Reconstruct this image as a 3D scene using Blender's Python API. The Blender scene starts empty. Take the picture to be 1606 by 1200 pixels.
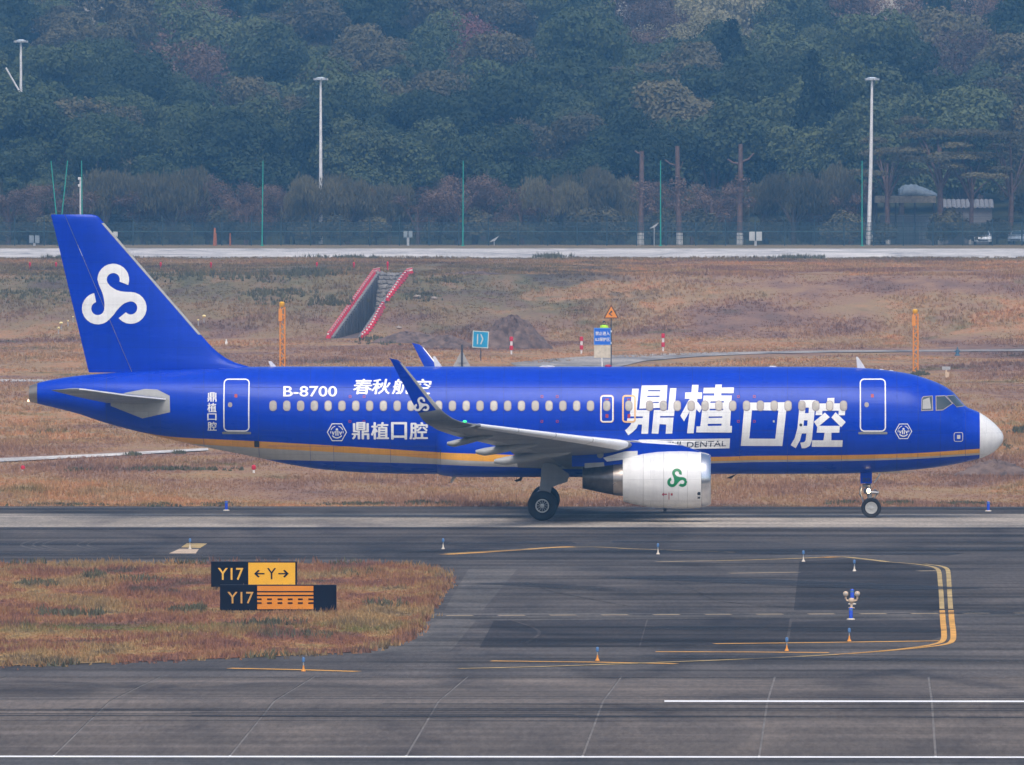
import bpy, bmesh, math, random
import numpy as np
from mathutils import Vector, Matrix
from mathutils.geometry import tessellate_polygon

SC = bpy.context.scene
COL = SC.collection
R = math.radians

# ------------------------------------------------------------------ camera
FPX, IW, IH = 20075.0, 1606.0, 1200.0          # 450 mm equivalent lens from the terminal roof
CAM_D, CAM_H, PHI = 493.6, 14.48, R(0.9)
PITCH = math.atan(377.0 / FPX)
CX, CY = CAM_D * math.sin(PHI), -CAM_D * math.cos(PHI)
cam = bpy.data.cameras.new('camera')
cam.sensor_width, cam.sensor_fit = 36.0, 'HORIZONTAL'
cam.lens = 36.0 * FPX / IW
cam.clip_start, cam.clip_end = 5.0, 9000.0
cam_o = bpy.data.objects.new('camera', cam)
COL.objects.link(cam_o)
cam_o.location = (CX, CY, CAM_H)
cam_o.rotation_euler = (math.pi / 2 - PITCH, 0, PHI)
SC.camera = cam_o

# ------------------------------------------------------------------ sky, sun, exposure
SUN_EL, SUN_AZ = R(58), R(176)      # azimuth clockwise from +Y: high, behind the camera, a little to its left
wd = bpy.data.worlds.new('World')
SC.world = wd
wd.use_nodes = True
nt = wd.node_tree
nt.nodes.clear()
sky = nt.nodes.new('ShaderNodeTexSky')
sky.sky_type = 'NISHITA'
sky.sun_disc = False
sky.sun_elevation = SUN_EL
sky.sun_rotation = SUN_AZ
sky.air_density, sky.dust_density, sky.ozone_density = 1.0, 4.0, 1.2
bg = nt.nodes.new('ShaderNodeBackground')
bg.inputs['Strength'].default_value = 0.14
wo = nt.nodes.new('ShaderNodeOutputWorld')
nt.links.new(sky.outputs[0], bg.inputs['Color'])
nt.links.new(bg.outputs[0], wo.inputs['Surface'])
sl = bpy.data.lights.new('sun', 'SUN')
sl.energy, sl.angle, sl.color = 1.5, R(38), (1.0, 0.95, 0.88)
so = bpy.data.objects.new('sun', sl)
COL.objects.link(so)
sd = Vector((math.sin(SUN_AZ) * math.cos(SUN_EL), math.cos(SUN_AZ) * math.cos(SUN_EL), math.sin(SUN_EL)))
so.rotation_euler = sd.to_track_quat('Z', 'Y').to_euler()
so.location = (0, -100, 200)
vs = SC.view_settings
vs.view_transform, vs.look, vs.exposure, vs.gamma = 'Standard', 'None', 0.45, 1.0
vs.use_curve_mapping = False
SC.cycles.max_bounces = 3
SC.cycles.diffuse_bounces = 2
SC.cycles.glossy_bounces = 2
SC.cycles.transmission_bounces = 2
SC.cycles.volume_bounces = 0
SC.cycles.transparent_max_bounces = 6

# ------------------------------------------------------------------ survey: sight lines of the photograph to world positions
_r = Vector((math.cos(PHI), math.sin(PHI), 0))
_h = Vector((-math.sin(PHI), math.cos(PHI), 0))
def sight(px, py):
    a, b = (px - 803.0) / FPX, (600.0 - py) / FPX
    return _r * a + _h * (math.cos(PITCH) + b * math.sin(PITCH)) + Vector((0, 0, b * math.cos(PITCH) - math.sin(PITCH)))
def onY(px, py, Y):
    d = sight(px, py)
    t = (Y - CY) / d.y
    return Vector((CX + d.x * t, Y, CAM_H + d.z * t))
def project(p):
    d = Vector(p) - Vector((CX, CY, CAM_H))
    lat, dep = d.dot(_r), d.dot(_h)
    fw = dep * math.cos(PITCH) - d.z * math.sin(PITCH)
    up = dep * math.sin(PITCH) + d.z * math.cos(PITCH)
    return 803 + FPX * lat / fw, 600 - FPX * up / fw
BANK0, BANK1 = 450.5, 512.5            # the field climbs 4 m between these two distances
def lerp(a, b, t): return a + (b - a) * t
def gz(Y):
    "height of the field at distance Y"
    if Y < BANK0: return 0.0
    if Y < BANK1: return 4.0 * (Y - BANK0) / (BANK1 - BANK0)
    if Y < 832: return 4.0
    if Y < 1160: return 4.0 + 21.0 * (Y - 832) / 328.0
    return 25.0 + 0.125 * (Y - 1160)
def gnd(px, py, lift=0.0):
    z = 0.0
    d = sight(px, py)
    for _ in range(60):
        t = (z - CAM_H) / d.z
        zn = gz(CY + d.y * t)
        z = z + 0.5 * (zn - z)
        if abs(zn - z) < 1e-4: break
    t = (z - CAM_H) / d.z
    return Vector((CX + d.x * t, CY + d.y * t, z + lift))
def flat(px, py, z=0.0):
    d = sight(px, py)
    t = (z - CAM_H) / d.z
    return Vector((CX + d.x * t, CY + d.y * t, z))
def pxm(Y):
    "photograph pixels per metre at distance Y"
    return FPX / (Y - CY)

# ------------------------------------------------------------------ materials
def newmat(name):
    m = bpy.data.materials.new(name)
    m.use_nodes = True
    n = m.node_tree
    return m, n, n.nodes['Principled BSDF']
def noise_of(n, scale, detail=5, rough=0.55, vec='Position', stretch=None, dist=0.0):
    if vec == 'Position':
        g = n.nodes.new('ShaderNodeNewGeometry'); out = g.outputs['Position']
    else:
        g = n.nodes.new('ShaderNodeTexCoord'); out = g.outputs['Object']
    if stretch:
        mp = n.nodes.new('ShaderNodeMapping')
        mp.inputs['Scale'].default_value = stretch
        n.links.new(out, mp.inputs['Vector']); out = mp.outputs[0]
    t = n.nodes.new('ShaderNodeTexNoise')
    t.inputs['Scale'].default_value = scale
    t.inputs['Detail'].default_value = min(detail, 3.0)
    t.inputs['Roughness'].default_value = rough
    t.inputs['Distortion'].default_value = dist
    n.links.new(out, t.inputs['Vector'])
    return t.outputs['Fac']
def ramp(n, fac, stops):
    r = n.nodes.new('ShaderNodeValToRGB')
    e = r.color_ramp.elements
    while len(e) > 1: e.remove(e[-1])
    for i, (p, c) in enumerate(stops):
        x = e[0] if i == 0 else e.new(p)
        x.position = p
        x.color = (*c, 1) if len(c) == 3 else c
    n.links.new(fac, r.inputs['Fac'])
    return r.outputs['Color']
def mix(n, a, b, fac, mode='MIX'):
    m = n.nodes.new('ShaderNodeMix')
    m.data_type, m.blend_type = 'RGBA', mode
    for s, v in ((m.inputs[0], fac), (m.inputs[6], a), (m.inputs[7], b)):
        if hasattr(v, 'links') or isinstance(v, bpy.types.NodeSocket): n.links.new(v, s)
        elif isinstance(v, (int, float)): s.default_value = v
        else: s.default_value = (*v, 1)
    return m.outputs[2]
def math_n(n, op, a, b=None, clamp=False):
    m = n.nodes.new('ShaderNodeMath')
    m.operation, m.use_clamp = op, clamp
    for s, v in zip(m.inputs, (a, b)):
        if v is None: continue
        if isinstance(v, bpy.types.NodeSocket): n.links.new(v, s)
        else: s.default_value = v
    return m.outputs[0]
def maprange(n, v, a, b, c=0.0, d=1.0):
    m = n.nodes.new('ShaderNodeMapRange')
    n.links.new(v, m.inputs[0])
    for i, k in enumerate((a, b, c, d)): m.inputs[i + 1].default_value = k
    return m.outputs[0]
def xyz(n):
    g = n.nodes.new('ShaderNodeNewGeometry')
    s = n.nodes.new('ShaderNodeSeparateXYZ')
    n.links.new(g.outputs['Position'], s.inputs[0])
    return s.outputs
def plain(name, col, rough=0.5, metal=0.0, coat=0.0, wear=0.12, scale=1.5, stretch=None, emit=None, spec=0.5):
    m, n, b = newmat(name)
    f = noise_of(n, scale, 6, 0.6, 'Object', stretch)
    c = ramp(n, f, [(0.3, tuple(max(0, x * (1 - wear)) for x in col)), (0.7, tuple(min(1, x * (1 + wear)) for x in col))])
    n.links.new(c, b.inputs['Base Color'])
    n.links.new(maprange(n, f, 0.3, 0.7, min(1, rough * 1.12), rough * 0.9), b.inputs['Roughness'])
    b.inputs['Metallic'].default_value = metal
    b.inputs['Coat Weight'].default_value = coat
    b.inputs['Coat Roughness'].default_value = 0.08
    b.inputs['Specular IOR Level'].default_value = spec
    if emit:
        b.inputs['Emission Color'].default_value = (*emit[0], 1)
        b.inputs['Emission Strength'].default_value = emit[1]
    return m

# ------------------------------------------------------------------ mesh building
def link(o, parent=None):
    COL.objects.link(o)
    if parent is not None: o.parent = parent
    return o
def tag(o, label=None, cat=None, group=None, kind=None):
    if label: o['label'] = label
    if cat: o['category'] = cat
    if group: o['group'] = group
    if kind: o['kind'] = kind
    return o
def empty(name, loc=(0, 0, 0), rz=0.0, label=None, cat=None, group=None):
    o = bpy.data.objects.new(name, None)
    o.empty_display_size = 0.2
    o.location = loc
    o.rotation_euler = (0, 0, rz)
    link(o)
    return tag(o, label, cat, group)
def tree_copy(src, parent=None):
    c = src.copy()
    COL.objects.link(c)
    c.parent = parent
    for ch in src.children: tree_copy(ch, c)
    return c
def frame(ax):
    a = Vector(ax).normalized()
    u = a.cross(Vector((0, 0, 1)) if abs(a.z) < 0.9 else Vector((0, 1, 0))).normalized()
    return a, u, a.cross(u).normalized()
class MB:
    def __init__(s): s.v, s.f, s.m = [], [], []
    def add(s, vs_, fs, mi=0):
        o = len(s.v)
        s.v += [tuple(p) for p in vs_]
        s.f += [tuple(i + o for i in q) for q in fs]
        s.m += [mi] * len(fs)
        return s
    def box(s, c, size, mi=0, rz=0.0, taper=1.0):
        x, y, z = (k / 2 for k in size)
        P = []
        for dz, t in ((-z, 1.0), (z, taper)):
            for dx, dy in ((-x, -y), (x, -y), (x, y), (-x, y)):
                dx, dy = dx * t, dy * t
                P.append((c[0] + dx * math.cos(rz) - dy * math.sin(rz), c[1] + dx * math.sin(rz) + dy * math.cos(rz), c[2] + dz))
        return s.add(P, [(3, 2, 1, 0), (4, 5, 6, 7), (0, 1, 5, 4), (1, 2, 6, 5), (2, 3, 7, 6), (3, 0, 4, 7)], mi)
    def tube(s, pts, rad, n=10, mi=0, cap=True):
        pts = [Vector(p) for p in pts]
        if not hasattr(rad, '__len__'): rad = [rad] * len(pts)
        rings = []
        for i, p in enumerate(pts):
            ax = (pts[min(i + 1, len(pts) - 1)] - pts[max(i - 1, 0)])
            a, u, w = frame(ax)
            rings.append([p + (u * math.cos(2 * math.pi * k / n) + w * math.sin(2 * math.pi * k / n)) * rad[i] for k in range(n)])
        return s.loft(rings, mi, True, cap)
    def loft(s, rings, mi=0, closed=True, cap=True):
        n, o = len(rings[0]), len(s.v)
        for r in rings: s.v += [tuple(p) for p in r]
        for i in range(len(rings) - 1):
            for k in range(n if closed else n - 1):
                a, b = o + i * n + k, o + i * n + (k + 1) % n
                s.f.append((a, b, b + n, a + n)); s.m.append(mi(i, k) if callable(mi) else mi)
        if cap and closed:
            m0 = mi(0, 0) if callable(mi) else mi
            s.f.append(tuple(o + k for k in reversed(range(n)))); s.m.append(m0)
            s.f.append(tuple(o + (len(rings) - 1) * n + k for k in range(n))); s.m.append(m0)
        return s
    def lathe(s, prof, org, axis=(1, 0, 0), n=32, mi=0):
        a, u, w = frame(axis)
        O = Vector(org)
        rings = [[O + a * x + (u * math.cos(2 * math.pi * k / n) + w * math.sin(2 * math.pi * k / n)) * max(r, 1e-4) for k in range(n)] for x, r in prof]
        return s.loft(rings, mi, True, False)
    def ball(s, c, r, n=10, mi=0, sq=(1, 1, 1)):
        rings = []
        m = max(4, n // 2)
        for i in range(m + 1):
            t = math.pi * i / m
            rings.append([(c[0] + sq[0] * r * math.sin(t + 1e-4) * math.cos(2 * math.pi * k / n), c[1] + sq[1] * r * math.sin(t + 1e-4) * math.sin(2 * math.pi * k / n), c[2] + sq[2] * r * math.cos(t)) for k in range(n)])
        return s.loft(rings, mi, True, False)
    def prism(s, poly, o3, mi=0):
        "poly: list of 3D points, o3: extrusion vector"
        n = len(poly)
        P = [Vector(p) for p in poly]
        Q = [p + Vector(o3) for p in P]
        tris = tessellate_polygon([P])
        F = [tuple(t) for t in tris] + [tuple(n + i for i in reversed(t)) for t in tris]
        F += [(i, i + n, (i + 1) % n + n, (i + 1) % n) for i in range(n)]
        return s.add(P + Q, F, mi)
    def build(s, name, mats, parent=None, smooth=None, recalc=True):
        me = bpy.data.meshes.new(name)
        me.from_pydata(s.v, [], s.f)
        if not isinstance(mats, (list, tuple)): mats = [mats]
        for m in mats: me.materials.append(m)
        if any(s.m): me.polygons.foreach_set('material_index', s.m)
        if recalc:
            bm = bmesh.new(); bm.from_mesh(me)
            bmesh.ops.remove_doubles(bm, verts=bm.verts, dist=1e-5)
            bmesh.ops.dissolve_degenerate(bm, dist=1e-6, edges=bm.edges)
            bmesh.ops.recalc_face_normals(bm, faces=bm.faces)
            bm.to_mesh(me); bm.free()
        if smooth is not None:
            me.polygons.foreach_set('use_smooth', [True] * len(me.polygons))
            me.set_sharp_from_angle(angle=R(smooth))
        me.update()
        return link(bpy.data.objects.new(name, me), parent)
def np_mesh(name, V, F, mat, parent=None, smooth=False):
    "V (n,3), F (m,k) arrays"
    me = bpy.data.meshes.new(name)
    me.vertices.add(len(V)); me.vertices.foreach_set('co', np.asarray(V, np.float32).ravel())
    m, k = F.shape
    me.loops.add(m * k); me.loops.foreach_set('vertex_index', F.astype(np.int32).ravel())
    me.polygons.add(m)
    me.polygons.foreach_set('loop_start', np.arange(0, m * k, k, dtype=np.int32))
    me.materials.append(mat)
    me.update(calc_edges=True)
    if smooth: me.polygons.foreach_set('use_smooth', [True] * m)
    return link(bpy.data.objects.new(name, me), parent)
def pchip(xs, ys):
    xs, ys = np.array(xs, float), np.array(ys, float)
    h, dl = np.diff(xs), np.diff(ys) / np.diff(xs)
    d = np.zeros(len(xs))
    for i in range(1, len(xs) - 1):
        if dl[i - 1] * dl[i] > 0:
            w1, w2 = 2 * h[i] + h[i - 1], h[i] + 2 * h[i - 1]
            d[i] = (w1 + w2) / (w1 / dl[i - 1] + w2 / dl[i])
    d[0], d[-1] = dl[0], dl[-1]
    def f(x):
        x = min(max(x, xs[0]), xs[-1])
        i = min(max(int(np.searchsorted(xs, x)) - 1, 0), len(h) - 1)
        t = (x - xs[i]) / h[i]
        return float((1 + 2 * t) * (1 - t) ** 2 * ys[i] + t * (1 - t) ** 2 * h[i] * d[i] + t * t * (3 - 2 * t) * ys[i + 1] + t * t * (t - 1) * h[i] * d[i + 1])
    return f

# ------------------------------------------------------------------ flat print: outlines and lettering as thin sheets laid on a surface
def bm_from_polys(polys):
    "polys: list of loops-lists [outer, hole, hole...] of 2D points; successive polygons are stacked 0.5 mm apart"
    bm = bmesh.new()
    lay = bm.verts.layers.float.new('lift')
    for k, loops in enumerate(polys):
        pts = [Vector((p[0], p[1], 0)) for lp in loops for p in lp]
        tris = tessellate_polygon([[Vector((p[0], p[1], 0)) for p in lp] for lp in loops])
        vs_ = [bm.verts.new(p) for p in pts]
        for v in vs_: v[lay] = k * 0.0005
        for t in tris:
            try: bm.faces.new([vs_[i] for i in t])
            except ValueError: pass
    return bm
def bm_from_text(body, x0, x1, z0, z1, bold=0.0, shear=0.0):
    c = bpy.data.curves.new('lettering', 'FONT')
    c.body, c.shear, c.resolution_u = body, shear, 3
    o = bpy.data.objects.new('lettering', c)
    COL.objects.link(o)
    dg = bpy.context.evaluated_depsgraph_get()
    me = bpy.data.meshes.new_from_object(o.evaluated_get(dg))
    bpy.data.objects.remove(o); bpy.data.curves.remove(c)
    bm = bmesh.new(); bm.from_mesh(me); bpy.data.meshes.remove(me)
    lay = bm.verts.layers.float.new('lift')
    xs, ys = [v.co.x for v in bm.verts], [v.co.y for v in bm.verts]
    ax, bx, ay, by = min(xs), max(xs), min(ys), max(ys)
    for v in bm.verts:
        v.co = Vector((lerp(x0, x1, (v.co.x - ax) / (bx - ax)), lerp(z0, z1, (v.co.y - ay) / (by - ay)), 0))
    d = bold * (z1 - z0)
    if d > 0:                                   # heavier strokes: the glyph struck again, shifted by a hair
        for k, (dx, dz) in enumerate(((-d, 0), (d, 0), (0, d * 0.6), (0, -d * 0.6))):
            g = bmesh.ops.duplicate(bm, geom=base if k else bm.verts[:] + bm.edges[:] + bm.faces[:])
            if k == 0: base = list(g['geom_orig'] if 'geom_orig' in g else []) or None
            for v in g['geom']:
                if isinstance(v, bmesh.types.BMVert):
                    v.co.x += dx; v.co.y += dz; v[lay] = 0.0004 * (k + 1)
            if k == 0:
                new = set(g['geom'])
                base = [q for q in bm.verts[:] + bm.edges[:] + bm.faces[:] if q not in new]
    return bm
def lay_on(bm, name, mat, fn, parent, cut=0.15, cutx=None, lift=0.006):
    lay = bm.verts.layers.float.get('lift')
    zs, xs = [v.co.y for v in bm.verts], [v.co.x for v in bm.verts]
    for ax, st, lo, hi in ((1, cut, min(zs), max(zs)), (0, cutx, min(xs), max(xs))):
        if not st: continue
        k = lo + st
        while k < hi:
            co = Vector((0, k, 0)) if ax else Vector((k, 0, 0))
            no = Vector((0, 1, 0)) if ax else Vector((1, 0, 0))
            bmesh.ops.bisect_plane(bm, geom=bm.verts[:] + bm.edges[:] + bm.faces[:], plane_co=co, plane_no=no, dist=1e-5)
            k += st
    for v in bm.verts: v.co = Vector(fn(v.co.x, v.co.y, lift + v[lay]))
    bmesh.ops.recalc_face_normals(bm, faces=bm.faces)
    me = bpy.data.meshes.new(name)
    bm.to_mesh(me); bm.free()
    me.materials.append(mat)
    return link(bpy.data.objects.new(name, me), parent)
def rrect(cx, cz, w, h, r, n=5):
    P = []
    for sx, sz, a0 in ((1, 1, 0), (-1, 1, 90), (-1, -1, 180), (1, -1, 270)):
        for i in range(n + 1):
            a = R(a0 + 90 * i / n)
            P.append((cx + sx * (w / 2 - r) + r * math.cos(a), cz + sz * (h / 2 - r) + r * math.sin(a)))
    return P
def emblem_outline(cx, cz, s):
    "three-armed scroll; s is its height"
    def arc(c, r, a0, a1, n=14):
        return [(c[0] + r * math.cos(R(lerp(a0, a1, i / n))), c[1] + r * math.sin(R(lerp(a0, a1, i / n)))) for i in range(n + 1)]
    # drawn in a 1020 x 965 field, y down
    P = arc((775, 385), 250, 180, 380) + arc((775, 385), 103, 378, 150)
    P += [(725, 485), (775, 520), (830, 550), (890, 568), (960, 577)]
    P += arc((1050, 830), 250, 270, 500) + arc((1050, 830), 103, 498, 255)
    P += [(965, 750), (925, 775), (880, 815), (830, 870), (780, 940)]
    P += arc((530, 840), 250, 40, 257) + arc((530, 840), 103, 255, 0)
    P += [(637, 790), (635, 740), (622, 660), (605, 600), (580, 540), (550, 470)]
    k = s / 965.0
    return [(cx + (x - 785) * k, cz - (y - 612) * k) for x, y in P]

_ONES = 'first second third fourth fifth sixth seventh eighth ninth tenth eleventh twelfth thirteenth fourteenth fifteenth sixteenth seventeenth eighteenth nineteenth twentieth'.split()
def ordinal(i):
    "0 -> first"
    if i < 20: return _ONES[i]
    t, o = divmod(i + 1, 10)
    return {2: 'twentieth', 3: 'thirtieth', 4: 'fortieth'}[t] if o == 0 else {2: 'twenty', 3: 'thirty', 4: 'forty'}[t] + '-' + _ONES[o - 1]
# ================================================================== ground, pavements
def field_colour(n):
    "dry winter grass: tan, pink-brown and olive patches laid out on the ground itself"
    big = noise_of(n, 0.035, 5, 0.6, stretch=(1.6, 0.55, 1), dist=0.6)
    mid = noise_of(n, 0.22, 5, 0.65, stretch=(1.0, 0.35, 1), dist=0.4)
    fine = noise_of(n, 3.5, 5, 0.7)
    f = math_n(n, 'ADD', math_n(n, 'MULTIPLY', big, 0.68), math_n(n, 'MULTIPLY', mid, 0.32))
    c = ramp(n, f, [(0.34, (0.12, 0.085, 0.075)), (0.42, (0.20, 0.125, 0.105)), (0.48, (0.27, 0.17, 0.12)), (0.53, (0.28, 0.195, 0.12)), (0.58, (0.37, 0.205, 0.12)), (0.66, (0.24, 0.19, 0.11))])
    g = noise_of(n, 0.11, 5, 0.7, stretch=(1, 0.4, 1), dist=0.3)
    c = mix(n, c, (0.085, 0.095, 0.040), maprange(n, g, 0.58, 0.70, 0.0, 0.75))
    # rough darker scrub on the left half of the far bank
    s = xyz(n)
    wob = math_n(n, 'MULTIPLY', math_n(n, 'SUBTRACT', mid, 0.5), 34.0)
    xm = maprange(n, math_n(n, 'ADD', s[0], wob), 4.0, -6.0)
    ym = math_n(n, 'MULTIPLY', maprange(n, math_n(n, 'ADD', s[1], math_n(n, 'MULTIPLY', wob, 2.0)), 445.0, 490.0), maprange(n, s[1], 650.0, 590.0))
    scr = ramp(n, mid, [(0.38, (0.085, 0.075, 0.068)), (0.5, (0.115, 0.115, 0.072)), (0.62, (0.185, 0.14, 0.10))])
    c = mix(n, c, scr, math_n(n, 'MULTIPLY', math_n(n, 'MULTIPLY', xm, ym), 0.8))
    c = mix(n, c, (0.135, 0.125, 0.085), maprange(n, s[1], 625.0, 655.0, 0.0, 0.75))
    c = mix(n, c, (0.045, 0.05, 0.028), maprange(n, s[1], 812.0, 830.0))      # leaf litter and undergrowth
    # bare pale hillside beyond the wood
    c = mix(n, c, (0.33, 0.29, 0.25), maprange(n, s[1], 1180.0, 1240.0))
    v = ramp(n, fine, [(0.3, (0.84, 0.84, 0.84)), (0.7, (1.24, 1.24, 1.24))])
    v = mix(n, v, (1.0, 0.97, 0.86), 1.0, 'MULTIPLY')
    return mix(n, c, v, 1.0, 'MULTIPLY')
GRASS_M, n, b = newmat('dry_grass_ground')
n.links.new(field_colour(n), b.inputs['Base Color'])
b.inputs['Roughness'].default_value = 0.95
b.inputs['Specular IOR Level'].default_value = 0.1
BLADE_M, n, b = newmat('dry_grass_blades')
c = field_colour(n)
c = mix(n, c, (1.12, 1.05, 0.98), 1.0, 'MULTIPLY')
n.links.new(c, b.inputs['Base Color'])
b.inputs['Roughness'].default_value = 0.8
b.inputs['Specular IOR Level'].default_value = 0.15
def island_colour(n):
    big = noise_of(n, 0.30, 5, 0.7, stretch=(0.8, 0.35, 1), dist=0.5)
    fine = noise_of(n, 5.0, 5, 0.7)
    c = ramp(n, big, [(0.32, (0.085, 0.065, 0.042)), (0.41, (0.19, 0.088, 0.062)), (0.47, (0.25, 0.115, 0.058)), (0.52, (0.28, 0.155, 0.065)), (0.57, (0.30, 0.20, 0.085)), (0.66, (0.15, 0.105, 0.06))])
    s = xyz(n)
    gn = noise_of(n, 0.5, 4, 0.7, stretch=(1.0, 0.4, 1))
    gb = math_n(n, 'MULTIPLY', maprange(n, s[1], -119, -114), maprange(n, s[1], -108, -113))
    c = mix(n, c, (0.13, 0.135, 0.035), math_n(n, 'MULTIPLY', gb, maprange(n, gn, 0.42, 0.6, 0.0, 0.9)))
    v = ramp(n, fine, [(0.3, (0.75, 0.75, 0.75)), (0.7, (1.28, 1.28, 1.28))])
    return mix(n, c, v, 1.0, 'MULTIPLY')
ISLE_M, n, b = newmat('island_grass_ground')
n.links.new(island_colour(n), b.inputs['Base Color'])
b.inputs['Roughness'].default_value = 0.95
b.inputs['Specular IOR Level'].default_value = 0.05
ISLE_B, n, b = newmat('island_grass_blades')
n.links.new(island_colour(n), b.inputs['Base Color'])
b.inputs['Roughness'].default_value = 0.8
WEED_M = plain('green_weed', (0.092, 0.090, 0.050), 0.8, wear=0.4, scale=0.8)

def asphalt(name, base, streak=0.5, warm=0.0, dark=0.5, bands=None):
    m, n, b = newmat(name)
    f1 = noise_of(n, 1.0, 6, 0.65, stretch=(0.035, 0.30, 1), dist=0.3)       # long wheel-path streaks
    f2 = noise_of(n, 0.30, 6, 0.6, stretch=(0.7, 0.16, 1), dist=1.2)         # stains
    f3 = noise_of(n, 7.0, 3, 0.8, stretch=(1.0, 0.10, 1))                                           # grit
    lo, hi = tuple(x * dark for x in base), tuple(min(1, x * 1.35) for x in base)
    c = ramp(n, f1, [(0.36, lo), (0.5, base), (0.64, hi)])
    c2 = ramp(n, f2, [(0.32, (0.5, 0.5, 0.54)), (0.46, (0.95, 0.95, 0.96)), (0.7, (1.45, 1.42, 1.38))])
    c = mix(n, c, c2, 0.8, 'MULTIPLY')
    c = mix(n, c, ramp(n, f3, [(0.3, (0.74, 0.74, 0.74)), (0.7, (1.26, 1.26, 1.26))]), 0.9, 'MULTIPLY')
    if bands:
        s = xyz(n)
        w1 = noise_of(n, 1.0, 5, 0.7, stretch=(0.035, 3.6, 1), dist=0.15)
        for (ya, yb, strength) in bands:
            mid, half = (ya + yb) / 2, abs(yb - ya) / 2
            d = math_n(n, 'ABSOLUTE', math_n(n, 'SUBTRACT', s[1], mid))
            msk = math_n(n, 'MULTIPLY', maprange(n, d, half, half * 0.4), maprange(n, w1, 0.47, 0.60, 0.0, strength))
            c = mix(n, c, (0.022, 0.022, 0.026), msk)
    n.links.new(c, b.inputs['Base Color'])
    n.links.new(maprange(n, f2, 0.3, 0.7, 0.8, 0.95), b.inputs['Roughness'])
    b.inputs['Specular IOR Level'].default_value = 0.06
    bp = n.nodes.new('ShaderNodeBump')
    bp.inputs['Strength'].default_value = 0.3
    bp.inputs['Distance'].default_value = 0.01
    n.links.new(f3, bp.inputs['Height'])
    n.links.new(bp.outputs[0], b.inputs['Normal'])
    return m
Y_NEAR = flat(803, 1190).y                    # near edge stripe
Y_CROWN = flat(803, 1100, 0.34).y             # centre line, on the crown
Y_FAR = 2 * Y_CROWN - Y_NEAR
Y_TX0, Y_TX1 = flat(803, 795).y, flat(803, 884).y
ASPH = asphalt('taxiway_asphalt', (0.074, 0.067, 0.064))
ASPH_D = asphalt('dark_asphalt', (0.039, 0.036, 0.037))
ASPH_T = asphalt('stained_asphalt', (0.055, 0.051, 0.051), dark=0.6)
ASPH_M = asphalt('mid_asphalt', (0.070, 0.063, 0.060))
ASPH_L = asphalt('pale_asphalt', (0.098, 0.090, 0.084))
RUNW = asphalt('runway_asphalt', (0.104, 0.089, 0.079), dark=0.8)
CONC = asphalt('worn_concrete', (0.26, 0.23, 0.195), dark=0.85)
CONC2 = asphalt('far_concrete', (0.42, 0.40, 0.38), dark=0.9)
SEAL = plain('joint_sealant', (0.142, 0.126, 0.112), 0.8, wear=0.25, scale=0.6)
YPAINT = plain('yellow_marking', (0.62, 0.30, 0.03), 0.6, wear=0.3, scale=0.9)
YWORN = plain('worn_yellow_marking', (0.40, 0.28, 0.10), 0.7, wear=0.4, scale=1.2)
YPALE = plain('faded_marking', (0.30, 0.225, 0.125), 0.7, wear=0.35, scale=1.2)
WPAINT = plain('white_marking', (0.80, 0.80, 0.80), 0.6, wear=0.12, scale=1.0)
CONC_P = plain('concrete_pad', (0.48, 0.36, 0.25), 0.85, wear=0.25)

def struct(o, label=None):
    o['kind'] = 'structure'
    if label: o['label'] = label
    return o
def sheet(name, pts, mat, parent=None):
    pts = [Vector(p) for p in pts]
    if pts[0].xy == pts[-1].xy: pts = pts[:-1]
    me = bpy.data.meshes.new(name)
    tris = tessellate_polygon([pts])
    me.from_pydata([tuple(p) for p in pts], [], [tuple(t) for t in tris])
    bm = bmesh.new(); bm.from_mesh(me); bmesh.ops.recalc_face_normals(bm, faces=bm.faces)
    for f in bm.faces:
        if f.normal.z < 0: f.normal_flip()
    bm.to_mesh(me); bm.free()
    me.materials.append(mat)
    return link(bpy.data.objects.new(name, me), parent)
def ribbon(name, pts, width, mat, parent=None, z=None):
    pts = [Vector(p) for p in pts]
    b = MB(); L, Rr = [], []
    for i, p in enumerate(pts):
        d = pts[min(i + 1, len(pts) - 1)] - pts[max(i - 1, 0)]
        nrm = Vector((-d.y, d.x, 0)).normalized() * (width / 2)
        zz_ = p.z if z is None else z
        L.append((p.x + nrm.x, p.y + nrm.y, zz_)); Rr.append((p.x - nrm.x, p.y - nrm.y, zz_))
    b.loft([[a, c_] for a, c_ in zip(L, Rr)], 0, False, False)
    o = b.build(name, mat, parent)
    return o
# big ground sheet under everything near
struct(sheet('ground', [(-2600, -760, -0.06), (2600, -760, -0.06), (2600, 30, -0.06), (-2600, 30, -0.06)], GRASS_M))
# the field behind: a grid with the drainage cut left open
U0 = flat(522, 531).x
UW = (flat(584, 524).x - U0) * 0.82
SKEW = onY(592, 432, BANK1).x - U0
def skew(Y): return SKEW * min(1.6, max(0.0, (Y - BANK0) / (BANK1 - BANK0)))
us = sorted(set([-2600, -1500, -800, -400, -250, -170, -120] + [round(float(x), 2) for x in np.linspace(-90, 90, 46) if not (U0 - 1 < x < U0 + UW + 1)] + [U0 - 0.9, U0, U0 + UW, U0 + UW + 0.9] + [120, 170, 250, 400, 800, 1500, 2600]))
ysf = sorted(set([14.0, 16, 30, 60, 100, 150, 200, 260, 300, 340, 380, 410, 430] + list(np.linspace(BANK0, BANK1, 9)) + [530, 560, 600, 640, 680, 740, 790, 810, 832] + list(np.linspace(850, 1160, 16)) + [1200, 1300, 1450, 1700, 2000]))
rng = random.Random(4)
V, Fq = [], []
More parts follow.
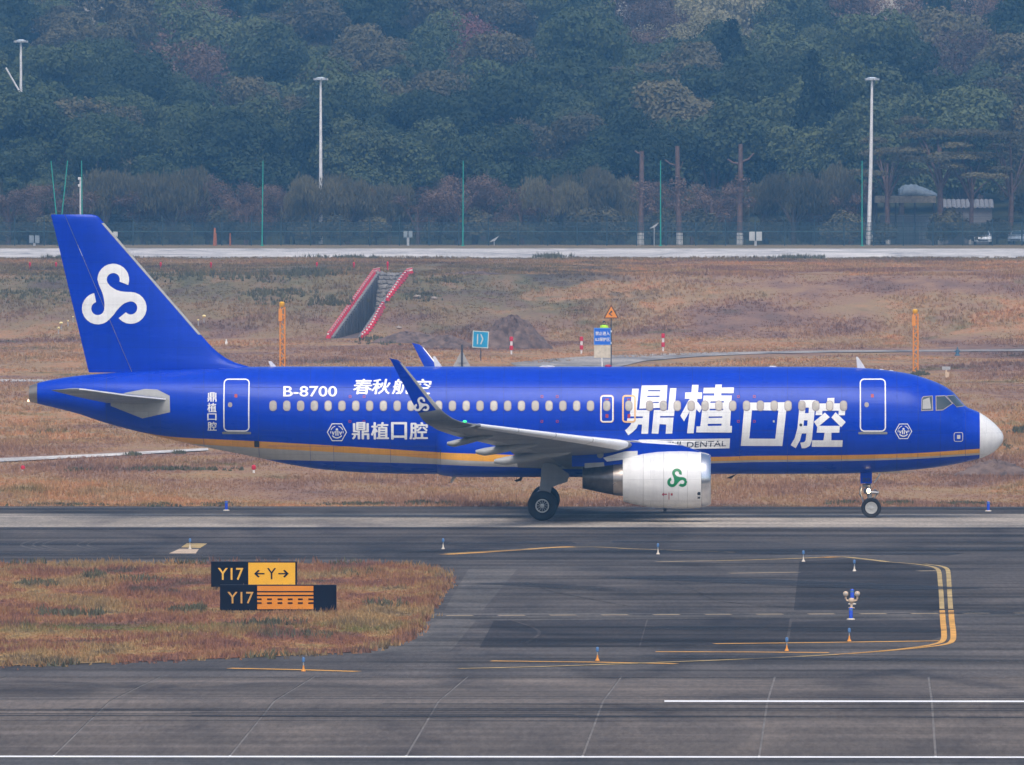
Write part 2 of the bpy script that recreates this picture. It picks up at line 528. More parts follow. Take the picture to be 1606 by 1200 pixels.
for Y in ysf:
    for u in us:
        x = u + skew(Y)
        bump = 0.0
        if 40 < Y < 640 and abs(u) < 120 and not (U0 - 2 < u < U0 + UW + 2 and BANK0 - 10 < Y < BANK1 + 10): bump = rng.uniform(-0.02, 0.02) if Y < BANK0 else rng.uniform(-0.10, 0.10)
        if 860 < Y: bump = rng.uniform(-0.6, 0.6)
        V.append((x, Y, gz(Y) + bump - (0.06 if Y < 15 else 0)))
nu = len(us)
for j in range(len(ysf) - 1):
    for i in range(nu - 1):
        if us[i] >= U0 - 1e-6 and us[i + 1] <= U0 + UW + 1e-6 and ysf[j] >= BANK0 - 1e-6 and ysf[j + 1] <= BANK1 + 1e-6: continue
        Fq.append((j * nu + i, j * nu + i + 1, (j + 1) * nu + i + 1, (j + 1) * nu + i))
struct(np_mesh('grass_field', np.array(V), np.array(Fq), GRASS_M, smooth=True))
# taxiways: asphalt sheet, pale centre band
taxi = struct(sheet('taxiway', [(-700, Y_FAR - 0.5, 0), (700, Y_FAR - 0.5, 0), (700, Y_TX0, 0), (-700, Y_TX0, 0)], ASPH))
struct(sheet('taxiway_shoulder', [(-700, flat(803, 803).y, 0.004), (700, flat(803, 803).y, 0.004), (700, Y_TX0 + 0.5, 0.004), (-700, Y_TX0 + 0.5, 0.004)], ASPH_M))
struct(sheet('taxiway_centre_strip', [(-700, flat(803, 827).y, 0.004), (700, flat(803, 827).y, 0.004), (700, flat(803, 806).y, 0.004), (-700, flat(803, 806).y, 0.004)], CONC))
struct(sheet('taxiway_inner_strip', [(-700, flat(803, 846).y, 0.004), (700, flat(803, 846).y, 0.004), (700, flat(803, 829).y, 0.004), (-700, flat(803, 829).y, 0.004)], ASPH_M))
# paving panels of the link taxiway (each laid as one lane)
def panel(px, mat, z=0.004): return sheet('paving_panel', [flat(x, y, z) for x, y in px], mat, taxi)
panel([(735, 892), (812, 892), (757, 957), (697, 957)], ASPH_L)
panel([(695, 969), (750, 969), (708, 1020), (560, 1026)], ASPH_L)
panel([(815, 903), (1034, 899), (1018, 957), (790, 957)], ASPH_M)
panel([(777, 969), (1015, 969), (1002, 1014), (752, 1016)], ASPH_D)
panel([(1037, 892), (1250, 894), (1241, 957), (1021, 957)], ASPH_M)
panel([(1017, 969), (1239, 969), (1232, 1010), (1004, 1014)], ASPH_D)
panel([(1254, 880), (1330, 877), (1400, 882), (1462, 892), (1472, 902), (1476, 957), (1245, 957)], ASPH_D)
panel([(1242, 975), (1477, 972), (1478, 998), (1462, 1003), (1237, 1006)], ASPH_D)
panel([(660, 962.5), (1606, 958.5), (1700, 966), (660, 974)], ASPH_L, 0.0062)
panel([(1440, 866), (1520, 862), (1720, 864), (1740, 956), (1500, 956), (1494, 905), (1486, 886)], ASPH_M)
panel([(-400, 849), (300, 848), (760, 851), (1190, 850), (1330, 856), (1230, 870), (1100, 876), (900, 876), (700, 880), (560, 876), (200, 877), (-400, 877)], ASPH_T)
# grass island between taxiway and runway
isl_px = [(-900, 884), (0, 884.5), (180, 884), (420, 884.5), (560, 884.5), (625, 887), (664, 892), (686, 898), (696, 907), (692, 920), (680, 935), (672, 950), (662, 968), (650, 988), (635, 1003), (608, 1012), (560, 1022), (430, 1029), (300, 1034), (140, 1040), (0, 1044), (-900, 1058)]
ISL = [flat(x, y, 0.02) for x, y in isl_px]
struct(sheet('grass_island', ISL, ISLE_M))
# runway: crowned slabs with open joints over a sealant bed
def cz_(Y): return 0.34 * (1 - abs(Y - Y_CROWN) / (Y_CROWN - Y_NEAR)) + 0.012
b = MB()
rows = [-760, Y_NEAR - 12, Y_NEAR, Y_CROWN, Y_FAR]
zr_ = [-0.2, -0.06, cz_(Y_NEAR) - 0.010, cz_(Y_CROWN) - 0.010, cz_(Y_FAR) - 0.010]
b.loft([[(-2000, y, z), (2000, y, z)] for y, z in zip(rows, zr_)], 0, False, False)
run = struct(b.build('runway', SEAL))
pitch = (flat(1190, 1190).x - flat(80, 1190).x) / 4.0
xj = flat(1190, 1190).x
SK = math.tan(R(0.75))
for k in range(-16, 17):
    xa, xb_ = xj + k * pitch + 0.028, xj + (k + 1) * pitch - 0.028
    if k == -16: xa = -700
    if k == 16: xb_ = 700
    for y0, y1 in ((Y_NEAR, Y_CROWN - 0.02), (Y_CROWN + 0.02, Y_FAR)):
        b = MB()
        P = [(xa + (y0 - Y_NEAR) * SK, y0), (xb_ + (y0 - Y_NEAR) * SK, y0), (xb_ + (y1 - Y_NEAR) * SK, y1), (xa + (y1 - Y_NEAR) * SK, y1)]
        top = [(x, y, cz_(y)) for x, y in P]
        b.add(top + [(x, y, z - 0.02) for x, y, z in top], [(0, 1, 2, 3), (0, 4, 5, 1), (1, 5, 6, 2), (2, 6, 7, 3), (3, 7, 4, 0)])
        b.build('runway_slab', RUNW, run)
sh = struct(sheet('runway_shoulder', [(-2000, -755, 0.0), (2000, -755, 0.0), (2000, Y_NEAR - 0.02, cz_(Y_NEAR)), (-2000, Y_NEAR - 0.02, cz_(Y_NEAR))], asphalt('shoulder_asphalt', (0.075, 0.072, 0.072), dark=0.55)))
ly = flat(803, 1190).y
ribbon('edge_line', [(-700, ly + 0.55, cz_(ly + 0.55) + 0.004), (700, ly + 0.55, cz_(ly + 0.55) + 0.004)], 0.9, WPAINT, run)
xs0 = onY(1042, 1100, Y_CROWN).x
b = MB()
for a, c_, zz0, zz1 in ((-0.45, -0.001, cz_(Y_CROWN - 0.45), cz_(Y_CROWN)), (0.001, 0.45, cz_(Y_CROWN), cz_(Y_CROWN + 0.45))):
    b.add([(xs0, Y_CROWN + a, zz0 + 0.004), (xs0 + 60, Y_CROWN + a, zz0 + 0.004), (xs0 + 60, Y_CROWN + c_, zz1 + 0.004), (xs0, Y_CROWN + c_, zz1 + 0.004)], [(0, 1, 2, 3)])
b.build('centre_line', WPAINT, run)

RUBBER, n, b = newmat('tyre_rubber_smear')
w1 = noise_of(n, 1.0, 3, 0.7, stretch=(0.05, 6.0, 1), dist=0.1)
w2 = noise_of(n, 0.06, 2, 0.5)
b.inputs['Base Color'].default_value = (0.016, 0.016, 0.020, 1)
b.inputs['Roughness'].default_value = 0.75
tp_ = n.nodes.new('ShaderNodeBsdfTransparent')
ms_ = n.nodes.new('ShaderNodeMixShader')
n.links.new(math_n(n, 'MULTIPLY', maprange(n, w1, 0.36, 0.62), maprange(n, w2, 0.36, 0.56, 0.15, 1.0)), ms_.inputs[0])
n.links.new(tp_.outputs[0], ms_.inputs[1]); n.links.new(b.outputs[0], ms_.inputs[2])
n.links.new(ms_.outputs[0], n.nodes['Material Output'].inputs['Surface'])
def smear(px0, py0, px1, py1, w, z, par, crown=True):
    P_ = []
    for k_ in range(13):
        t = k_ / 12
        q = flat(lerp(px0, px1, t), lerp(py0, py1, t), 0.3 if crown else 0.0)
        for _ in range(3):
            if crown: q = flat(lerp(px0, px1, t), lerp(py0, py1, t), cz_(q.y))
        P_.append((q.x, q.y, (cz_(q.y) if crown else 0.0) + z))
    ribbon('tyre_mark', P_, w, RUBBER, par)
for k_, (a_, c_, d_, e_, w_) in enumerate(((-700, 1097.5, 2300, 1093.5, 0.8), (-500, 1094, 2300, 1091, 0.5), (100, 1112, 2300, 1111, 0.7), (-600, 1113.5, 2300, 1115, 0.9), (300, 1117.5, 2300, 1117, 0.6), (300, 1123, 2300, 1127, 1.3), (-500, 1122.5, 1500, 1123.5, 0.8), (600, 1104, 2300, 1105.5, 0.5), (-600, 1118.5, 900, 1121, 0.5), (-400, 1061.5, 2200, 1063, 1.2), (-700, 1193.5, 2300, 1195.5, 2.5), (-700, 1130, 1200, 1131.5, 0.5))):
    smear(a_, c_, d_, e_, w_ * 0.55, 0.0045 + 0.0006 * k_, run)
for k_, (a_, c_, d_, e_, w_) in enumerate(((-500, 799, 2200, 798, 2.2), (-400, 830, 2200, 829, 2.5), (-400, 855, 900, 852, 3.0), (200, 860, 1500, 870, 3.2), (500, 838, 2200, 843, 2.5), (900, 866, 1700, 860, 3.0), (1000, 905, 1480, 925, 3.5), (1240, 935, 1475, 940, 4.0), (1020, 985, 1478, 990, 3.0), (760, 1010, 1000, 1006, 2.5), (960, 850, 2200, 852, 2.0), (780, 915, 1040, 930, 2.0), (1000, 1030, 2200, 1045, 2.0), (-300, 868, 500, 873, 2.2), (1500, 960, 2200, 985, 2.6))):
    smear(a_, c_, d_, e_, w_, 0.0165 + 0.0005 * k_, taxi, False)
# yellow taxi-side stripes and bars (painted lines on the pavement)
def paintline(px, w, mat, z=0.009, name='painted_line'):
    return ribbon(name, [flat(x, y, z) for x, y in px], w, mat, taxi)
def smooth_px(P, n=6):
    out = []
    for i in range(len(P) - 1):
        p0, p1, p2, p3 = P[max(i - 1, 0)], P[i], P[i + 1], P[min(i + 2, len(P) - 1)]
        for k in range(n):
            t = k / n
            out.append(tuple(0.5 * ((2 * p1[j]) + (-p0[j] + p2[j]) * t + (2 * p0[j] - 5 * p1[j] + 4 * p2[j] - p3[j]) * t * t + (-p0[j] + 3 * p1[j] - 3 * p2[j] + p3[j]) * t ** 3) for j in (0, 1)))
    return out + [P[-1]]
paintline(smooth_px([(1380, 880.5), (1430, 884), (1456, 887.5), (1469, 891.5), (1473, 898), (1474, 908), (1476, 930), (1477.5, 955)]), 0.15, YWORN)
paintline(smooth_px([(1450, 884.5), (1474, 887.5), (1485, 892), (1487.5, 900), (1488.5, 915), (1490, 940), (1491, 955)]), 0.15, YWORN)
paintline(smooth_px([(1477.8, 957), (1479, 975), (1480.5, 992), (1479.5, 1003), (1470, 1009), (1440, 1014.5), (1380, 1021), (1300, 1027)]), 0.17, YPAINT, 0.0095)
paintline(smooth_px([(1491.5, 957), (1493, 975), (1495, 992), (1494, 1004), (1484, 1010), (1455, 1014.5), (1405, 1019.5), (1330, 1025.5)]), 0.17, YPAINT, 0.0095)
paintline(smooth_px([(1310, 1026.5), (1180, 1033), (1000, 1040), (860, 1045), (720, 1048.5)]), 0.3, YWORN, 0.014)
paintline([(360, 1048), (460, 1050), (560, 1053)], 0.45, YPAINT, 0.0125)
paintline([(770, 1036.5), (940, 1038.5), (1060, 1041)], 0.42, YPAINT)
paintline([(1028, 1022), (1180, 1022.5), (1300, 1023.5)], 0.42, YPAINT)
paintline([(1120, 1009.5), (1300, 1007.5), (1476, 1005)], 0.42, YPAINT)
paintline([(1144, 899), (1252, 897.5)], 0.5, YPALE)
paintline([(1440, 895.5), (1471, 895)], 0.5, YPALE)
paintline(smooth_px([(697, 869.5), (760, 866), (870, 858.5), (900, 857.5)]), 0.5, YPAINT, 0.0095)
paintline(smooth_px([(700, 868), (900, 858), (1000, 861), (1150, 866)]), 0.25, YWORN, 0.0125)
paintline([(1030, 881), (1125, 879.5)], 0.5, YPALE)
paintline(smooth_px([(1122, 879.5), (1230, 876.5), (1312, 873.3), (1345, 875.5), (1390, 880.8)]), 0.3, YWORN)
paintline([(1290, 874.3), (1312, 873.3)], 0.5, YPAINT, 0.0125)
for k in range(14):                                  # dashed line across the link
    x0_ = 700 + 81 * k
    paintline([(x0_, 965.5 - 0.0045 * (x0_ - 700)), (x0_ + 42, 965.3 - 0.0045 * (x0_ - 700))], 0.55, YPALE, 0.0125)
    paintline([(x0_ + 42, 965.3 - 0.0045 * (x0_ - 700)), (x0_ + 81, 965.0 - 0.0045 * (x0_ - 700))], 0.45, ASPH_D, 0.0125)
sheet('concrete_pad', [flat(x, y, 0.009) for x, y in ((265, 868), (307, 868), (312, 861), (282, 860.5))], CONC_P, taxi)
sheet('concrete_pad', [flat(x, y, 0.009) for x, y in ((284, 858.5), (314, 859.5), (325, 852.5), (293, 852))], YWORN, taxi)
# swung tyre scuffs on the shoulder at the left
for k, (dx, w) in enumerate(((0, .12), (18, .1), (34, .12), (88, .08), (104, .08))):
    ribbon('tyre_scuff', [flat(x, y, 0.0085 + 0.0008 * k) for x, y in smooth_px([(60 + dx, 846), (36 + dx, 852), (40 + dx, 858), (90 + dx, 865), (200 + dx, 871), (330, 876 - 0.02 * dx)])], w, ASPH_L, taxi)
# runs of paler tyre curves on the link
for k, P in enumerate(([(812, 905), (860, 925), (905, 935), (985, 950)], [(1020, 900), (1080, 920), (1130, 942), (1240, 952)], [(800, 972), (838, 985), (845, 995), (825, 1008)])):
    ribbon('tyre_scuff', [flat(x, y, 0.0155 + 0.0006 * k) for x, y in smooth_px(P)], 0.10, ASPH_M, taxi)
# far perimeter strip, service road, drain covers
struct(sheet('perimeter_road', [(-900, flat(803, 404.5, 4.02).y, 4.03), (900, flat(803, 404.5, 4.02).y, 4.03), (900, flat(803, 390, 4.02).y, 4.03), (-900, flat(803, 390, 4.02).y, 4.03)], CONC2))
struct(sheet('service_road', [flat(x, y, 0.04) for x, y in ((800, 569), (870, 562), (950, 557.5), (1100, 552.8), (1300, 549.6), (1700, 547), (1700, 549.5), (1300, 552.6), (1180, 555), (1090, 559.5), (1010, 566), (950, 580), (820, 580))], asphalt('service_road_asphalt', (0.27, 0.25, 0.235), dark=0.85)))
struct(sheet('drain_cover', [flat(x, y, 0.04) for x, y in ((-120, 724), (0, 718.5), (150, 712), (326, 702.6), (327, 706), (150, 716.5), (0, 724), (-120, 730))], CONC2))
struct(sheet('drain_path', [flat(x, y, 0.04) for x, y in ((-200, 594), (60, 595), (135, 597), (135, 599.5), (60, 598.5), (-200, 598))], CONC2))

# ---- grass standing on the ground
def tufts(name, P, h, w, mat, label, seed=1, nb=4):
    "P (n,3) bases, h (n) heights: a fan of bent blades each"
    r = np.random.default_rng(seed)
    n_ = len(P)
    V_, F_ = [], []
    for k in range(nb):
        a = r.uniform(0, 2 * np.pi, n_)
        lean = r.uniform(0.05, 0.55, n_) * h
        ox, oy = r.normal(0, 0.35, n_) * w * 2.2, r.normal(0, 0.35, n_) * w * 2.2
        hx, hy = np.cos(a) * w / 2, np.sin(a) * w / 2
        b0 = P + np.stack([ox - hx, oy - hy, np.zeros(n_)], 1)
        b1 = P + np.stack([ox + hx, oy + hy, np.zeros(n_)], 1)
        la = r.uniform(0, 2 * np.pi, n_)
        tp = P + np.stack([ox + np.cos(la) * lean, oy + np.sin(la) * lean, h * r.uniform(0.6, 1.1, n_)], 1)
        V_.append(np.stack([b0, b1, tp], 1).reshape(-1, 3))
    V_ = np.concatenate(V_)
    F_ = np.arange(len(V_)).reshape(-1, 3)
    o = np_mesh(name, V_, F_, mat)
    return tag(o, label, 'grass', kind='stuff')
def gz_np(Y):
    return np.where(Y < BANK0, 0, np.where(Y < BANK1, 4.0 * (Y - BANK0) / (BANK1 - BANK0), 4.0))
rs = np.random.default_rng(7)
def in_poly(X, Y, poly):
    ins = np.zeros(len(X), bool)
    n_ = len(poly)
    for i in range(n_):
        x0_, y0_, x1_, y1_ = poly[i].x, poly[i].y, poly[(i + 1) % n_].x, poly[(i + 1) % n_].y
        c = ((y0_ > Y) != (y1_ > Y)) & (X < (x1_ - x0_) * (Y - y0_) / (y1_ - y0_ + 1e-12) + x0_)
        ins ^= c
    return ins
n_ = 60000
X = rs.uniform(-30, 0, n_); Y = rs.uniform(min(p.y for p in ISL), max(p.y for p in ISL), n_)
k = in_poly(X, Y, ISL)
X, Y = X[k], Y[k]
clump = 0.5 + 0.5 * np.sin(X * 0.9 + 1.3 * np.sin(Y * 0.21)) * np.sin(Y * 0.35 + X * 0.3)
tufts('island_grass', np.stack([X, Y, np.full(len(X), 0.015)], 1), (0.05 + 0.16 * clump) * rs.uniform(0.6, 1.3, len(X)), 0.035, ISLE_B, 'short reddish dry grass growing on the island between taxiway and runway', 2)
# fringe weeds along the edge of the island and of the taxiway
ex = []
for i in range(1, len(ISL) - 2):
    p, q = ISL[i], ISL[i + 1]
    L_ = (q - p).length
    if p.x < -35: continue
    for _ in range(int(L_ * 16)):
        t = rs.uniform()
        ex.append((lerp(p.x, q.x, t) + rs.normal(0, 0.16), lerp(p.y, q.y, t) + rs.normal(0, 0.9), 0.01))
ex = np.array(ex)
tufts('island_edge_grass', ex, rs.uniform(0.05, 0.28, len(ex)), 0.05, ISLE_B, 'taller dry grass along the edge of the island', 3)
dk = ex[(np.sin(ex[:, 0] * 1.7) * np.sin(ex[:, 0] * 0.61 + 2) > 0.45)]
gp = []
for px, py, w_, c0_ in ((145, 905, 16, 60), (75, 963, 26, 40), (110, 965, 20, 40), (285, 960, 30, 60), (310, 958, 14, 40), (150, 965, 12, 30), (60, 917, 30, 40), (215, 912, 40, 60), (420, 980, 60, 60), (560, 900, 40, 40), (600, 950, 30, 40), (480, 1000, 40, 50)):
    for _ in range(c0_):
        q = flat(px + rs.normal(0, w_ / 2), py + rs.normal(0, 2.2)); gp.append((q.x, q.y, 0.015))
gp = np.array(gp)
dk = np.concatenate([dk, gp])
tufts('island_weeds', dk + rs.normal(0, 0.05, dk.shape) * [1, 1, 0], rs.uniform(0.1, 0.26, len(dk)), 0.08, WEED_M, 'dark green weeds at the edge of the grass island', 5)
def band_tufts(name, n_, x0_, x1_, y0_, y1_, h0, h1, w, label, seed):
    X = rs.uniform(x0_, x1_, n_); Y = y0_ + (y1_ - y0_) * rs.uniform(0, 1, n_) ** 1.25
    u = X - np.array([skew(v) for v in (BANK0,)])[0]
    sk = SKEW * np.clip((Y - BANK0) / (BANK1 - BANK0), 0, 1.6)
    ok = ~((X - sk > U0 - 0.3) & (X - sk < U0 + UW + 0.3) & (Y > BANK0 - 4) & (Y < BANK1 + 1))
    X, Y = X[ok], Y[ok]
    Z = gz_np(Y)
    hh = h0 + (h1 - h0) * (0.5 + 0.5 * np.sin(X * 0.35 + 2 * np.sin(Y * 0.05)) * np.sin(Y * 0.09 + X * 0.1)) * rs.uniform(0.5, 1.3, len(X))
    # keep the hard strips clear
    pxs = 803 + FPX * (X - CX + (Y - CY) * math.sin(PHI)) / (Y - CY)
    pys = 223 + FPX * (CAM_H - Z) / (Y - CY)
    c1 = (pys > 545) & (pys < 580) & (pxs > 810) & (pys < 553 + 0.00006 * (1606 - pxs) ** 2) & (pys > 546.5 + 0.000045 * (1606 - pxs) ** 2 - 2)
    ln = 718.5 - pxs * 0.0485
    c2 = (pxs < 330) & (pys > ln - 1) & (pys < ln + 6)
    k = ~(c1 | c2)
    return tufts(name, np.stack([X, Y, Z - 0.02], 1)[k], hh[k], w, BLADE_M, label, seed)
band_tufts('verge_grass', 52000, -32, 32, Y_TX0 + 0.2, 130, 0.06, 0.26, 0.045, 'dry brown grass on the verge behind the taxiway', 11)
band_tufts('field_grass', 60000, -45, 45, 120, BANK0, 0.06, 0.26, 0.09, 'dry pinkish grass across the flat field behind the airliner', 12)
band_tufts('bank_grass', 52000, -60, 60, BANK0, 668, 0.08, 0.30, 0.12, 'dry grass covering the far bank below the perimeter road', 13)
# darker scrub and weeds in places
def scrub(name, spots, mat, label, seed):
    P, H = [], []
    for px, py, wpx, hpx, cnt, hh in spots:
        for _ in range(cnt):
            g = gnd(px + rs.normal(0, wpx / 2.2), py + rs.normal(0, hpx / 2.2))
            P.append(g); H.append(hh * rs.uniform(0.3, 0.7))
    tufts(name, np.array([tuple(p) for p in P]), np.array(H), 0.10, mat, label, seed, 6)
scrub('taxiway_weeds', [(250, 793, 30, 2, 60, .22), (340, 792, 40, 2, 50, .2), (560, 791, 60, 2, 70, .22), (660, 790, 20, 2, 60, .25), (700, 791, 14, 2, 50, .25), (800, 791, 30, 2, 60, .2), (1320, 790, 24, 2, 50, .25), (1405, 790, 26, 2, 60, .25), (1510, 790, 40, 2, 60, .2), (100, 792, 80, 2, 70, .18), (210, 714, 12, 1.5, 40, .3), (280, 711, 10, 1.5, 30, .25), (270, 737, 90, 2, 120, .3), (118, 738, 14, 1.5, 30, .3)], WEED_M, 'dark green weeds along the grass edge behind the taxiway', 21)
scrub('bank_scrub', [(430, 455, 60, 22, 260, .7), (520, 480, 40, 14, 160, .7), (300, 435, 160, 8, 260, .7), (60, 450, 90, 20, 260, .6), (480, 430, 60, 6, 160, .8), (420, 490, 30, 8, 90, .6), (690, 445, 40, 8, 120, .6), (610, 535, 60, 6, 100, .6), (660, 465, 30, 8, 70, .5), (1440, 588, 14, 3, 60, .4), (1598, 677, 14, 4, 50, .5), (1530, 700, 60, 14, 120, .4), (860, 404, 30, 2, 80, .8), (100, 407, 40, 2, 80, .8), (1250, 405, 50, 1.5, 90, .7), (540, 405, 60, 1.5, 90, .7)], WEED_M, 'dark green scrub scattered over the far bank', 22)
# ================================================================== the airliner
def paint(name, col, rough=0.3, coat=0.5):
    m, n, b = newmat(name)
    f = noise_of(n, 0.9, 6, 0.6, 'Object', (0.35, 1, 1.6))
    f2 = noise_of(n, 7, 4, 0.6, 'Object', (0.12, 1, 1))
    g = math_n(n, 'MULTIPLY', f, f2)
    c = ramp(n, g, [(0.08, tuple(x * 0.88 for x in col)), (0.3, col), (0.5, tuple(min(1, x * 1.07 + 0.004) for x in col))])
    tc = n.nodes.new('ShaderNodeTexCoord'); sp_ = n.nodes.new('ShaderNodeSeparateXYZ'); cb_ = n.nodes.new('ShaderNodeCombineXYZ')
    n.links.new(tc.outputs['Object'], sp_.inputs[0])
    n.links.new(sp_.outputs[0], cb_.inputs[0]); n.links.new(sp_.outputs[2], cb_.inputs[1])
    bk = n.nodes.new('ShaderNodeTexBrick')                      # skin panels: slightly different tones, fine joints
    bk.inputs['Scale'].default_value = 1.0
    bk.inputs['Brick Width'].default_value, bk.inputs['Row Height'].default_value = 2.15, 0.82
    bk.inputs['Mortar Size'].default_value, bk.inputs['Mortar Smooth'].default_value = 0.007, 0.3
    bk.inputs['Color1'].default_value, bk.inputs['Color2'].default_value, bk.inputs['Mortar'].default_value = (0.94, 0.94, 0.94, 1), (1.05, 1.05, 1.05, 1), (0.72, 0.72, 0.74, 1)
    n.links.new(cb_.outputs[0], bk.inputs['Vector'])
    c = mix(n, c, bk.outputs['Color'], 1.0, 'MULTIPLY')
    st = noise_of(n, 1.0, 3, 0.7, 'Object', (5.0, 1, 0.35))       # rain-run grime
    c = mix(n, c, ramp(n, st, [(0.3, (0.86, 0.86, 0.87)), (0.6, (1.03, 1.03, 1.03))]), 0.7, 'MULTIPLY')
    n.links.new(c, b.inputs['Base Color'])
    n.links.new(maprange(n, f, 0.3, 0.7, rough * 1.25, rough * 0.85), b.inputs['Roughness'])
    b.inputs['Coat Weight'].default_value = coat
    b.inputs['Coat Roughness'].default_value = 0.12
    b.inputs['Specular IOR Level'].default_value = 0.22
    b.inputs['Specular Tint'].default_value = (0.62, 0.78, 1.0, 1) if col[2] > 2 * col[0] else (1, 1, 1, 1)
    bp = n.nodes.new('ShaderNodeBump')
    bp.inputs['Strength'].default_value = 0.05
    bp.inputs['Distance'].default_value = 0.02
    n.links.new(noise_of(n, 1.4, 3, 0.5, 'Object'), bp.inputs['Height'])
    n.links.new(bp.outputs[0], b.inputs['Normal'])
    return m
BLUE = paint('blue_paint', (0.0008, 0.036, 0.43), 0.28, 0.10)
WHITE = paint('white_paint', (0.72, 0.72, 0.71), 0.35, 0.35)
YELLOW = paint('amber_paint', (0.80, 0.37, 0.04), 0.35, 0.3)
GREYW = paint('pale_grey_paint', (0.46, 0.44, 0.40), 0.4, 0.2)
WINGG = paint('wing_grey_paint', (0.25, 0.255, 0.26), 0.45, 0.1)
FAIRG = paint('fairing_grey_paint', (0.36, 0.36, 0.35), 0.42, 0.1)
SLATM = plain('slat_metal', (0.90, 0.90, 0.90), 0.4, 0.0, coat=0.2, wear=0.05)
LIPM = plain('intake_lip_metal', (0.66, 0.68, 0.72), 0.2, 0.95, wear=0.04)
NOZZ = plain('nozzle_metal', (0.12, 0.115, 0.115), 0.32, 0.9, wear=0.3, scale=3)
NOZL = plain('nozzle_band_metal', (0.36, 0.32, 0.29), 0.3, 0.9, wear=0.2)
DARK = plain('dark_recess', (0.02, 0.02, 0.025), 0.6)
TYRE = plain('tyre_rubber', (0.013, 0.013, 0.016), 0.75, wear=0.3)
HUB = plain('wheel_metal', (0.55, 0.55, 0.53), 0.35, 0.5)
STEEL = plain('gear_steel', (0.32, 0.33, 0.35), 0.35, 0.6, wear=0.2)
GLASS = plain('cockpit_glass', (0.03, 0.045, 0.05), 0.06, 0.0, 0.6, spec=0.8)
SHADE = plain('window_shade', (0.42, 0.38, 0.325), 0.4, coat=0.35, wear=0.05)
WFRAME = plain('window_frame', (0.30, 0.26, 0.27), 0.45)
LETTER = paint('white_film', (0.80, 0.80, 0.79), 0.4, 0.2)
NAVYT = plain('navy_film', (0.01, 0.014, 0.05), 0.4)
GREENF = plain('green_film', (0.004, 0.19, 0.055), 0.4)
REDF = plain('red_film', (0.36, 0.03, 0.05), 0.5)
ORANGEF = plain('exit_outline', (0.80, 0.46, 0.20), 0.45)

plane = empty('airliner', (0, 0, 0.004), 0.0, 'blue narrow-body jet airliner with large white lettering taxiing to the right', 'airliner')

# ---- fuselage lines: station px, top py, bottom py, width ratio
FST = [(46, 606, 629.5, 1.0), (60, 600.5, 633.5, 1.0), (85, 595, 639.5, 1.0), (122, 589.5, 649, 1.0), (161, 586, 662, 1.0), (214, 582.5, 676.5, 1.0), (268, 579.5, 689.5, 1.02),
       (325, 577, 702, 1.03), (383, 575.6, 713.5, 1.02), (416, 575.2, 720.5, 1.0), (452, 575, 728.3, 0.975), (504, 575, 736.3, 0.96), (583, 575, 742, 0.955), (650, 575, 743.5, 0.955),
       (1290, 575.4, 743.5, 0.955), (1340, 576.8, 742.6, 0.955), (1384, 580, 740.7, 0.96), (1405, 582.8, 739.2, 0.96), (1427, 586.5, 737.5, 0.965), (1453, 594, 735, 0.97), (1475, 602.7, 732, 0.97), (1491, 612, 729.4, 0.97),
       (1499, 619.5, 728, 0.97), (1507, 629, 726.4, 0.975), (1516, 638.2, 724.4, 0.98), (1525, 642.2, 722.3, 0.985), (1536, 647, 719.5, 0.99), (1544, 652, 716.8, 1.0), (1553, 658.6, 712.6, 1.0), (1560, 664.6, 708, 1.0), (1565, 669.8, 703.5, 1.0), (1569, 674.6, 699, 1.0), (1572, 679, 694.6, 1.0), (1573.8, 684, 690, 1.0)]
fx = [onY(s[0], 660, 0).x for s in FST]
f_top = pchip(fx, [onY(s[0], s[1], 0).z for s in FST])
f_bot = pchip(fx, [onY(s[0], s[2], 0).z for s in FST])
f_rat = pchip(fx, [s[3] for s in FST])
def fus(x):
    t, b = f_top(x), f_bot(x)
    return (t + b) / 2, (t - b) / 2, (t - b) / 2 * f_rat(x)
def fus_at(x, z, eps=0.0, side=-1):
    zc, h, w = fus(x)
    c = max(-0.9995, min(0.9995, (z - zc) / h))
    y = w * math.sqrt(1 - c * c)
    ny, nz = y / (w * w), (z - zc) / (h * h)
    L = math.hypot(ny, nz)
    return (x, side * (y + eps * ny / L), z + eps * nz / L)
def S(px, py):
    p = onY(px, py, -1.8)
    return (p.x, p.z)
def SP(pts): return [S(*p) for p in pts]
def band(pts):
    return pchip([S(p[0], p[1])[0] for p in pts], [S(p[0], p[1])[1] for p in pts])
band_a = band([(46, 640), (120, 655), (214, 678.6), (268, 686.5), (330, 689.5), (409, 693), (609, 704.5), (687, 709.6), (780, 712.6), (900, 716), (1130, 717), (1180, 715.5), (1300, 714.6), (1419, 712), (1536, 705.2), (1573, 703)])
band_b = band([(46, 660), (120, 671), (214, 690), (268, 696), (330, 699.5), (409, 703.7), (609, 714.5), (687, 720), (780, 724), (900, 724.5), (1130, 723.8), (1180, 722.5), (1300, 721.4), (1419, 718.5), (1536, 712), (1573, 710)])
band_c = band([(46, 690), (214, 715), (330, 722), (409, 722.5), (450, 723), (504, 724), (609, 726.5), (687, 729), (800, 732.5), (900, 733), (1130, 727), (1180, 725.6), (1300, 724.4), (1419, 721.4), (1536, 715), (1573, 713)])
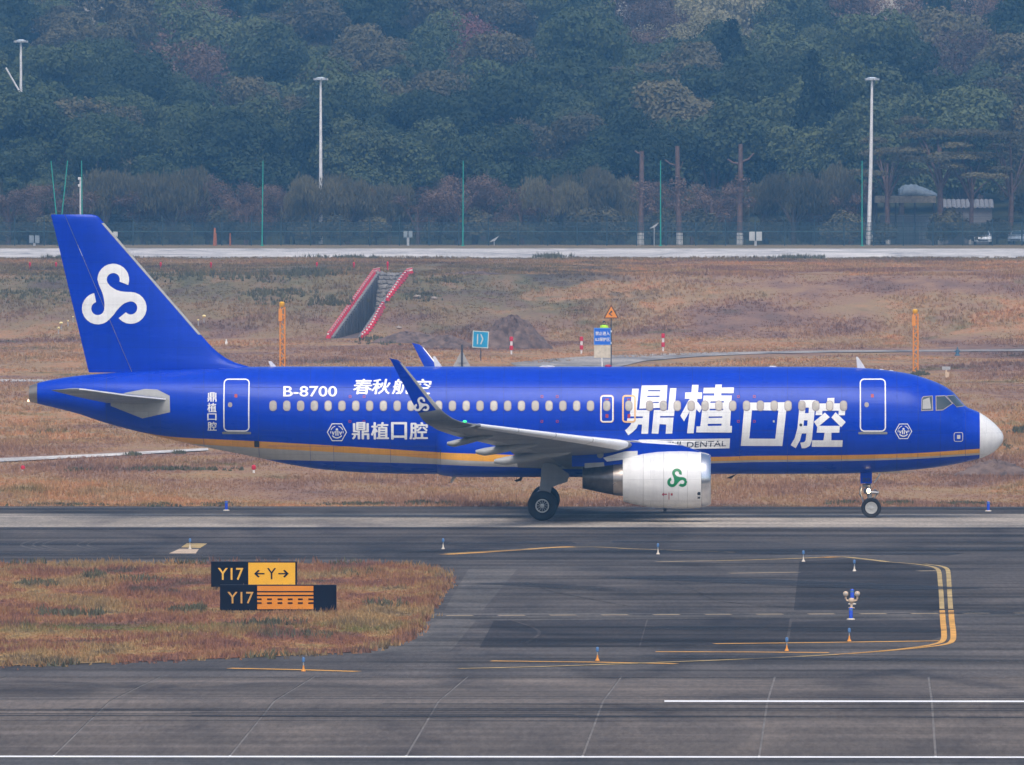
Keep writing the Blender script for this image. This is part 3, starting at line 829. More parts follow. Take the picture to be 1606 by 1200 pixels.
def ring_at(x, N=(22, 2, 2, 8)):
    zc, h, w = fus(x)
    def ang(z): return math.acos(max(-1, min(1, (z - zc) / h)))
    cut = [0.0, ang(band_a(x)), ang(band_b(x)), ang(band_c(x)), math.pi]
    ts = []
    for i in range(4):
        for k in range(N[i]): ts.append(lerp(cut[i], cut[i + 1], k / N[i]))
    ts.append(math.pi)
    near = [(x, -w * math.sin(t), zc + h * math.cos(t)) for t in ts]
    far = [(x, w * math.sin(t), zc + h * math.cos(t)) for t in ts]
    return near + list(reversed(far[1:-1])), len(ts)
def row_mat(i, k, nt=35):
    n = 2 * nt - 2
    k = k if k < nt - 1 else n - 1 - k
    return 0 if k < 22 else 1 if k < 24 else 2 if k < 26 else 0
X_RAD, X_APU = onY(1536, 660, 0).x, onY(59, 610, 0).x
xs = [X_APU] + [x for x in np.linspace(X_APU + 0.2, onY(1290, 650, 0).x, 84)] + [x for x in np.linspace(onY(1300, 650, 0).x, X_RAD, 42)]
b = MB(); b.loft([ring_at(x)[0] for x in xs], row_mat, True, False)
fuselage = b.build('fuselage', [BLUE, YELLOW, GREYW], plane, smooth=50, recalc=False)
fuselage['label'] = 'blue fuselage with an amber and pale grey stripe along the belly'
# radome and tail cone end
b = MB()
xr = [X_RAD + 0.004] + [x for x in fx if x > X_RAD + 0.05]
def plain_ring(x, n=48):
    zc, h, w = fus(x)
    return [(x, -w * math.sin(2 * math.pi * k / n), zc + h * math.cos(2 * math.pi * k / n)) for k in range(n)]
xr = sorted(set(xr + list(np.linspace(X_RAD + 0.1, fx[-1] - 0.12, 12))))
b.loft([plain_ring(x) for x in xr], 0, True, True)
b.build('radome', WHITE, plane, smooth=60)['label'] = 'white nose cone'
b = MB(); b.loft([plain_ring(x) for x in (fx[0], fx[0] + 0.12, X_APU - 0.004)], 0, True, True)
apu = b.build('tail_cone', plain('tail_cone_metal', (0.30, 0.26, 0.22), 0.35, 0.8), plane, smooth=60)
zc = fus(fx[0])[0]
b = MB(); b.lathe([(-0.005, 0.001), (-0.006, 0.2)], (fx[0], 0, zc), n=20)
b.build('exhaust_opening', DARK, apu)
b = MB(); b.ball((fx[0] - 0.03, 0, zc - 0.27), 0.045, 8)
b.build('tail_light', plain('tail_lamp', (1, 0.8, 0.6), 0.3, emit=((1.0, 0.62, 0.35), 3.0)), apu)

# ---- wing-body fairing under the fuselage
FX0, FX1, FZT = onY(684, 720, -1.8).x, onY(1190, 720, -1.8).x, 3.42
def sstep(t): t = min(1, max(0, t)); return t * t * (3 - 2 * t)
def fus_y(x, z):
    zc, h, w = fus(x)
    c = (z - zc) / h
    return w * math.sqrt(1 - c * c) if abs(c) < 1 else 0.0
def wb(x):
    t = (x - FX0) / (FX1 - FX0)
    e, g = min(1, max(0.0, t / 0.09)), min(1, max(0.0, (1 - t) / 0.45))
    k = min(math.sqrt(1 - (1 - e) ** 2), sstep(g))
    return k, lerp(fus(x)[0] - fus(x)[1] + 0.03, 1.56, k)
def wb_y(x, z):
    k, zb = wb(x)
    if not (zb < z < FZT): return -1.0
    top = fus_y(x, FZT)
    if z > 2.35: y = top + (2.07 - top) * sstep((FZT - z) / 0.75)
    else: y = 2.07 * max(0.0, 1 - ((2.35 - z) / (2.35 - zb)) ** 2.5) ** (1 / 2.1)
    return lerp(fus_y(x, z) - 0.03, y, k)
def wb_ring(x, N=(8, 3, 3, 9)):
    k, zb = wb(x)
    cl = lambda z: min(FZT - 0.01, max(zb + 0.004, z))
    cut = [FZT - 0.01, cl(band_a(x)), cl(band_b(x)), cl(band_c(x)), zb + 0.002]
    zs = []
    for i in range(4):
        for q in range(N[i]):
            u = q / N[i]
            zs.append(lerp(cut[i], cut[i + 1], math.sin(u * math.pi / 2) if i == 3 else u))
    zs.append(zb + 0.002)
    near = [(x, -max(0.0, wb_y(x, z)), z) for z in zs]
    return near + [(p[0], -p[1], p[2]) for p in reversed(near)], len(zs)
xs = list(FX0 + (FX1 - FX0) * np.array([0, .004, .012, .025, .04, .06, .08, .1])) + list(np.linspace(FX0 + 0.13 * (FX1 - FX0), FX1, 30))
b = MB()
def wb_mat(i, k, nt=24):
    k = k if k < nt else 2 * nt - 2 - k
    return 0 if k < 8 else 1 if k < 11 else 2 if k < 14 else 0
b.loft([wb_ring(x)[0] for x in xs], wb_mat, True, True)
fair = b.build('belly_fairing', [BLUE, YELLOW, GREYW], plane, smooth=50)
b = MB()
xg = onY(690, 720, -1.8).x
for sx in (0,):
    rg = wb_ring(xg)[0][7:17]
    for k in range(len(rg) - 1):
        p, q = Vector(rg[k]), Vector(rg[k + 1])
        o = Vector((0, -0.008, 0))
        b.add([p + o, q + o, q + o + Vector((0.09, -0.03, 0)), p + o + Vector((0.09, -0.03, 0))], [(0, 1, 2, 3)])
b.build('seal_strip', DARK, fair)

# ---- wings
def af(c, side, t):
    "airfoil half thickness with a little camber, unit chord"
    y = t * 5 * (0.2969 * math.sqrt(c) - 0.126 * c - 0.3516 * c * c + 0.2843 * c ** 3 - 0.1036 * c ** 4)
    cam_ = 0.06 * t / 0.12 * c * (1 - c) * 0.5
    return cam_ + y if side > 0 else cam_ - y * 0.92
W_LE = lambda y: (lerp(onY(1085, 702, -1.95).x, onY(747, 667, -16.0).x, (y - 1.95) / 14.05), lerp(2.56, onY(747, 667, -16.0).z, (y - 1.95) / 14.05))
TE_X = pchip([0, 1.95, 6.4, 16.0], [0.25, 0.25, 0.2, W_LE(16.0)[0] - 1.62])
TE_D = pchip([0, 1.95, 7, 10, 13.5, 16], [0.62, 0.58, 0.40, 0.32, 0.24, 0.10])
T_C = pchip([0, 1.95, 6.4, 16], [0.15, 0.15, 0.122, 0.115])
def wing_pt(y, c, side, s, grow=0.0):
    xl, zl = W_LE(y)
    ch = xl - TE_X(y)
    t = T_C(y)
    off = af(c, side, t) * ch + (grow if side > 0 else -grow)
    return (xl - c * ch + (grow if c < 0.02 else 0), s * y, zl - TE_D(y) * c + off)
CS = [0, 0.004, 0.015, 0.035, 0.07, 0.12, 0.2, 0.32, 0.46, 0.6, 0.74, 0.86, 0.95, 1.0]
def strip_ring(y, cu, cl, s, grow):
    "chord range as (upper from..to, lower from..to)"
    return [wing_pt(y, c, 1, s, grow) for c in reversed(cu)] + [wing_pt(y, c, -1, s, grow) for c in cl]
def build_wing(s):
    tagn = 'near' if s < 0 else 'far'
    ys = [1.2, 1.95, 3, 4.2, 5.3, 6.4, 8, 10, 12, 14, 15, 16.0]
    b = MB(); b.loft([strip_ring(y, CS, CS[1:-1], s, 0) for y in ys], 0, True, True)
    w = b.build('wing', WINGG, plane, smooth=40)
    w['label'] = 'grey swept wing on the ' + ('near side' if s < 0 else 'far side')
    for y0, y1 in ((2.45, 5.1), (6.2, 8.5), (8.53, 10.9), (10.93, 13.3), (13.33, 15.75)):
        cu, cl = [0, .004, .015, .035, .07, .11, .15], [.004, .012, .025, .045, .065, .085]
        b = MB(); b.loft([strip_ring(y, cu, cl, s, 0.022) for y in np.linspace(y0, y1, 9)], 0, False, False)
        b.build('slat', SLATM, w, smooth=60)
    for nm, y0, y1, c0 in (('flap', 2.3, 6.35, 0.72), ('flap', 6.42, 13.1, 0.74), ('aileron', 13.15, 15.7, 0.76)):
        b = MB()
        cc = [c0, c0 + .06, c0 + .13, .95, .998]
        b.loft([strip_ring(y, cc, list(cc), s, 0.012) for y in np.linspace(y0, y1, 9)], 0, False, False)
        b.build(nm, FAIRG, w, smooth=40)
    for y in (5.3, 7.4, 9.3, 11.2):
        b = MB()
        cc = [0.56, 0.6, 0.66, 0.7]
        b.loft([[wing_pt(q, c, 1, s, 0.007) for c in cc] for q in (y - 0.85, y + 0.85)], 0, False, False)
        b.build('spoiler', FAIRG, w, smooth=40)
    for y, aft, wd_, hh in ((6.9, onY(775, 722, -6.9), 0.20, 0.30), (9.9, onY(746, 707, -9.9), 0.19, 0.27), (13.2, onY(701, 694, -13.2), 0.17, 0.23)):
        xl, zl = W_LE(y); ch = xl - TE_X(y)
        xa, xb = aft.x, xl - 0.42 * ch
        rings = []
        for i in range(15):
            t = i / 14
            x = lerp(xa, xb, t)
            c = min(1.0, max(0, (xl - x) / ch))
            zt = wing_pt(y, c, -1, s)[2] + 0.05
            k = (min(1, 0.30 + t * 5) ** 0.7) * math.sqrt(max(0.0, 1 - max(0, (t - 0.35) / 0.65) ** 2)) + 0.02
            zm = lerp(aft.z, zt, min(1, t * 1.6) ** 1.0) - 0.10 * k if t < 0.625 else zt - 0.10 * k
            rings.append([(x, s * y + wd_ * k * math.sin(2 * math.pi * q / 14), zm + hh * 0.55 * k * math.cos(2 * math.pi * q / 14)) for q in range(14)])
        b = MB(); b.loft(rings, 0, True, True)
        b.build('flap_track_fairing', FAIRG, w, smooth=50)
    # upturned wing tip
    sec = [(15.72, None, None), (16.0, (741, 665.5), (684, 672)), (16.5, (724, 662.3), (676, 668.6)), (16.95, (710, 656.5), (668, 664)), (17.25, (699, 649), (661, 656.5)), (17.42, (691, 641.5), (655.5, 648)),
           (17.52, (679, 628), (647, 632)), (17.66, (658, 603), (633, 604)), (17.8, (641, 582.5), (620, 579)), (17.87, (630.5, 570), (612.5, 564.5)), (17.885, (623.5, 564.5), (610.5, 562))]
    rings, info = [], []
    L = [Vector(wing_pt(15.72, 0, 1, -1))] + [onY(*le, -y) for y, le, te in sec[1:]]
    T = [Vector(wing_pt(15.72, 1, 1, -1))] + [onY(*te, -y) for y, le, te in sec[1:]]
    for i in range(len(sec)):
        d = L[min(i + 1, len(L) - 1)] - L[max(i - 1, 0)]
        ch = (L[i] - T[i])
        nrm = ch.cross(d).normalized()        # normal of the blade: up on the wing, inboard on the blade
        if nrm.z < 0 and i < 3: nrm = -nrm
        if i >= 3 and nrm.y < 0: nrm = -nrm
        t = 0.115 if i < 2 else 0.10 if i < 9 else 0.07
        cl = ch.length
        up = [L[i] - ch * c + nrm * (af(c, 1, t) * cl) for c in reversed(CS)]
        lo = [L[i] - ch * c + nrm * (af(c, -1, t) * cl) for c in CS[1:-1]]
        rings.append([(p.x, -s * p.y if s > 0 else p.y, p.z) for p in up + lo])
    nC = len(CS)
    def wm(i, k):
        c = CS[nC - 1 - k] if k < nC else CS[min(k - nC + 1, nC - 1)]
        if i < 5: return 1
        return 2 if c < 0.19 and i < 9 else 0
    b = MB(); b.loft(rings, wm, True, True)
    wl = b.build('winglet', [BLUE, WINGG, SLATM if s > 0 else FAIRG], plane, smooth=45)
    wl['label'] = 'blue upturned wing tip with pale leading edge'
    # emblem on the outer face, low on the blade
    C0 = onY(661, 634, -17.5)
    def face(u, v, e):
        z = C0.z + v
        zs = [(L[i].z + T[i].z) / 2 for i in range(4, 10)]
        yy = [sec[i][0] for i in range(4, 10)]
        y = float(np.interp(z, zs, yy)) + 0.075 + e
        return (C0.x + u, s * y, z)
    m_ = bm_from_polys([[emblem_outline(0, 0, 0.55)]])
    lay_on(m_, 'emblem', LETTER, face, wl, 0.08, 0.08, 0.008)
    # green / red tip light
    p = onY(729, 661.2, -16.35)
    b = MB(); b.ball((p.x, s * 16.35, p.z), 0.05, 8, sq=(1.6, 1, 0.8))
    b.build('navigation_light', plain('lamp_green' if s < 0 else 'lamp_red', (0.1, 0.8, 0.3), 0.3, emit=((0.0, 0.9, 0.16) if s < 0 else (1, 0.05, 0.02), 1.3)), wl)
    return w
build_wing(-1)
build_wing(1)

# ---- engines
def build_engine(s):
    ce = onY(1040, 752.5, -5.75)
    cy, cz = s * 5.75, ce.z
    def X(px): return onY(px, 752, -5.75).x
    b = MB()
    b.lathe([(X(977.5), 0.80), (X(977), 0.83), (X(992), 0.925), (X(1010), 1.01), (X(1030), 1.075), (X(1050), 1.10), (X(1066), 1.108), (X(1078), 1.105)], (0, cy, cz), n=56)
    b.lathe([(X(1078.4), 1.102), (X(1090), 1.085), (X(1099.6), 1.055)], (0, cy, cz), n=56)
    en = b.build('engine', paint('engine_white', (0.74, 0.74, 0.73), 0.3, 0.4), plane, smooth=40)
    en['label'] = 'white engine pod with a green scroll emblem' if s < 0 else 'white engine pod on the far side'
    b = MB()
    b.lathe([(X(1100), 1.055), (X(1107), 1.02), (X(1112), 0.98), (X(1114.6), 0.93), (X(1115), 0.90), (X(1113), 0.865), (X(1106), 0.835), (X(1095), 0.83)], (0, cy, cz), n=56)
    b.build('intake_lip', LIPM, en, smooth=60)
    b = MB()
    b.lathe([(X(1095), 0.828), (X(1070), 0.86), (X(1068), 0.86), (X(1068), 0.2), (X(1085), 0.01)], (0, cy, cz), n=40)
    b.build('fan', DARK, en, smooth=40)
    b = MB()
    b.lathe([(X(979), 0.79), (X(979), 0.62)], (0, cy, cz), n=40)
    b.build('bypass_duct', DARK, en)
    b = MB()
    prof = [(978, 0.63, 0.0), (962, 0.60, 0.01)]
    rings = [[(X(px), cy + r * math.sin(2 * math.pi * k / 40), cz + dz + r * math.cos(2 * math.pi * k / 40)) for k in range(40)] for px, r, dz in prof]
    b.loft(rings, 1, True, False)
    prof = [(962, 0.585, 0.01), (945, 0.535, 0.03), (930, 0.48, 0.06), (913.5, 0.425, 0.085), (914, 0.36, 0.085), (930, 0.3, 0.06)]
    rings = [[(X(px), cy + r * math.sin(2 * math.pi * k / 40), cz + dz + r * math.cos(2 * math.pi * k / 40)) for k in range(40)] for px, r, dz in prof]
    b.loft(rings, 0, True, True)
    b.build('core_nozzle', [NOZZ, NOZL], en, smooth=40)
    # pylon
    def P(px, py): q = onY(px, py, -5.75); return (q.x, q.z)
    pts = [P(897, 732), (P(897, 700)), P(965, 692), P(1070, 699), P(1098, 708), P(1080, 716), P(975, 738), P(935, 731)]
    b = MB(); b.prism([(x, cy - 0.19, z) for x, z in pts], (0, 0.38, 0))
    py_ = b.build('pylon', BLUE, en)
    b = MB(); b.prism([(x, cy - 0.24, z) for x, z in (P(917, 726.5), P(947, 725), P(949, 736), P(934, 738.5), P(917, 739.5))], (0, 0.48, 0))
    b.build('pylon_fairing', FAIRG, en)
    b = MB(); b.prism([(x, cy - 0.26, z) for x, z in (P(946, 718), P(980, 708), P(1000, 707), P(1000, 718), P(952, 724))], (0, 0.52, 0))
    b.build('exhaust_lip', WHITE, en)
    q = P(941.5, 713.5)
    b = MB(); b.lathe([(-0.04, 0.001), (-0.04, 0.12), (0.05, 0.135)], (q[0], cy + s * 0.2, q[1]), axis=(0, -s, 0), n=18)
    b.build('access_cap', WINGG, en, smooth=40)
    rr = pchip([X(977), X(992), X(1010), X(1030), X(1050), X(1066), X(1100)], [0.83, 0.925, 1.01, 1.075, 1.10, 1.108, 1.055])
    def onto(x, z, e):
        r = rr(x) + e
        c = max(-0.99, min(0.99, (z - cz) / r))
        return (x, cy + s * r * math.sqrt(1 - c * c), cz + r * c)
    def Q(px, py): q = onY(px, py, -6.8); return (q.x, q.z)
    c = Q(1062, 749.5)
    lay_on(bm_from_polys([[emblem_outline(c[0], c[1], 0.72)]]), 'emblem', GREENF, onto, en, 0.1, 0.1)
    # stencilled marks
    marks = [[[Q(1039, 774.5), Q(1046, 774.5), Q(1046, 776.5), Q(1039, 776.5)]], [[Q(1048.6, 773), Q(1049.8, 773), Q(1049.8, 784), Q(1048.6, 784)]], [[Q(1038, 776), Q(1041, 772.4), Q(1041, 779)]], [[Q(1052, 774), Q(1055, 774), Q(1055, 777.5), Q(1052, 777.5)]]]
    lay_on(bm_from_polys(marks), 'red_stencil', REDF, onto, en, 0.1)
    lay_on(bm_from_polys([[[Q(1088, 772), Q(1098.5, 772), Q(1098.5, 777), Q(1088, 777)]], [[Q(1093, 779.5), Q(1098, 779.5), Q(1098, 782.5), Q(1093, 782.5)]]]), 'vent_opening', DARK, onto, en, 0.1)
    q = onY(1043, 799, -5.75)
    b = MB(); b.box((q.x, cy, q.z - 0.01), (0.12, 0.1, 0.16))
    b.build('drain_mast', DARK, en)
    # cowl joints
    for px in (1009, 1041, 1078.2):
        b = MB()
        r = rr(X(px)) + 0.002
        b.lathe([(X(px) - 0.008, r), (X(px) + 0.008, r)], (0, cy, cz), n=56)
        b.build('cowl_joint', plain('joint_grey', (0.36, 0.36, 0.36), 0.6), en)
    return en
build_engine(-1)
build_engine(1)

# ---- fin and rudder
FIN = [(336.6, 143, 81), (338, 151, 80), (343, 157, 81.4), (350, 163, 83.2), (400, 206.5, 95.2), (450, 250, 107.2), (500, 293.5, 119.2), (525, 315, 125.2), (545, 333, 130), (557, 347, 132.8), (566, 362, 135), (572, 378, 136.4), (576, 395, 137.4), (592, 414, 141.5)]
finz = [onY(100, f[0], 0).z for f in FIN][::-1]
fLE = pchip(finz, [onY(f[1], f[0], 0).x for f in FIN][::-1])
fTE = pchip(finz, [onY(f[2], f[0], 0).x for f in FIN][::-1])
hz = [onY(103, 340, 0), onY(203, 574, 0)]
def f_hinge(z): return lerp(hz[0].x, hz[1].x, (z - hz[0].z) / (hz[1].z - hz[0].z))
def fin_half(x, z):
    le, te = fLE(z), fTE(z)
    ch = le - te
    c = max(0.0, min(1.0, (le - x) / ch))
    t = min(0.105, 0.62 / ch)
    return af(c, 1, t) * ch * 0.92 * min(1, (finz[-1] - z) / 0.12 * 0.5 + 0.5)
def fin_ring(z, xa, xb, n=12, inset=0.0):
    u = [xa + (xb - xa) * (k / n) ** 1.7 for k in range(n + 1)]
    return [(x, -fin_half(x, z), z) for x in u] + [(x, fin_half(x, z), z) for x in reversed(u)]
zz = [z for z in np.linspace(finz[0], finz[-1] - 0.12, 34)] + [finz[-1] - 0.06, finz[-1] - 0.02, finz[-1]]
b = MB(); b.loft([fin_ring(z, fLE(z), f_hinge(z) + 0.012) for z in zz], 0, True, True)
fin = b.build('fin', BLUE, plane, smooth=35)
zr = [z for z in zz if z > onY(140, 588, 0).z]
b = MB(); b.loft([fin_ring(z, f_hinge(z) - 0.012, fTE(z)) for z in zr], 0, True, True)
b.build('rudder', BLUE, plane, smooth=35)
z0, z1 = onY(313, 525, 0).z, onY(163, 350, 0).z
b = MB()
b.loft([[(x, sd_ * (fin_half(x, z) + 0.006), z) for sd_, x in [(-1, fLE(z) - 0.10), (-1, fLE(z) - 0.06), (-1, fLE(z) - 0.02), (0, fLE(z) + 0.012), (1, fLE(z) - 0.02), (1, fLE(z) - 0.06), (1, fLE(z) - 0.10)]] for z in np.linspace(z0, z1, 14)], 0, False, False)
b.build('leading_edge_strip', FAIRG, fin, smooth=60)
c = onY(179, 461.3, 0)
lay_on(bm_from_polys([[emblem_outline(c.x, c.z, 2.37)]]), 'emblem', LETTER, lambda x, z, e: (x, -fin_half(x, z) - e, z), fin, 0.25, 0.25, 0.012)
# ---- tailplanes
def build_tailplane(s):
    secs = []
    for y, le, te in ((0.4, (284, 628.5), (171, 632.5)), (1.0, (268, 627.6), (165.5, 632.0)), (3.6, (198, 620.5), (122, 623)), (6.0, (133, 611.5), (82, 613)), (6.2, (124, 610.8), (80, 612)), (6.24, (112, 610.6), (86, 611.6))):
        a, c_ = onY(*le, -y), onY(*te, -y)
        secs.append((y, a, c_))
    rings = []
    for i, (y, a, c_) in enumerate(secs):
        t = 0.11 if i < 4 else 0.05
        ch = a - c_
        up = [(a - ch * c + Vector((0, 0, af(c, 1, t) * ch.length))) for c in reversed(CS)]
        lo = [(a - ch * c + Vector((0, 0, af(c, -1, t) * ch.length))) for c in CS[1:-1]]
        rings.append([(p.x, s * y, p.z) for p in up + lo])
    b = MB(); b.loft(rings, 0, True, True)
    tp = b.build('tailplane', WINGG, plane, smooth=40)
    b = MB()
    L = [(x.x + 0.01, s * y, x.z) for y, x, _ in secs[1:5]]
    b.tube(L, 0.028, 8); b.build('leading_edge_strip', SLATM, tp, smooth=60)
build_tailplane(-1); build_tailplane(1)
lay_on(bm_from_polys([[[S(195, 617), S(226, 611), S(246, 612), S(265.5, 621.5), S(266, 647), S(222, 657), S(172, 637.5), S(172, 628)]]]), 'tailplane_plate', FAIRG, lambda x, z, e: fus_at(x, z, e), plane, 0.12, 0.2, 0.01)

# ---- doors, windows
def ring_poly(cx, cz, w, h, r, t):
    return [rrect(cx, cz, w, h, r), list(reversed(rrect(cx, cz, w - 2 * t, h - 2 * t, max(0.02, r - t))))]
def on_f(x, z, e):
    "outermost skin: fuselage or belly fairing"
    p = fus_at(x, z, e)
    if FX0 < x < FX1:
        y = wb_y(x, z) + e
        if y > -p[1]: return (x, -y, z)
    return p
def build_door(px, py, w, h, r, t, omat, nm, lab, sill=True):
    cx, cz = S(px, py)
    k = 40.75
    d = lay_on(bm_from_polys([[rrect(cx, cz, w / k, h / k, r / k)]]), nm, BLUE, on_f, plane, 0.12, None, 0.010)
    d['label'] = lab
    lay_on(bm_from_polys([ring_poly(cx, cz, w / k, h / k, r / k, t / k)]), 'outline', omat, on_f, d, 0.12, None, 0.016)
    return d, cx, cz
for px, lab in ((370.5, 'rear passenger door outlined in white'), (1369, 'front passenger door outlined in white')):
    d, cx, cz = build_door(px, 636, 41, 82, 7, 1.9, LETTER, 'door', lab)
    lay_on(bm_from_polys([[rrect(cx - 0.24, cz + 0.02, 0.17, 0.19, 0.08)]]), 'porthole', WFRAME, on_f, d, 0.1, None, 0.018)
    lay_on(bm_from_polys([[rrect(cx - 0.02, cz + 0.36, 0.11, 0.13, 0.02)]]), 'red_stencil', REDF, on_f, d, 0.1, None, 0.018)
    lay_on(bm_from_polys([[rrect(cx, cz - 1.06, 1.12, 0.09, 0.03)]]), 'sill_plate', WINGG, on_f, d, 0.1, None, 0.018)
for px, lab in ((952, 'rear overwing exit outlined in cream'), (986.5, 'forward overwing exit outlined in amber')):
    d, cx, cz = build_door(px, 641.5, 20, 41.5, 4.5, 1.9, LETTER if px < 960 else ORANGEF, 'overwing_exit', lab)
    lay_on(bm_from_polys([ring_poly(cx, cz, 21.4 / 40.75, 42.9 / 40.75, 5 / 40.75, 0.7 / 40.75)]), 'amber_edge', ORANGEF, on_f, d, 0.12, None, 0.0195)
    lay_on(bm_from_polys([[rrect(cx, cz - 0.27, 0.11, 0.14, 0.02)], [rrect(cx, cz + 0.36, 0.14, 0.05, 0.02)]]), 'red_stencil', REDF, on_f, d, 0.1, None, 0.018)
SHADES = [SHADE, plain('window_shade_b', (0.35, 0.315, 0.275), 0.35, coat=0.4, wear=0.15, scale=6), plain('window_shade_c', (0.48, 0.445, 0.385), 0.35, coat=0.4, wear=0.12, scale=6), plain('window_shade_d', (0.39, 0.365, 0.32), 0.3, coat=0.5, wear=0.2, scale=5)]
wins = [428.2 + 21.65 * k for k in range(24)] + [951.7, 986.2] + [1018.8 + 21.72 * k for k in range(15)]
for px in wins:
    cx, cz = S(px, 636.8)
    w = lay_on(bm_from_polys([[rrect(cx, cz, 0.285, 0.40, 0.13)]]), 'cabin_window', WFRAME, on_f, plane, 0.1, None, 0.020)
    lay_on(bm_from_polys([[rrect(cx, cz + 0.002, 0.225, 0.335, 0.105)]]), 'pane', SHADES[int(px * 7.3) % 4], on_f, w, 0.1, None, 0.026)
# cockpit panes
def cockpit(poly, side):
    P = SP(poly)
    fn = lambda x, z, e: fus_at(x, z, e, side)
    c = (sum(p[0] for p in P) / len(P), sum(p[1] for p in P) / len(P))
    fr = lay_on(bm_from_polys([[[(c[0] + (p[0] - c[0]) * 1.13, c[1] + (p[1] - c[1]) * 1.13) for p in P]]]), 'cockpit_window', WFRAME, fn, plane, 0.06, 0.06, 0.012)
    lay_on(bm_from_polys([[P]]), 'pane', GLASS, fn, fr, 0.06, 0.06, 0.020)
    return fr, fn
for side in (-1, 1):
    fr, fn = cockpit([(1446.5, 626), (1449, 623.5), (1462, 622.5), (1462.5, 643), (1445.6, 643.6)], side)
    lay_on(bm_from_polys([[SP([(1447.8, 628), (1458, 624.5), (1458.6, 629), (1460.6, 641.5), (1446.8, 642.2)])]]), 'sun_blind', FAIRG, fn, fr, 0.06, 0.06, 0.024)
    cockpit([(1469, 623), (1482.5, 622.6), (1493.6, 634), (1479, 643), (1469, 643.4)], side)
    cockpit([(1486, 622.8), (1497.5, 622.2), (1512.5, 638.0), (1501, 639.0), (1496.5, 634.5)], side)

# ---- lettering and marks
kA = lambda pts: [S(970 + x / 8.45, 590 + y / 8.45) for x, y in pts]
kB = lambda pts: [S(1150 + x / 8.45, 610 + y / 8.45) for x, y in pts]
char1 = [[kA([(308, 130), (648, 127), (632, 420), (276, 432)]), kA([(392, 190), (388, 207), (550, 207), (552, 190)]), kA([(384, 264), (380, 281), (544, 280), (546, 262)]), kA([(380, 345), (376, 360), (534, 358), (538, 343)])],
         [kA([(182, 172), (268, 172), (243, 450), (413, 450), (393, 765), (303, 765), (313, 640), (262, 640), (240, 690), (190, 740), (130, 783), (85, 716), (110, 700), (160, 645), (170, 620), (110, 620), (118, 560), (322, 556), (324, 534), (150, 534)])],
         [kA([(685, 165), (768, 165), (736, 530), (552, 530), (552, 550), (730, 550), (712, 760), (625, 765), (633, 640), (545, 635), (528, 765), (440, 760), (470, 450), (655, 450)])]]
char2 = [[kA([(975, 122), (1062, 122), (1053, 220), (1108, 220), (1105, 303), (1046, 303), (1042, 345), (1050, 345), (1110, 420), (1075, 485), (1030, 440), (995, 757), (908, 757), (942, 470), (868, 600), (820, 525), (925, 330), (950, 303), (880, 303), (885, 220), (966, 220)])],
         [kA([(1285, 118), (1370, 118), (1366, 157), (1530, 155), (1525, 230), (1362, 230), (1360, 261), (1502, 260), (1478, 660), (1505, 660), (1500, 748), (1030, 745), (1035, 665), (1085, 665), (1128, 262), (1268, 262), (1270, 231), (1122, 232), (1130, 160), (1283, 158)]),
          kA([(1220, 338), (1217, 357), (1396, 352), (1398, 333)]), kA([(1208, 435), (1206, 455), (1387, 452), (1388, 433)]), kA([(1195, 535), (1193, 555), (1375, 552), (1378, 533)]), kA([(1185, 632), (1183, 660), (1364, 657), (1367, 630)])]]
char3 = [[kB([(150, 185), (715, 178), (650, 757), (100, 755)]), kB([(248, 285), (212, 658), (557, 660), (598, 287)])]]
char4 = [[kB([(885, 152), (1092, 152), (1040, 690), (1015, 755), (960, 785), (908, 788), (888, 712), (940, 705), (958, 680), (970, 590), (908, 590), (885, 680), (828, 785), (760, 745), (815, 650), (850, 520)]), kB([(955, 250), (950, 322), (998, 322), (1003, 250)]), kB([(938, 417), (930, 490), (980, 490), (985, 417)])],
         [kB([(1250, 125), (1340, 122), (1338, 194), (1490, 193), (1478, 350), (1393, 350), (1398, 290), (1182, 292), (1178, 348), (1090, 348), (1105, 195), (1242, 195)])],
         [kB([(1215, 315), (1278, 375), (1115, 510), (1068, 435)])], [kB([(1355, 310), (1490, 440), (1430, 508), (1300, 380)])],
         [kB([(1115, 490), (1412, 490), (1405, 580), (1300, 580), (1300, 680), (1450, 680), (1445, 768), (1040, 768), (1045, 680), (1195, 680), (1210, 580), (1105, 580)])]]
for ch in (char1, char2, char3, char4):
    lay_on(bm_from_polys(ch), 'large_character', LETTER, on_f, fuselage, 0.12, None, 0.012)
def words(body, a, b_, name='lettering', mat=LETTER, bold=0.02, shear=0.0, fn=on_f, par=None, lift=0.010):
    p, q = S(*a), S(*b_)
    return lay_on(bm_from_text(body, p[0], q[0], q[1], p[1], bold, shear), name, mat, fn, par or fuselage, 0.12, None, lift)
words('B-8700', (444.5, 606.4), (528, 622.3), bold=0.03)
for i, ch in enumerate('春秋航空'):
    x = 554 + (0, 28.8, 61, 93)[i]
    words(ch, (x, 595.5), (x + 29, 618.5), bold=0.03, shear=0.12)
for i, ch in enumerate('鼎植口腔'):
    x = 552.5 + (0, 30.0, 61.8, 90.5)[i]
    words(ch, (x, 662.5), (x + (26, 27, 23.5, 27.5)[i], 689), bold=0.03)
    y = (616, 632.5, 649, 662)[i]
    words(ch, (325, y), (339, y + (14.5, 14.5, 10.5, 14)[i]), bold=0.02)
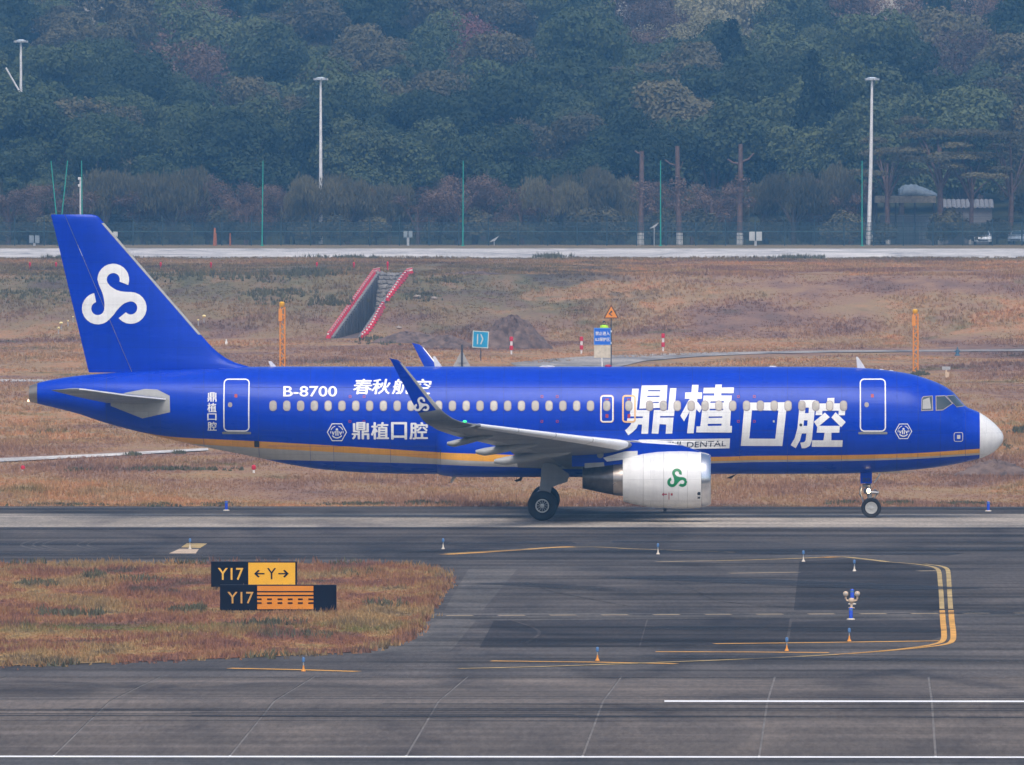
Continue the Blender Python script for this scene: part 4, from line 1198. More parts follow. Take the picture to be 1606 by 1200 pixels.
# banner with small capitals
b_ = [S(1002, 689.5), S(1145, 687.7), S(1144, 703.3), S(1000, 706)]
ban = lay_on(bm_from_polys([[b_]]), 'banner', LETTER, on_f, fuselage, 0.1, None, 0.012)
def word_slant(body, a, b2, rise):
    p, q = S(*a), S(*b2)
    m_ = bm_from_text(body, p[0], q[0], q[1], p[1], 0.008, 0.08)
    for v in m_.verts: v.co.y += (v.co.x - p[0]) / (q[0] - p[0]) * rise
    return lay_on(m_, 'lettering', NAVYT, on_f, ban, 0.1, None, 0.018)
word_slant('DENTAL', (1077, 693.5), (1138.5, 702.3), 0.06)
word_slant('DINGZHI', (1003, 694.5), (1068, 703.3), 0.05)
# hexagonal badges
def badge(px, py, r):
    cx, cz = S(px, py)
    k = r / 40.75
    hexa = lambda q: [(cx + q * k * math.cos(R(60 * i)), cz + q * k * math.sin(R(60 * i)) * 1.02) for i in range(6)]
    polys = [[hexa(1.0), list(reversed(hexa(0.90)))]]
    circ = lambda q, a0, a1, n=16: [(cx + q * k * math.cos(R(lerp(a0, a1, i / n))), cz + q * k * math.sin(R(lerp(a0, a1, i / n)))) for i in range(n + 1)]
    for a0, a1 in ((20, 75), (105, 160), (170, 190), (-10, 10)):
        polys.append([circ(0.66, a0, a1) + list(reversed(circ(0.58, a0, a1)))])
    polys.append([circ(0.62, 215, 325) + list(reversed(circ(0.5, 215, 325)))])
    for u in (-0.10, 0.10):
        polys.append([[(cx + (u - 0.055) * k, cz - 0.34 * k), (cx + (u + 0.055) * k, cz - 0.34 * k), (cx + (u + 0.055) * k, cz + 0.16 * k), (cx + (u - 0.055) * k, cz + 0.16 * k)]])
    polys.append([[(cx + 0.13 * k * math.cos(R(30 * i)), cz + 0.28 * k + 0.11 * k * math.sin(R(30 * i))) for i in range(12)]])
    for u in (-0.36, 0.36):
        polys.append([[(cx + (u - 0.15) * k, cz + 0.08 * k), (cx + (u - 0.06) * k, cz + 0.08 * k), (cx + u * k, cz - 0.10 * k), (cx + (u + 0.06) * k, cz + 0.08 * k), (cx + (u + 0.15) * k, cz + 0.08 * k), (cx + (u + 0.05) * k, cz - 0.24 * k), (cx + (u - 0.05) * k, cz - 0.24 * k)]])
    lay_on(bm_from_polys(polys), 'hexagon_badge', LETTER, on_f, fuselage, 0.1, None, 0.010)
badge(528.5, 678, 15.8)
badge(1417, 676.6, 13.6)
# small red points
for px in (549, 571, 850, 874, 1158, 1183):
    for py in (622.3, 661):
        cx, cz = S(px, py)
        lay_on(bm_from_polys([ring_poly(cx, cz, 0.10, 0.10, 0.03, 0.02)]), 'red_stencil', REDF, on_f, fuselage, None, None, 0.008)
cx, cz = S(1504, 686)
lay_on(bm_from_polys([[rrect(cx, cz, 0.13, 0.15, 0.02)], ring_poly(cx - 0.01, cz, 0.36, 0.36, 0.08, 0.025)]), 'static_port', plain('port_metal', (0.55, 0.52, 0.5), 0.4), on_f, fuselage, 0.1, 0.1, 0.010)
for px, py, w, h in ((1213.5, 661, 0.07, 0.09), (1256, 666.5, 0.1, 0.1)):
    cx, cz = S(px, py)
    lay_on(bm_from_polys([[rrect(cx, cz, w, h, 0.03)]]), 'service_point', HUB if px < 1220 else DARK, on_f, fuselage, None, None, 0.020)
cx, cz = S(402, 697)
lay_on(bm_from_polys([[rrect(cx, cz, 0.2, 0.24, 0.03)]]), 'outflow_valve', DARK, on_f, fuselage, 0.1, None, 0.012)
# skin joints: fine lap lines round and along the body
JOINT = plain('skin_joint', (0.004, 0.02, 0.20), 0.6)
for px in (165, 250, 318, 405, 486, 523, 612, 700, 790, 880, 1006, 1086, 1160, 1235, 1320, 1407, 1440, 1475, 1515):
    x = S(px, 650)[0]
    zc, h, w = fus(x)
    b = MB()
    pts = [fus_at(x, zc + h * math.cos(R(a)), 0.004) for a in range(6, 172, 6)]
    b.loft([[(p[0] - 0.006, p[1], p[2]), (p[0] + 0.006, p[1], p[2])] for p in pts], 0, False, False)
    b.build('skin_joint', JOINT, fuselage)
for py, xa, xb in ((608, 300, 1430), (675.5, 410, 1470), (700, 420, 700)):       # lap seams along the body
    b = MB()
    pts = [on_f(S(px, py)[0], S(px, py)[1], 0.004) for px in np.linspace(xa, xb, 60)]
    b.loft([[(p[0], p[1], p[2] - 0.005), (p[0], p[1], p[2] + 0.005)] for p in pts], 0, False, False)
    b.build('lap_seam', JOINT, fuselage)
# ---- aerials
def blade(pts, name, mat, Y=0.0, t=0.05):
    P = [onY(px, py, Y) for px, py in pts]
    b = MB(); b.prism([(p.x, Y - t / 2, p.z) for p in P], (0, t, 0))
    return b.build(name, mat, fuselage)
blade([(1342.6, 560), (1345, 559.6), (1350, 566), (1357.5, 578), (1344.5, 577)], 'aerial', WHITE)
blade([(421, 567), (425.5, 566.6), (434, 576), (424.5, 576)], 'aerial', WHITE)
blade([(679, 559.5), (682, 558.6), (694, 576), (682, 576)], 'aerial', WHITE)
blade([(845, 576), (850, 573.3), (866, 573.2), (872, 576)], 'aerial_dome', WHITE, t=0.4)
blade([(1206, 576), (1208, 574), (1216, 574), (1219, 576)], 'aerial_dome', WHITE, t=0.2)
blade([(1379, 580), (1380, 578.4), (1386, 579.4), (1386, 581)], 'aerial_dome', WHITE, t=0.1)
blade([(1394, 582), (1395, 580.2), (1401, 581), (1401, 583)], 'aerial_dome', WHITE, t=0.1)
blade([(712, 741), (722, 741), (709, 757), (705.5, 757.6)], 'aerial', GREYW)
blade([(806, 753.5), (814, 751), (818, 746), (820, 746), (818, 754), (810, 756)], 'drain_mast', DARK)
blade([(1139, 750), (1146, 747), (1158, 742), (1152, 746.5), (1147, 751)], 'drain_mast', DARK)
blade([(407, 715), (410, 713), (423, 716), (424, 720), (421.5, 720), (421, 717.5), (410, 715.5)], 'tail_bumper', DARK, t=0.06)
p = onY(954, 574.6, 0)
b = MB(); b.ball((p.x, 0, p.z), 0.1, 10, sq=(1.4, 1, 0.7)); b.build('beacon', REDF, fuselage)

# ---- landing gear
def wheel(cx, cy, r, w, hubr, s, parent, nspoke=12, disc=False):
    b = MB()
    prof = [(-w / 2 * 0.55, hubr), (-w / 2 * 0.85, hubr * 1.12), (-w / 2, r * 0.80), (-w / 2 * 0.86, r * 0.94), (-w / 2 * 0.5, r * 0.995), (0, r), (w / 2 * 0.5, r * 0.995), (w / 2 * 0.86, r * 0.94), (w / 2, r * 0.80), (w / 2 * 0.85, hubr * 1.12), (w / 2 * 0.55, hubr)]
    b.lathe(prof, (cx, cy, r), axis=(0, 1, 0), n=40)
    t = b.build('wheel', TYRE, parent, smooth=40)
    b = MB()
    o = s * w / 2
    b.lathe([(o * 0.80, hubr * 1.0), (o * 0.92, hubr * 0.98), (o * 0.92, hubr * 0.84), (o * 0.6, hubr * 0.80)], (cx, cy, r), axis=(0, 1, 0), n=36)
    b.lathe([(o * 0.6, hubr * 0.3), (o * 0.95, hubr * 0.28), (o * 1.0, hubr * 0.12), (o * 1.0, 0.001)], (cx, cy, r), axis=(0, 1, 0), n=20)
    b.build('rim', HUB, t, smooth=40)
    b = MB()
    b.lathe([(o * 0.55, hubr * 0.85), (o * 0.55, 0.001)], (cx, cy, r), axis=(0, 1, 0), n=24, mi=1 if disc else 0)
    for k in range(nspoke):
        a = 2 * math.pi * k / nspoke
        c_, s_ = math.cos(a), math.sin(a)
        p0, p1 = (cx + c_ * hubr * 0.28, cy + o * 0.66, r + s_ * hubr * 0.28), (cx + c_ * hubr * 0.86, cy + o * 0.7, r + s_ * hubr * 0.86)
        b.tube([p0, p1], hubr * 0.045, 5, mi=1)
    b.build('hub', [DARK, HUB], t)
    return t
def main_gear(s):
    gx = onY(850.5, 797, -4.25).x
    gy = s * 3.8
    b = MB()
    top = wing_pt(3.8, 0.78, -1, s)[2] + 0.15
    b.tube([(gx + 0.18, gy, top), (gx + 0.04, gy, 1.2), (gx, gy, 0.55)], [0.16, 0.15, 0.11], 14)
    b.tube([(gx, gy - 0.55, 0.58), (gx, gy + 0.55, 0.58)], 0.09, 12)
    leg = b.build('main_gear_leg', STEEL, plane, smooth=40)
    b = MB(); b.tube([(gx + 0.1, gy, 1.75), (gx + 0.9, gy - s * 1.0, 2.2)], 0.06, 8)
    b.tube([(gx - 0.12, gy, 1.15), (gx - 0.34, gy, 0.95), (gx - 0.12, gy, 0.68)], 0.035, 8)
    b.build('side_stay', STEEL, leg, smooth=40)
    yy = gy + s * 0.30
    P = [onY(px, py, -4.1) for px, py in ((849, 732), (853, 726), (870, 728), (893, 744), (890, 756), (877, 760), (865.5, 764.5), (862.5, 777), (846, 777), (848.5, 745))]
    b = MB(); b.prism([(p.x, yy - 0.025, p.z) for p in P], (0, 0.05, 0))
    b.build('gear_door', GREYW if False else WINGG, leg)
    for dy in (-0.46, 0.46):
        wheel(gx, gy + dy, 0.572, 0.41, 0.265, 1 if dy > 0 else -1, leg)
main_gear(-1); main_gear(1)
def nose_gear():
    gx = onY(1366.5, 797, -0.3).x
    Q = lambda px, py: (onY(px, py, 0).x, onY(px, py, 0).z)
    a, c_ = Q(1358, 740), Q(1366.5, 796)
    b = MB()
    b.tube([(a[0], 0, a[1] + 0.3), (lerp(a[0], c_[0], 0.55), 0, lerp(a[1], c_[1], 0.55)), (c_[0], 0, c_[1])], [0.11, 0.10, 0.07], 14)
    b.tube([(gx, -0.3, 0.385), (gx, 0.3, 0.385)], 0.06, 10)
    leg = b.build('nose_gear_leg', STEEL, plane, smooth=40)
    b = MB()
    p = [Q(*t) for t in ((1351, 763), (1349, 775), (1354, 787), (1362, 790))]
    b.tube([(x, 0.0, z) for x, z in p], 0.04, 8)
    p = [Q(*t) for t in ((1371, 768), (1377, 772), (1368, 786))]
    b.tube([(x, 0.0, z) for x, z in p], 0.04, 8)
    p = [Q(*t) for t in ((1365, 772), (1378, 773))]
    b.tube([(x, -0.1, z) for x, z in p], 0.06, 8)
    b.tube([(x, 0.1, z) for x, z in p], 0.06, 8)
    p = [Q(*t) for t in ((1353, 762), (1366, 761))]
    b.tube([(x, -0.16, z) for x, z in p], 0.055, 8)
    b.build('torque_link', STEEL, leg, smooth=40)
    b = MB()
    p = [Q(*t) for t in ((1371, 757), (1381, 743))]
    b.tube([(x, -0.12, z) for x, z in p], 0.025, 8)
    b.build('drag_stay', HUB, leg, smooth=40)
    P = [onY(px, py, -0.35) for px, py in ((1349, 736), (1367.5, 736), (1367.5, 758.5), (1349.5, 758.5))]
    b = MB(); b.prism([(p.x, -0.37, p.z) for p in P], (0, 0.035, 0))
    d = b.build('nose_gear_door', BLUE, leg)
    z0 = onY(1353, 756, -0.37)
    z1 = onY(1364.5, 749.5, -0.37)
    lay_on(bm_from_text('00', z0.x, z1.x, z0.z, z1.z, 0.02), 'lettering', NAVYT, lambda x, z, e: (x, -0.37 - e, z), d, None)
    q = onY(1360, 770, -0.2)
    b = MB(); b.lathe([(-0.1, 0.11), (0.06, 0.125), (0.075, 0.02)], (q.x, -0.22, q.z), axis=(0.75, -0.66, 0), n=16)
    lh = b.build('taxi_light', STEEL, leg, smooth=40)
    b = MB(); b.ball((q.x + 0.05, -0.27, q.z), 0.095, 12, sq=(0.8, 0.8, 1))
    b.build('lamp_lens', plain('lit_lamp', (1, 0.9, 0.7), 0.3, emit=((1.0, 0.72, 0.42), 9.0)), lh, smooth=60)
    q = onY(1359.6, 735.6, -0.37)
    b = MB(); b.ball((q.x, -0.39, q.z), 0.05, 8); b.build('upper_lamp', plain('small_lamp', (1, 0.95, 0.9), 0.3, emit=((1, 0.9, 0.8), 1.2)), lh, smooth=60)
    for dy in (-0.24, 0.24):
        wheel(gx, dy, 0.384, 0.21, 0.235, 1 if dy > 0 else -1, leg, 8, True)
nose_gear()
# ================================================================== things on the airfield
BLACKP = plain('sign_black', (0.004, 0.005, 0.014), 0.6, spec=0.12)
SIGNY = plain('sign_yellow', (0.80, 0.42, 0.01), 0.5, coat=0.1, wear=0.06)
SIGNO = plain('sign_amber', (0.68, 0.235, 0.008), 0.5, coat=0.1, wear=0.08)
SIGNT = plain('sign_yellow_text', (0.78, 0.45, 0.05), 0.5)
BLUEL = plain('blue_lens', (0.01, 0.06, 0.55), 0.25, coat=0.4)
BLUEM = plain('faded_blue_lens', (0.07, 0.17, 0.36), 0.35, coat=0.3)
BEIGE = plain('beige_housing', (0.62, 0.46, 0.32), 0.5)
ORNG = plain('orange_base', (0.75, 0.28, 0.02), 0.5)
WHITEP = plain('white_plastic', (0.75, 0.73, 0.70), 0.5)
REDP = plain('red_plastic', (0.60, 0.02, 0.05), 0.45)
MASTO = plain('mast_orange', (0.70, 0.26, 0.03), 0.5)
TEAL = plain('sign_teal', (0.01, 0.28, 0.50), 0.4, coat=0.2)
SIGNB = plain('sign_blue', (0.01, 0.12, 0.58), 0.4, coat=0.2)
SBORD = plain('sign_border', (0.45, 0.55, 0.55), 0.5)
GALV = plain('galvanised', (0.42, 0.43, 0.44), 0.5, 0.4)
POSTD = plain('dark_post', (0.05, 0.05, 0.06), 0.6)

# ---- the two taxiway signs
def sign_board(base_px, x0_, x1_, ytop, ybot, depth, lab):
    g = flat((x0_ + x1_) / 2, base_px)
    Y = g.y
    a, c_ = onY(x0_, ybot, Y), onY(x1_, ytop, Y)
    e = empty('taxiway_sign', (g.x, Y, 0), 0, lab, 'sign', 'taxiway guidance signs on the grass island')
    w, h = c_.x - a.x, c_.z - a.z
    b = MB(); b.box((0, depth / 2, a.z + h / 2), (w, depth, h))
    box = b.build('housing', BLACKP, e)
    bv = box.modifiers.new('soft', 'BEVEL'); bv.width = 0.012; bv.segments = 2
    n_ = max(3, int(w / 0.52) + 1)
    for i in range(n_):
        x = lerp(-w / 2 + 0.2, w / 2 - 0.2, i / (n_ - 1))
        b = MB(); b.tube([(x, depth / 2, 0), (x, depth / 2, a.z)], 0.03, 8); b.box((x, depth / 2, 0.02), (0.14, 0.14, 0.03)); b.build('leg', POSTD, e, smooth=40)
    def P(px, py): q = onY(px, py, Y); return (q.x - g.x, q.z)
    return e, P
def panel_on(e, P, x0_, x1_, y0_, y1_, mat, name='sign_panel', d=0.006):
    a, c_ = P(x0_, y1_), P(x1_, y0_)
    b = MB(); b.box(((a[0] + c_[0]) / 2, -d, (a[1] + c_[1]) / 2), (c_[0] - a[0], 2 * d - 0.004, c_[1] - a[1]))
    return b.build(name, mat, e)
def text_on(par, P, body, x0_, x1_, y0_, y1_, mat, bold, d=0.016):
    a, c_ = P(x0_, y1_), P(x1_, y0_)
    return lay_on(bm_from_text(body, a[0], c_[0], a[1], c_[1], bold), 'lettering', mat, lambda x, z, q: (x, -d - q, z), par, None, None, 0.0)
e, P = sign_board(926, 331, 465.5, 881, 920.5, 0.30, 'taxiway sign reading Y17 on black and an arrowed Y on yellow, the farther of two')
pl = panel_on(e, P, 332.5, 388, 882.5, 919, BLACKP)
text_on(pl, P, 'Y17', 342, 381.5, 891, 909.5, SIGNT, 0.012)
py_ = panel_on(e, P, 389.5, 463, 882.5, 919, SIGNY)
text_on(py_, P, 'Y', 419, 433, 891, 908.5, BLACKP, 0.004)
def poly_on(par, P, loops, mat, name='arrow', d=0.016):
    return lay_on(bm_from_polys([[[P(*q) for q in lp]] for lp in loops]), name, mat, lambda x, z, q: (x, -d - q, z), par, None, None, 0.0)
poly_on(py_, P, [[(400, 898.8), (415, 898.8), (415, 900.8), (400, 900.8)], [(398.5, 899.8), (405, 893.6), (407.4, 895), (402.6, 899.8), (407.4, 904.6), (405, 906)]], BLACKP)
poly_on(py_, P, [[(436.5, 898.8), (451, 898.8), (451, 900.8), (436.5, 900.8)], [(453, 899.8), (446.5, 906), (444.1, 904.6), (448.9, 899.8), (444.1, 895), (446.5, 893.6)]], BLACKP)
e, P = sign_board(962, 345, 527.5, 917.5, 957.5, 0.30, 'taxiway sign reading Y17 beside an amber runway-holding pattern, the nearer and wider of two')
pl = panel_on(e, P, 346.5, 402, 919, 956, BLACKP)
text_on(pl, P, 'Y17', 357, 397.5, 928.5, 946.5, plain('sign_amber_text', (0.55, 0.30, 0.07), 0.5), 0.008)
pa = panel_on(e, P, 403.5, 491.5, 919, 955.5, SIGNO)
bars = [[(403.5, y), (491.5, y), (491.5, y + 2), (403.5, y + 2)] for y in (927, 933)]
for y in (938.6, 944.6):
    for x0_, x1_ in ((403.5, 410.5), (419, 426.5), (435.3, 443), (451.3, 459), (467.3, 475), (483.5, 491.5)):
        bars.append([(x0_, y), (x1_, y), (x1_, y + 2.4), (x0_, y + 2.4)])
poly_on(pa, P, bars, BLACKP, 'black_bars')
panel_on(e, P, 493, 526, 919, 956, BLACKP)

# ---- taxiway edge lights
def edge_light(px, py, lit, basem, lab):
    g = flat(px, py)
    e = empty('edge_light', (g.x, g.y, 0.004), 0, lab, 'edge light', 'small blue taxiway edge lights on thin stems')
    e.scale = (0.85, 0.85, 0.95)
    b = MB(); b.lathe([(0, 0.075), (0.02, 0.07), (0.08, 0.032), (0.17, 0.022), (0.17, 0.001)], (0, 0, 0), axis=(0, 0, 1), n=12); b.build('base', basem, e, smooth=40)
    b = MB(); b.tube([(0, 0, 0.16), (0, 0, 0.27)], 0.018, 8); b.build('stem', GALV, e, smooth=40)
    b = MB(); b.lathe([(0.26, 0.02), (0.275, 0.048), (0.37, 0.052), (0.40, 0.035), (0.41, 0.001)], (0, 0, 0), axis=(0, 0, 1), n=12); b.build('lens', lit, e, smooth=40)
PALEB = plain('pale_base', (0.62, 0.55, 0.45), 0.6)
for px, py, m_, lab in ((298, 861.5, PALEB, 'blue edge light standing on a beige concrete pad'), (695, 861.5, PALEB, 'blue edge light on dark asphalt below the airliner\'s wing tip'), (1032, 869.5, PALEB, 'blue edge light on the taxiway in front of the engine pod'),
                        (1260, 881, PALEB, 'blue edge light at the upper yellow line below the nose wheel'), (1340, 896, PALEB, 'blue edge light just above the twin-headed guard light'), (1332, 1006, ORNG, 'orange-footed blue edge light just below the short blue marker'),
                        (1234, 1021, ORNG, 'orange-footed blue edge light on the lower yellow lines at right'), (937, 1036.5, ORNG, 'orange-footed blue edge light alone in the middle of the lower yellow line'), (476, 1053, ORNG, 'orange-footed blue edge light below the black taxiway signs')):
    edge_light(px, py, BLUEM, m_, lab)
def blue_marker(px, py, h, lab):
    g = flat(px, py)
    e = empty('edge_marker', (g.x, g.y, 0.004), 0, lab, 'marker', 'stubby blue reflective edge markers')
    b = MB(); b.lathe([(0, 0.13), (0.03, 0.12), (0.04, 0.07)], (0, 0, 0), axis=(0, 0, 1), n=14); b.build('foot', PALEB, e, smooth=40)
    b = MB(); b.lathe([(0.03, 0.058), (h - 0.03, 0.062), (h, 0.04), (h, 0.001)], (0, 0, 0), axis=(0, 0, 1), n=14); b.build('tube', BLUEL, e, smooth=40)
    b = MB(); b.lathe([(h * 0.78, 0.0645), (h * 0.9, 0.0645)], (0, 0, 0), axis=(0, 0, 1), n=14); b.build('band', BLUEM, e, smooth=40)
blue_marker(355, 801, 0.38, 'stubby blue marker behind the taxiway below the tail')
blue_marker(1550, 802, 0.38, 'stubby blue marker behind the taxiway right of the nose wheel')
blue_marker(1334.5, 972, 0.36, 'stubby blue marker just below the twin-headed guard light')
blue_marker(1336.5, 948, 0.48, 'stubby blue marker standing directly behind the twin-headed guard light')
g = flat(1335.5, 954)
e = empty('guard_light', (g.x, g.y, 0.004), 0, 'beige twin-headed guard light with two round lamps on raised arms', 'guard light')
b = MB(); b.lathe([(0, 0.10), (0.02, 0.1), (0.03, 0.04), (0.14, 0.035), (0.15, 0.06), (0.19, 0.095), (0.26, 0.10), (0.31, 0.07), (0.32, 0.001)], (0, 0, 0), axis=(0, 0, 1), n=16); b.build('pedestal', BEIGE, e, smooth=40)
for s in (-1, 1):
    b = MB(); b.tube([(s * 0.07, 0, 0.22), (s * 0.15, 0, 0.24), (s * 0.18, 0, 0.30), (s * 0.18, 0, 0.38)], 0.03, 8); arm = b.build('arm', BEIGE, e, smooth=40)
    b = MB(); b.lathe([(-0.06, 0.001), (-0.06, 0.07), (0.0, 0.088), (0.07, 0.06), (0.08, 0.001)], (s * 0.18, 0, 0.44), axis=(0, -1, 0), n=16); b.build('lamp_head', BEIGE, arm, smooth=40)
    b = MB(); b.lathe([(0.075, 0.05), (0.086, 0.03), (0.088, 0.001)], (s * 0.18, 0, 0.44), axis=(0, -1, 0), n=16); b.build('lamp_lens', SHADE, arm, smooth=40)

# ---- red and white posts, small markers in the field
def rw_post(px, py, hpx, lab):
    g = flat(px, py); h = hpx / pxm(g.y)
    e = empty('marker_post', (g.x, g.y, 0), 0, lab, 'marker post', 'red and white marker posts in the field')
    for i, m_ in enumerate((WHITEP, REDP, WHITEP, REDP)):
        r = (0.07, 0.13, 0.09, 0.13)[i]
        b = MB(); b.lathe([(h * i / 4, 0.001), (h * i / 4, r * 0.9), (h * (i + 0.5) / 4, r), (h * (i + 1) / 4 - 0.004, r * 0.9), (h * (i + 1) / 4 - 0.004, 0.001)], (0, 0, 0), axis=(0, 0, 1), n=12); b.build('band', m_, e, smooth=40)
rw_post(802, 556, 28, 'red and white post beside the brown dirt heap and teal sign')
rw_post(912, 555, 27, 'red and white post just left of the blue notice board')
rw_post(1040, 551, 28, 'red and white post right of the orange triangular sign')
def red_peg(px, py, hpx, lab, white=True):
    g = gnd(px, py); h = hpx / pxm(g.y)
    e = empty('marker_peg', tuple(g), 0, lab, 'marker peg', 'small red pegs in the grass')
    b = MB(); b.tube([(0, 0, 0), (0, 0, h * 0.45)], 0.05, 8); b.build('foot', WHITEP if white else REDP, e, smooth=40)
    b = MB(); b.lathe([(h * 0.4, 0.06), (h * 0.55, 0.10), (h * 0.9, 0.09), (h, 0.02)], (0, 0, 0), axis=(0, 0, 1), n=10); b.build('cap', REDP, e, smooth=40)
red_peg(36, 741, 11, 'small red peg in the grass below the tail cone at far left')
red_peg(398, 742, 13, 'small red peg in the grass under the rear fuselage')
for px, lab in ((47, 'red peg on the bank near the left edge of the picture'), (88, 'red peg on the bank touching the trailing edge of the tail fin'), (252, 'red peg on the bank just right of the tail fin top'), (331, 'red peg on the bank between tail fin and concrete cut'), (497, 'red peg on the bank close to the red barriers'), (555, 'red peg on the bank just left of the barrier top'), (608, 'red peg between the two rows of red barriers')):
    red_peg(px, 424 if px == 608 else 421, 14 if px == 608 else 10, lab, False)
def white_peg(px, py, w, h, lab):
    g = gnd(px, py); k = pxm(g.y)
    e = empty('survey_marker', tuple(g), 0, lab, 'marker', 'pale markers lying in the field')
    b = MB(); b.box((0, 0, h / k * 0.3), (w / k, w / k, h / k * 0.6), taper=0.8); b.build('base', WHITEP, e)
    b = MB(); b.tube([(0, 0, h / k * 0.6), (0, 0, h / k)], w / k * 0.25, 8); b.build('top', WHITEP, e, smooth=40)
white_peg(355, 541, 4.5, 9, 'small white marker in the field just right of the fin\'s leading edge')
LEMON = plain('pale_yellow_lens', (0.8, 0.66, 0.3), 0.4)
def ground_lamp(px, py, r, lab):
    g = gnd(px, py); k = pxm(g.y)
    e = empty('ground_lamp', tuple(g), 0, lab, 'ground lamp', 'pale yellow ground lamps on the bank')
    b = MB(); b.tube([(0, 0, 0), (0, 0, 0.35)], 0.03, 6); b.build('stem', GALV, e)
    b = MB(); b.ball((0, 0, 0.35 + r / k), r / k, 10, sq=(1.2, 1, 0.9)); b.build('lamp', LEMON, e, smooth=60)
for px, py, r, lab in ((96, 517, 2.6, 'pale yellow ground lamp left of the tail fin, largest of its cluster'), (92, 524, 2.0, 'pale yellow ground lamp left of the tail fin, lowest of its cluster'), (106.5, 512, 1.3, 'pale yellow ground lamp left of the fin, tiny one in the middle'), (114.5, 506, 1.4, 'pale yellow ground lamp touching the tail fin\'s trailing edge'), (320, 506, 2.6, 'pale yellow ground lamp on the bank just right of the fin'), (311, 511, 1.5, 'tiny pale yellow ground lamp at the fin\'s leading edge')):
    ground_lamp(px, py, r, lab)
# small bracket sign and bluish marker right of the cockpit
g = gnd(1484, 592); k = pxm(g.y)
e = empty('marker_stand', tuple(g), 0, 'small white T-shaped stand in the grass above the cockpit', 'stand')
b = MB(); b.box((0, 0, 8 / k), (2.6 / k, 0.1, 16 / k)); b.box((2.6 / k, 0.12, 4 / k), (4 / k, 0.2, 8 / k)); b.build('post', BEIGE, e)
b = MB(); b.box((0, 0, 14.5 / k), (13 / k, 0.12, 5 / k)); b.build('top_bar', GALV, e)
g = gnd(1501.5, 558); k = pxm(g.y)
e = empty('field_hydrant', tuple(g), 0, 'short bluish-grey hydrant standing by the service road at right', 'hydrant')
b = MB(); b.lathe([(0, 0.19), (0.08, 0.19), (0.1, 0.12), (0.42, 0.12), (0.45, 0.05), (0.6, 0.03), (0.6, 0.001)], (0, 0, 0), axis=(0, 0, 1), n=12); b.build('barrel', plain('hydrant_blue', (0.06, 0.13, 0.2), 0.6), e, smooth=40)
b = MB(); b.tube([(-0.2, 0, 0.3), (0.2, 0, 0.3)], 0.05, 8); b.build('outlet', plain('hydrant_blue_b', (0.07, 0.14, 0.2), 0.6), e, smooth=40)
# orange lattice masts
def mast(px, pyt, pyb, lab, Y=None):
    g = gnd(px, pyb); k = pxm(g.y); h = (pyb - pyt) / k
    e = empty('lattice_mast', tuple(g), 0, lab, 'mast', 'orange lattice masts in the field')
    r = 3.6 / k
    for sx in (-1, 1):
        for sy in (-1, 1):
            b = MB(); b.tube([(sx * r, sy * r, 0), (sx * r, sy * r, h * 0.93)], 0.045, 6); b.build('leg', MASTO, e, smooth=40)
    b = MB(); nn = 14
    for i in range(nn):
        z0_, z1_ = h * 0.93 * i / nn, h * 0.93 * (i + 1) / nn
        s = 1 if i % 2 else -1
        for sy in (-1, 1):
            b.tube([(-s * r, sy * r, z0_), (s * r, sy * r, z1_)], 0.026, 5)
            b.tube([(sy * r, -s * r, z0_), (sy * r, s * r, z1_)], 0.026, 5)
    b.build('bracing', MASTO, e)
    b = MB(); b.box((-0.12, -r - 0.06, h * 0.82), (0.22, 0.12, h * 0.16)); b.build('control_box', MASTO, e)
    b = MB(); b.lathe([(h * 0.93, 0.1), (h * 0.95, 0.17), (h * 0.985, 0.17), (h, 0.08), (h, 0.001)], (-0.03, 0, 0), axis=(0, 0, 1), n=12); b.build('lamp', SIGNY, e, smooth=40)
mast(443, 473, 590, 'orange lattice mast rising behind the rear fuselage')
mast(1436, 485, 586, 'orange lattice mast rising behind the flight deck')

# ---- signs in the field
def plate_sign(name, px0, px1, py0, py1, base, mat, lab, Y=None):
    g = gnd((px0 + px1) / 2, base)
    e = empty(name, tuple(g), 0, lab, 'sign')
    def P(px, py): q = onY(px, py, g.y); return (q.x - g.x, q.z - g.z)
    return e, P, g
e, P, g = plate_sign('arrow_sign', 741, 767, 518, 546, 566, TEAL, 'square teal sign with a bent white arrow beside the dirt heap')
def quad(P, pts, y0_, t, name, mat, par):
    b = MB(); b.prism([(P(*q)[0], y0_, P(*q)[1]) for q in pts], (0, t, 0)); return b.build(name, mat, par)
pl = quad(P, [(741.5, 518.5), (767, 520), (765.6, 546.5), (740.5, 545)], 0, 0.04, 'plate', SBORD, e)
quad(P, [(743, 520), (765.5, 521.4), (764.2, 545), (742, 543.6)], -0.008, 0.006, 'face', TEAL, pl)
quad(P, [(748.2, 524), (750.2, 524), (749.8, 540), (747.8, 540)], -0.018, 0.006, 'arrow', SBORD, pl)
quad(P, [(753.2, 524), (754.8, 524), (758, 530.5), (758, 533), (754.6, 540.5), (753, 539.5), (755.8, 532.5), (755.8, 531)], -0.018, 0.006, 'arrow', SBORD, pl)
b = MB(); b.tube([(0, 0.06, 0), (0, 0.06, P(754, 522)[1])], 0.035, 8); b.build('post', POSTD, e, smooth=40)
e, P, g = plate_sign('road_sign', 712, 737, 551, 576, 596, GALV, 'triangular sign seen from its bare grey back on a dark post')
quad(P, [(724.3, 549), (738, 575), (710.5, 575)], 0.06, 0.02, 'plate', plain('bare_aluminium', (0.42, 0.41, 0.40), 0.5, 0.3), e)
b = MB(); b.tube([(0, 0, 0), (0, 0, P(724, 541)[1])], 0.06, 10); b.build('post', POSTD, e, smooth=40)
b = MB(); b.box((0, 0.03, P(724, 568)[1]), (0.5, 0.05, 0.05)); b.build('bracket', GALV, e)
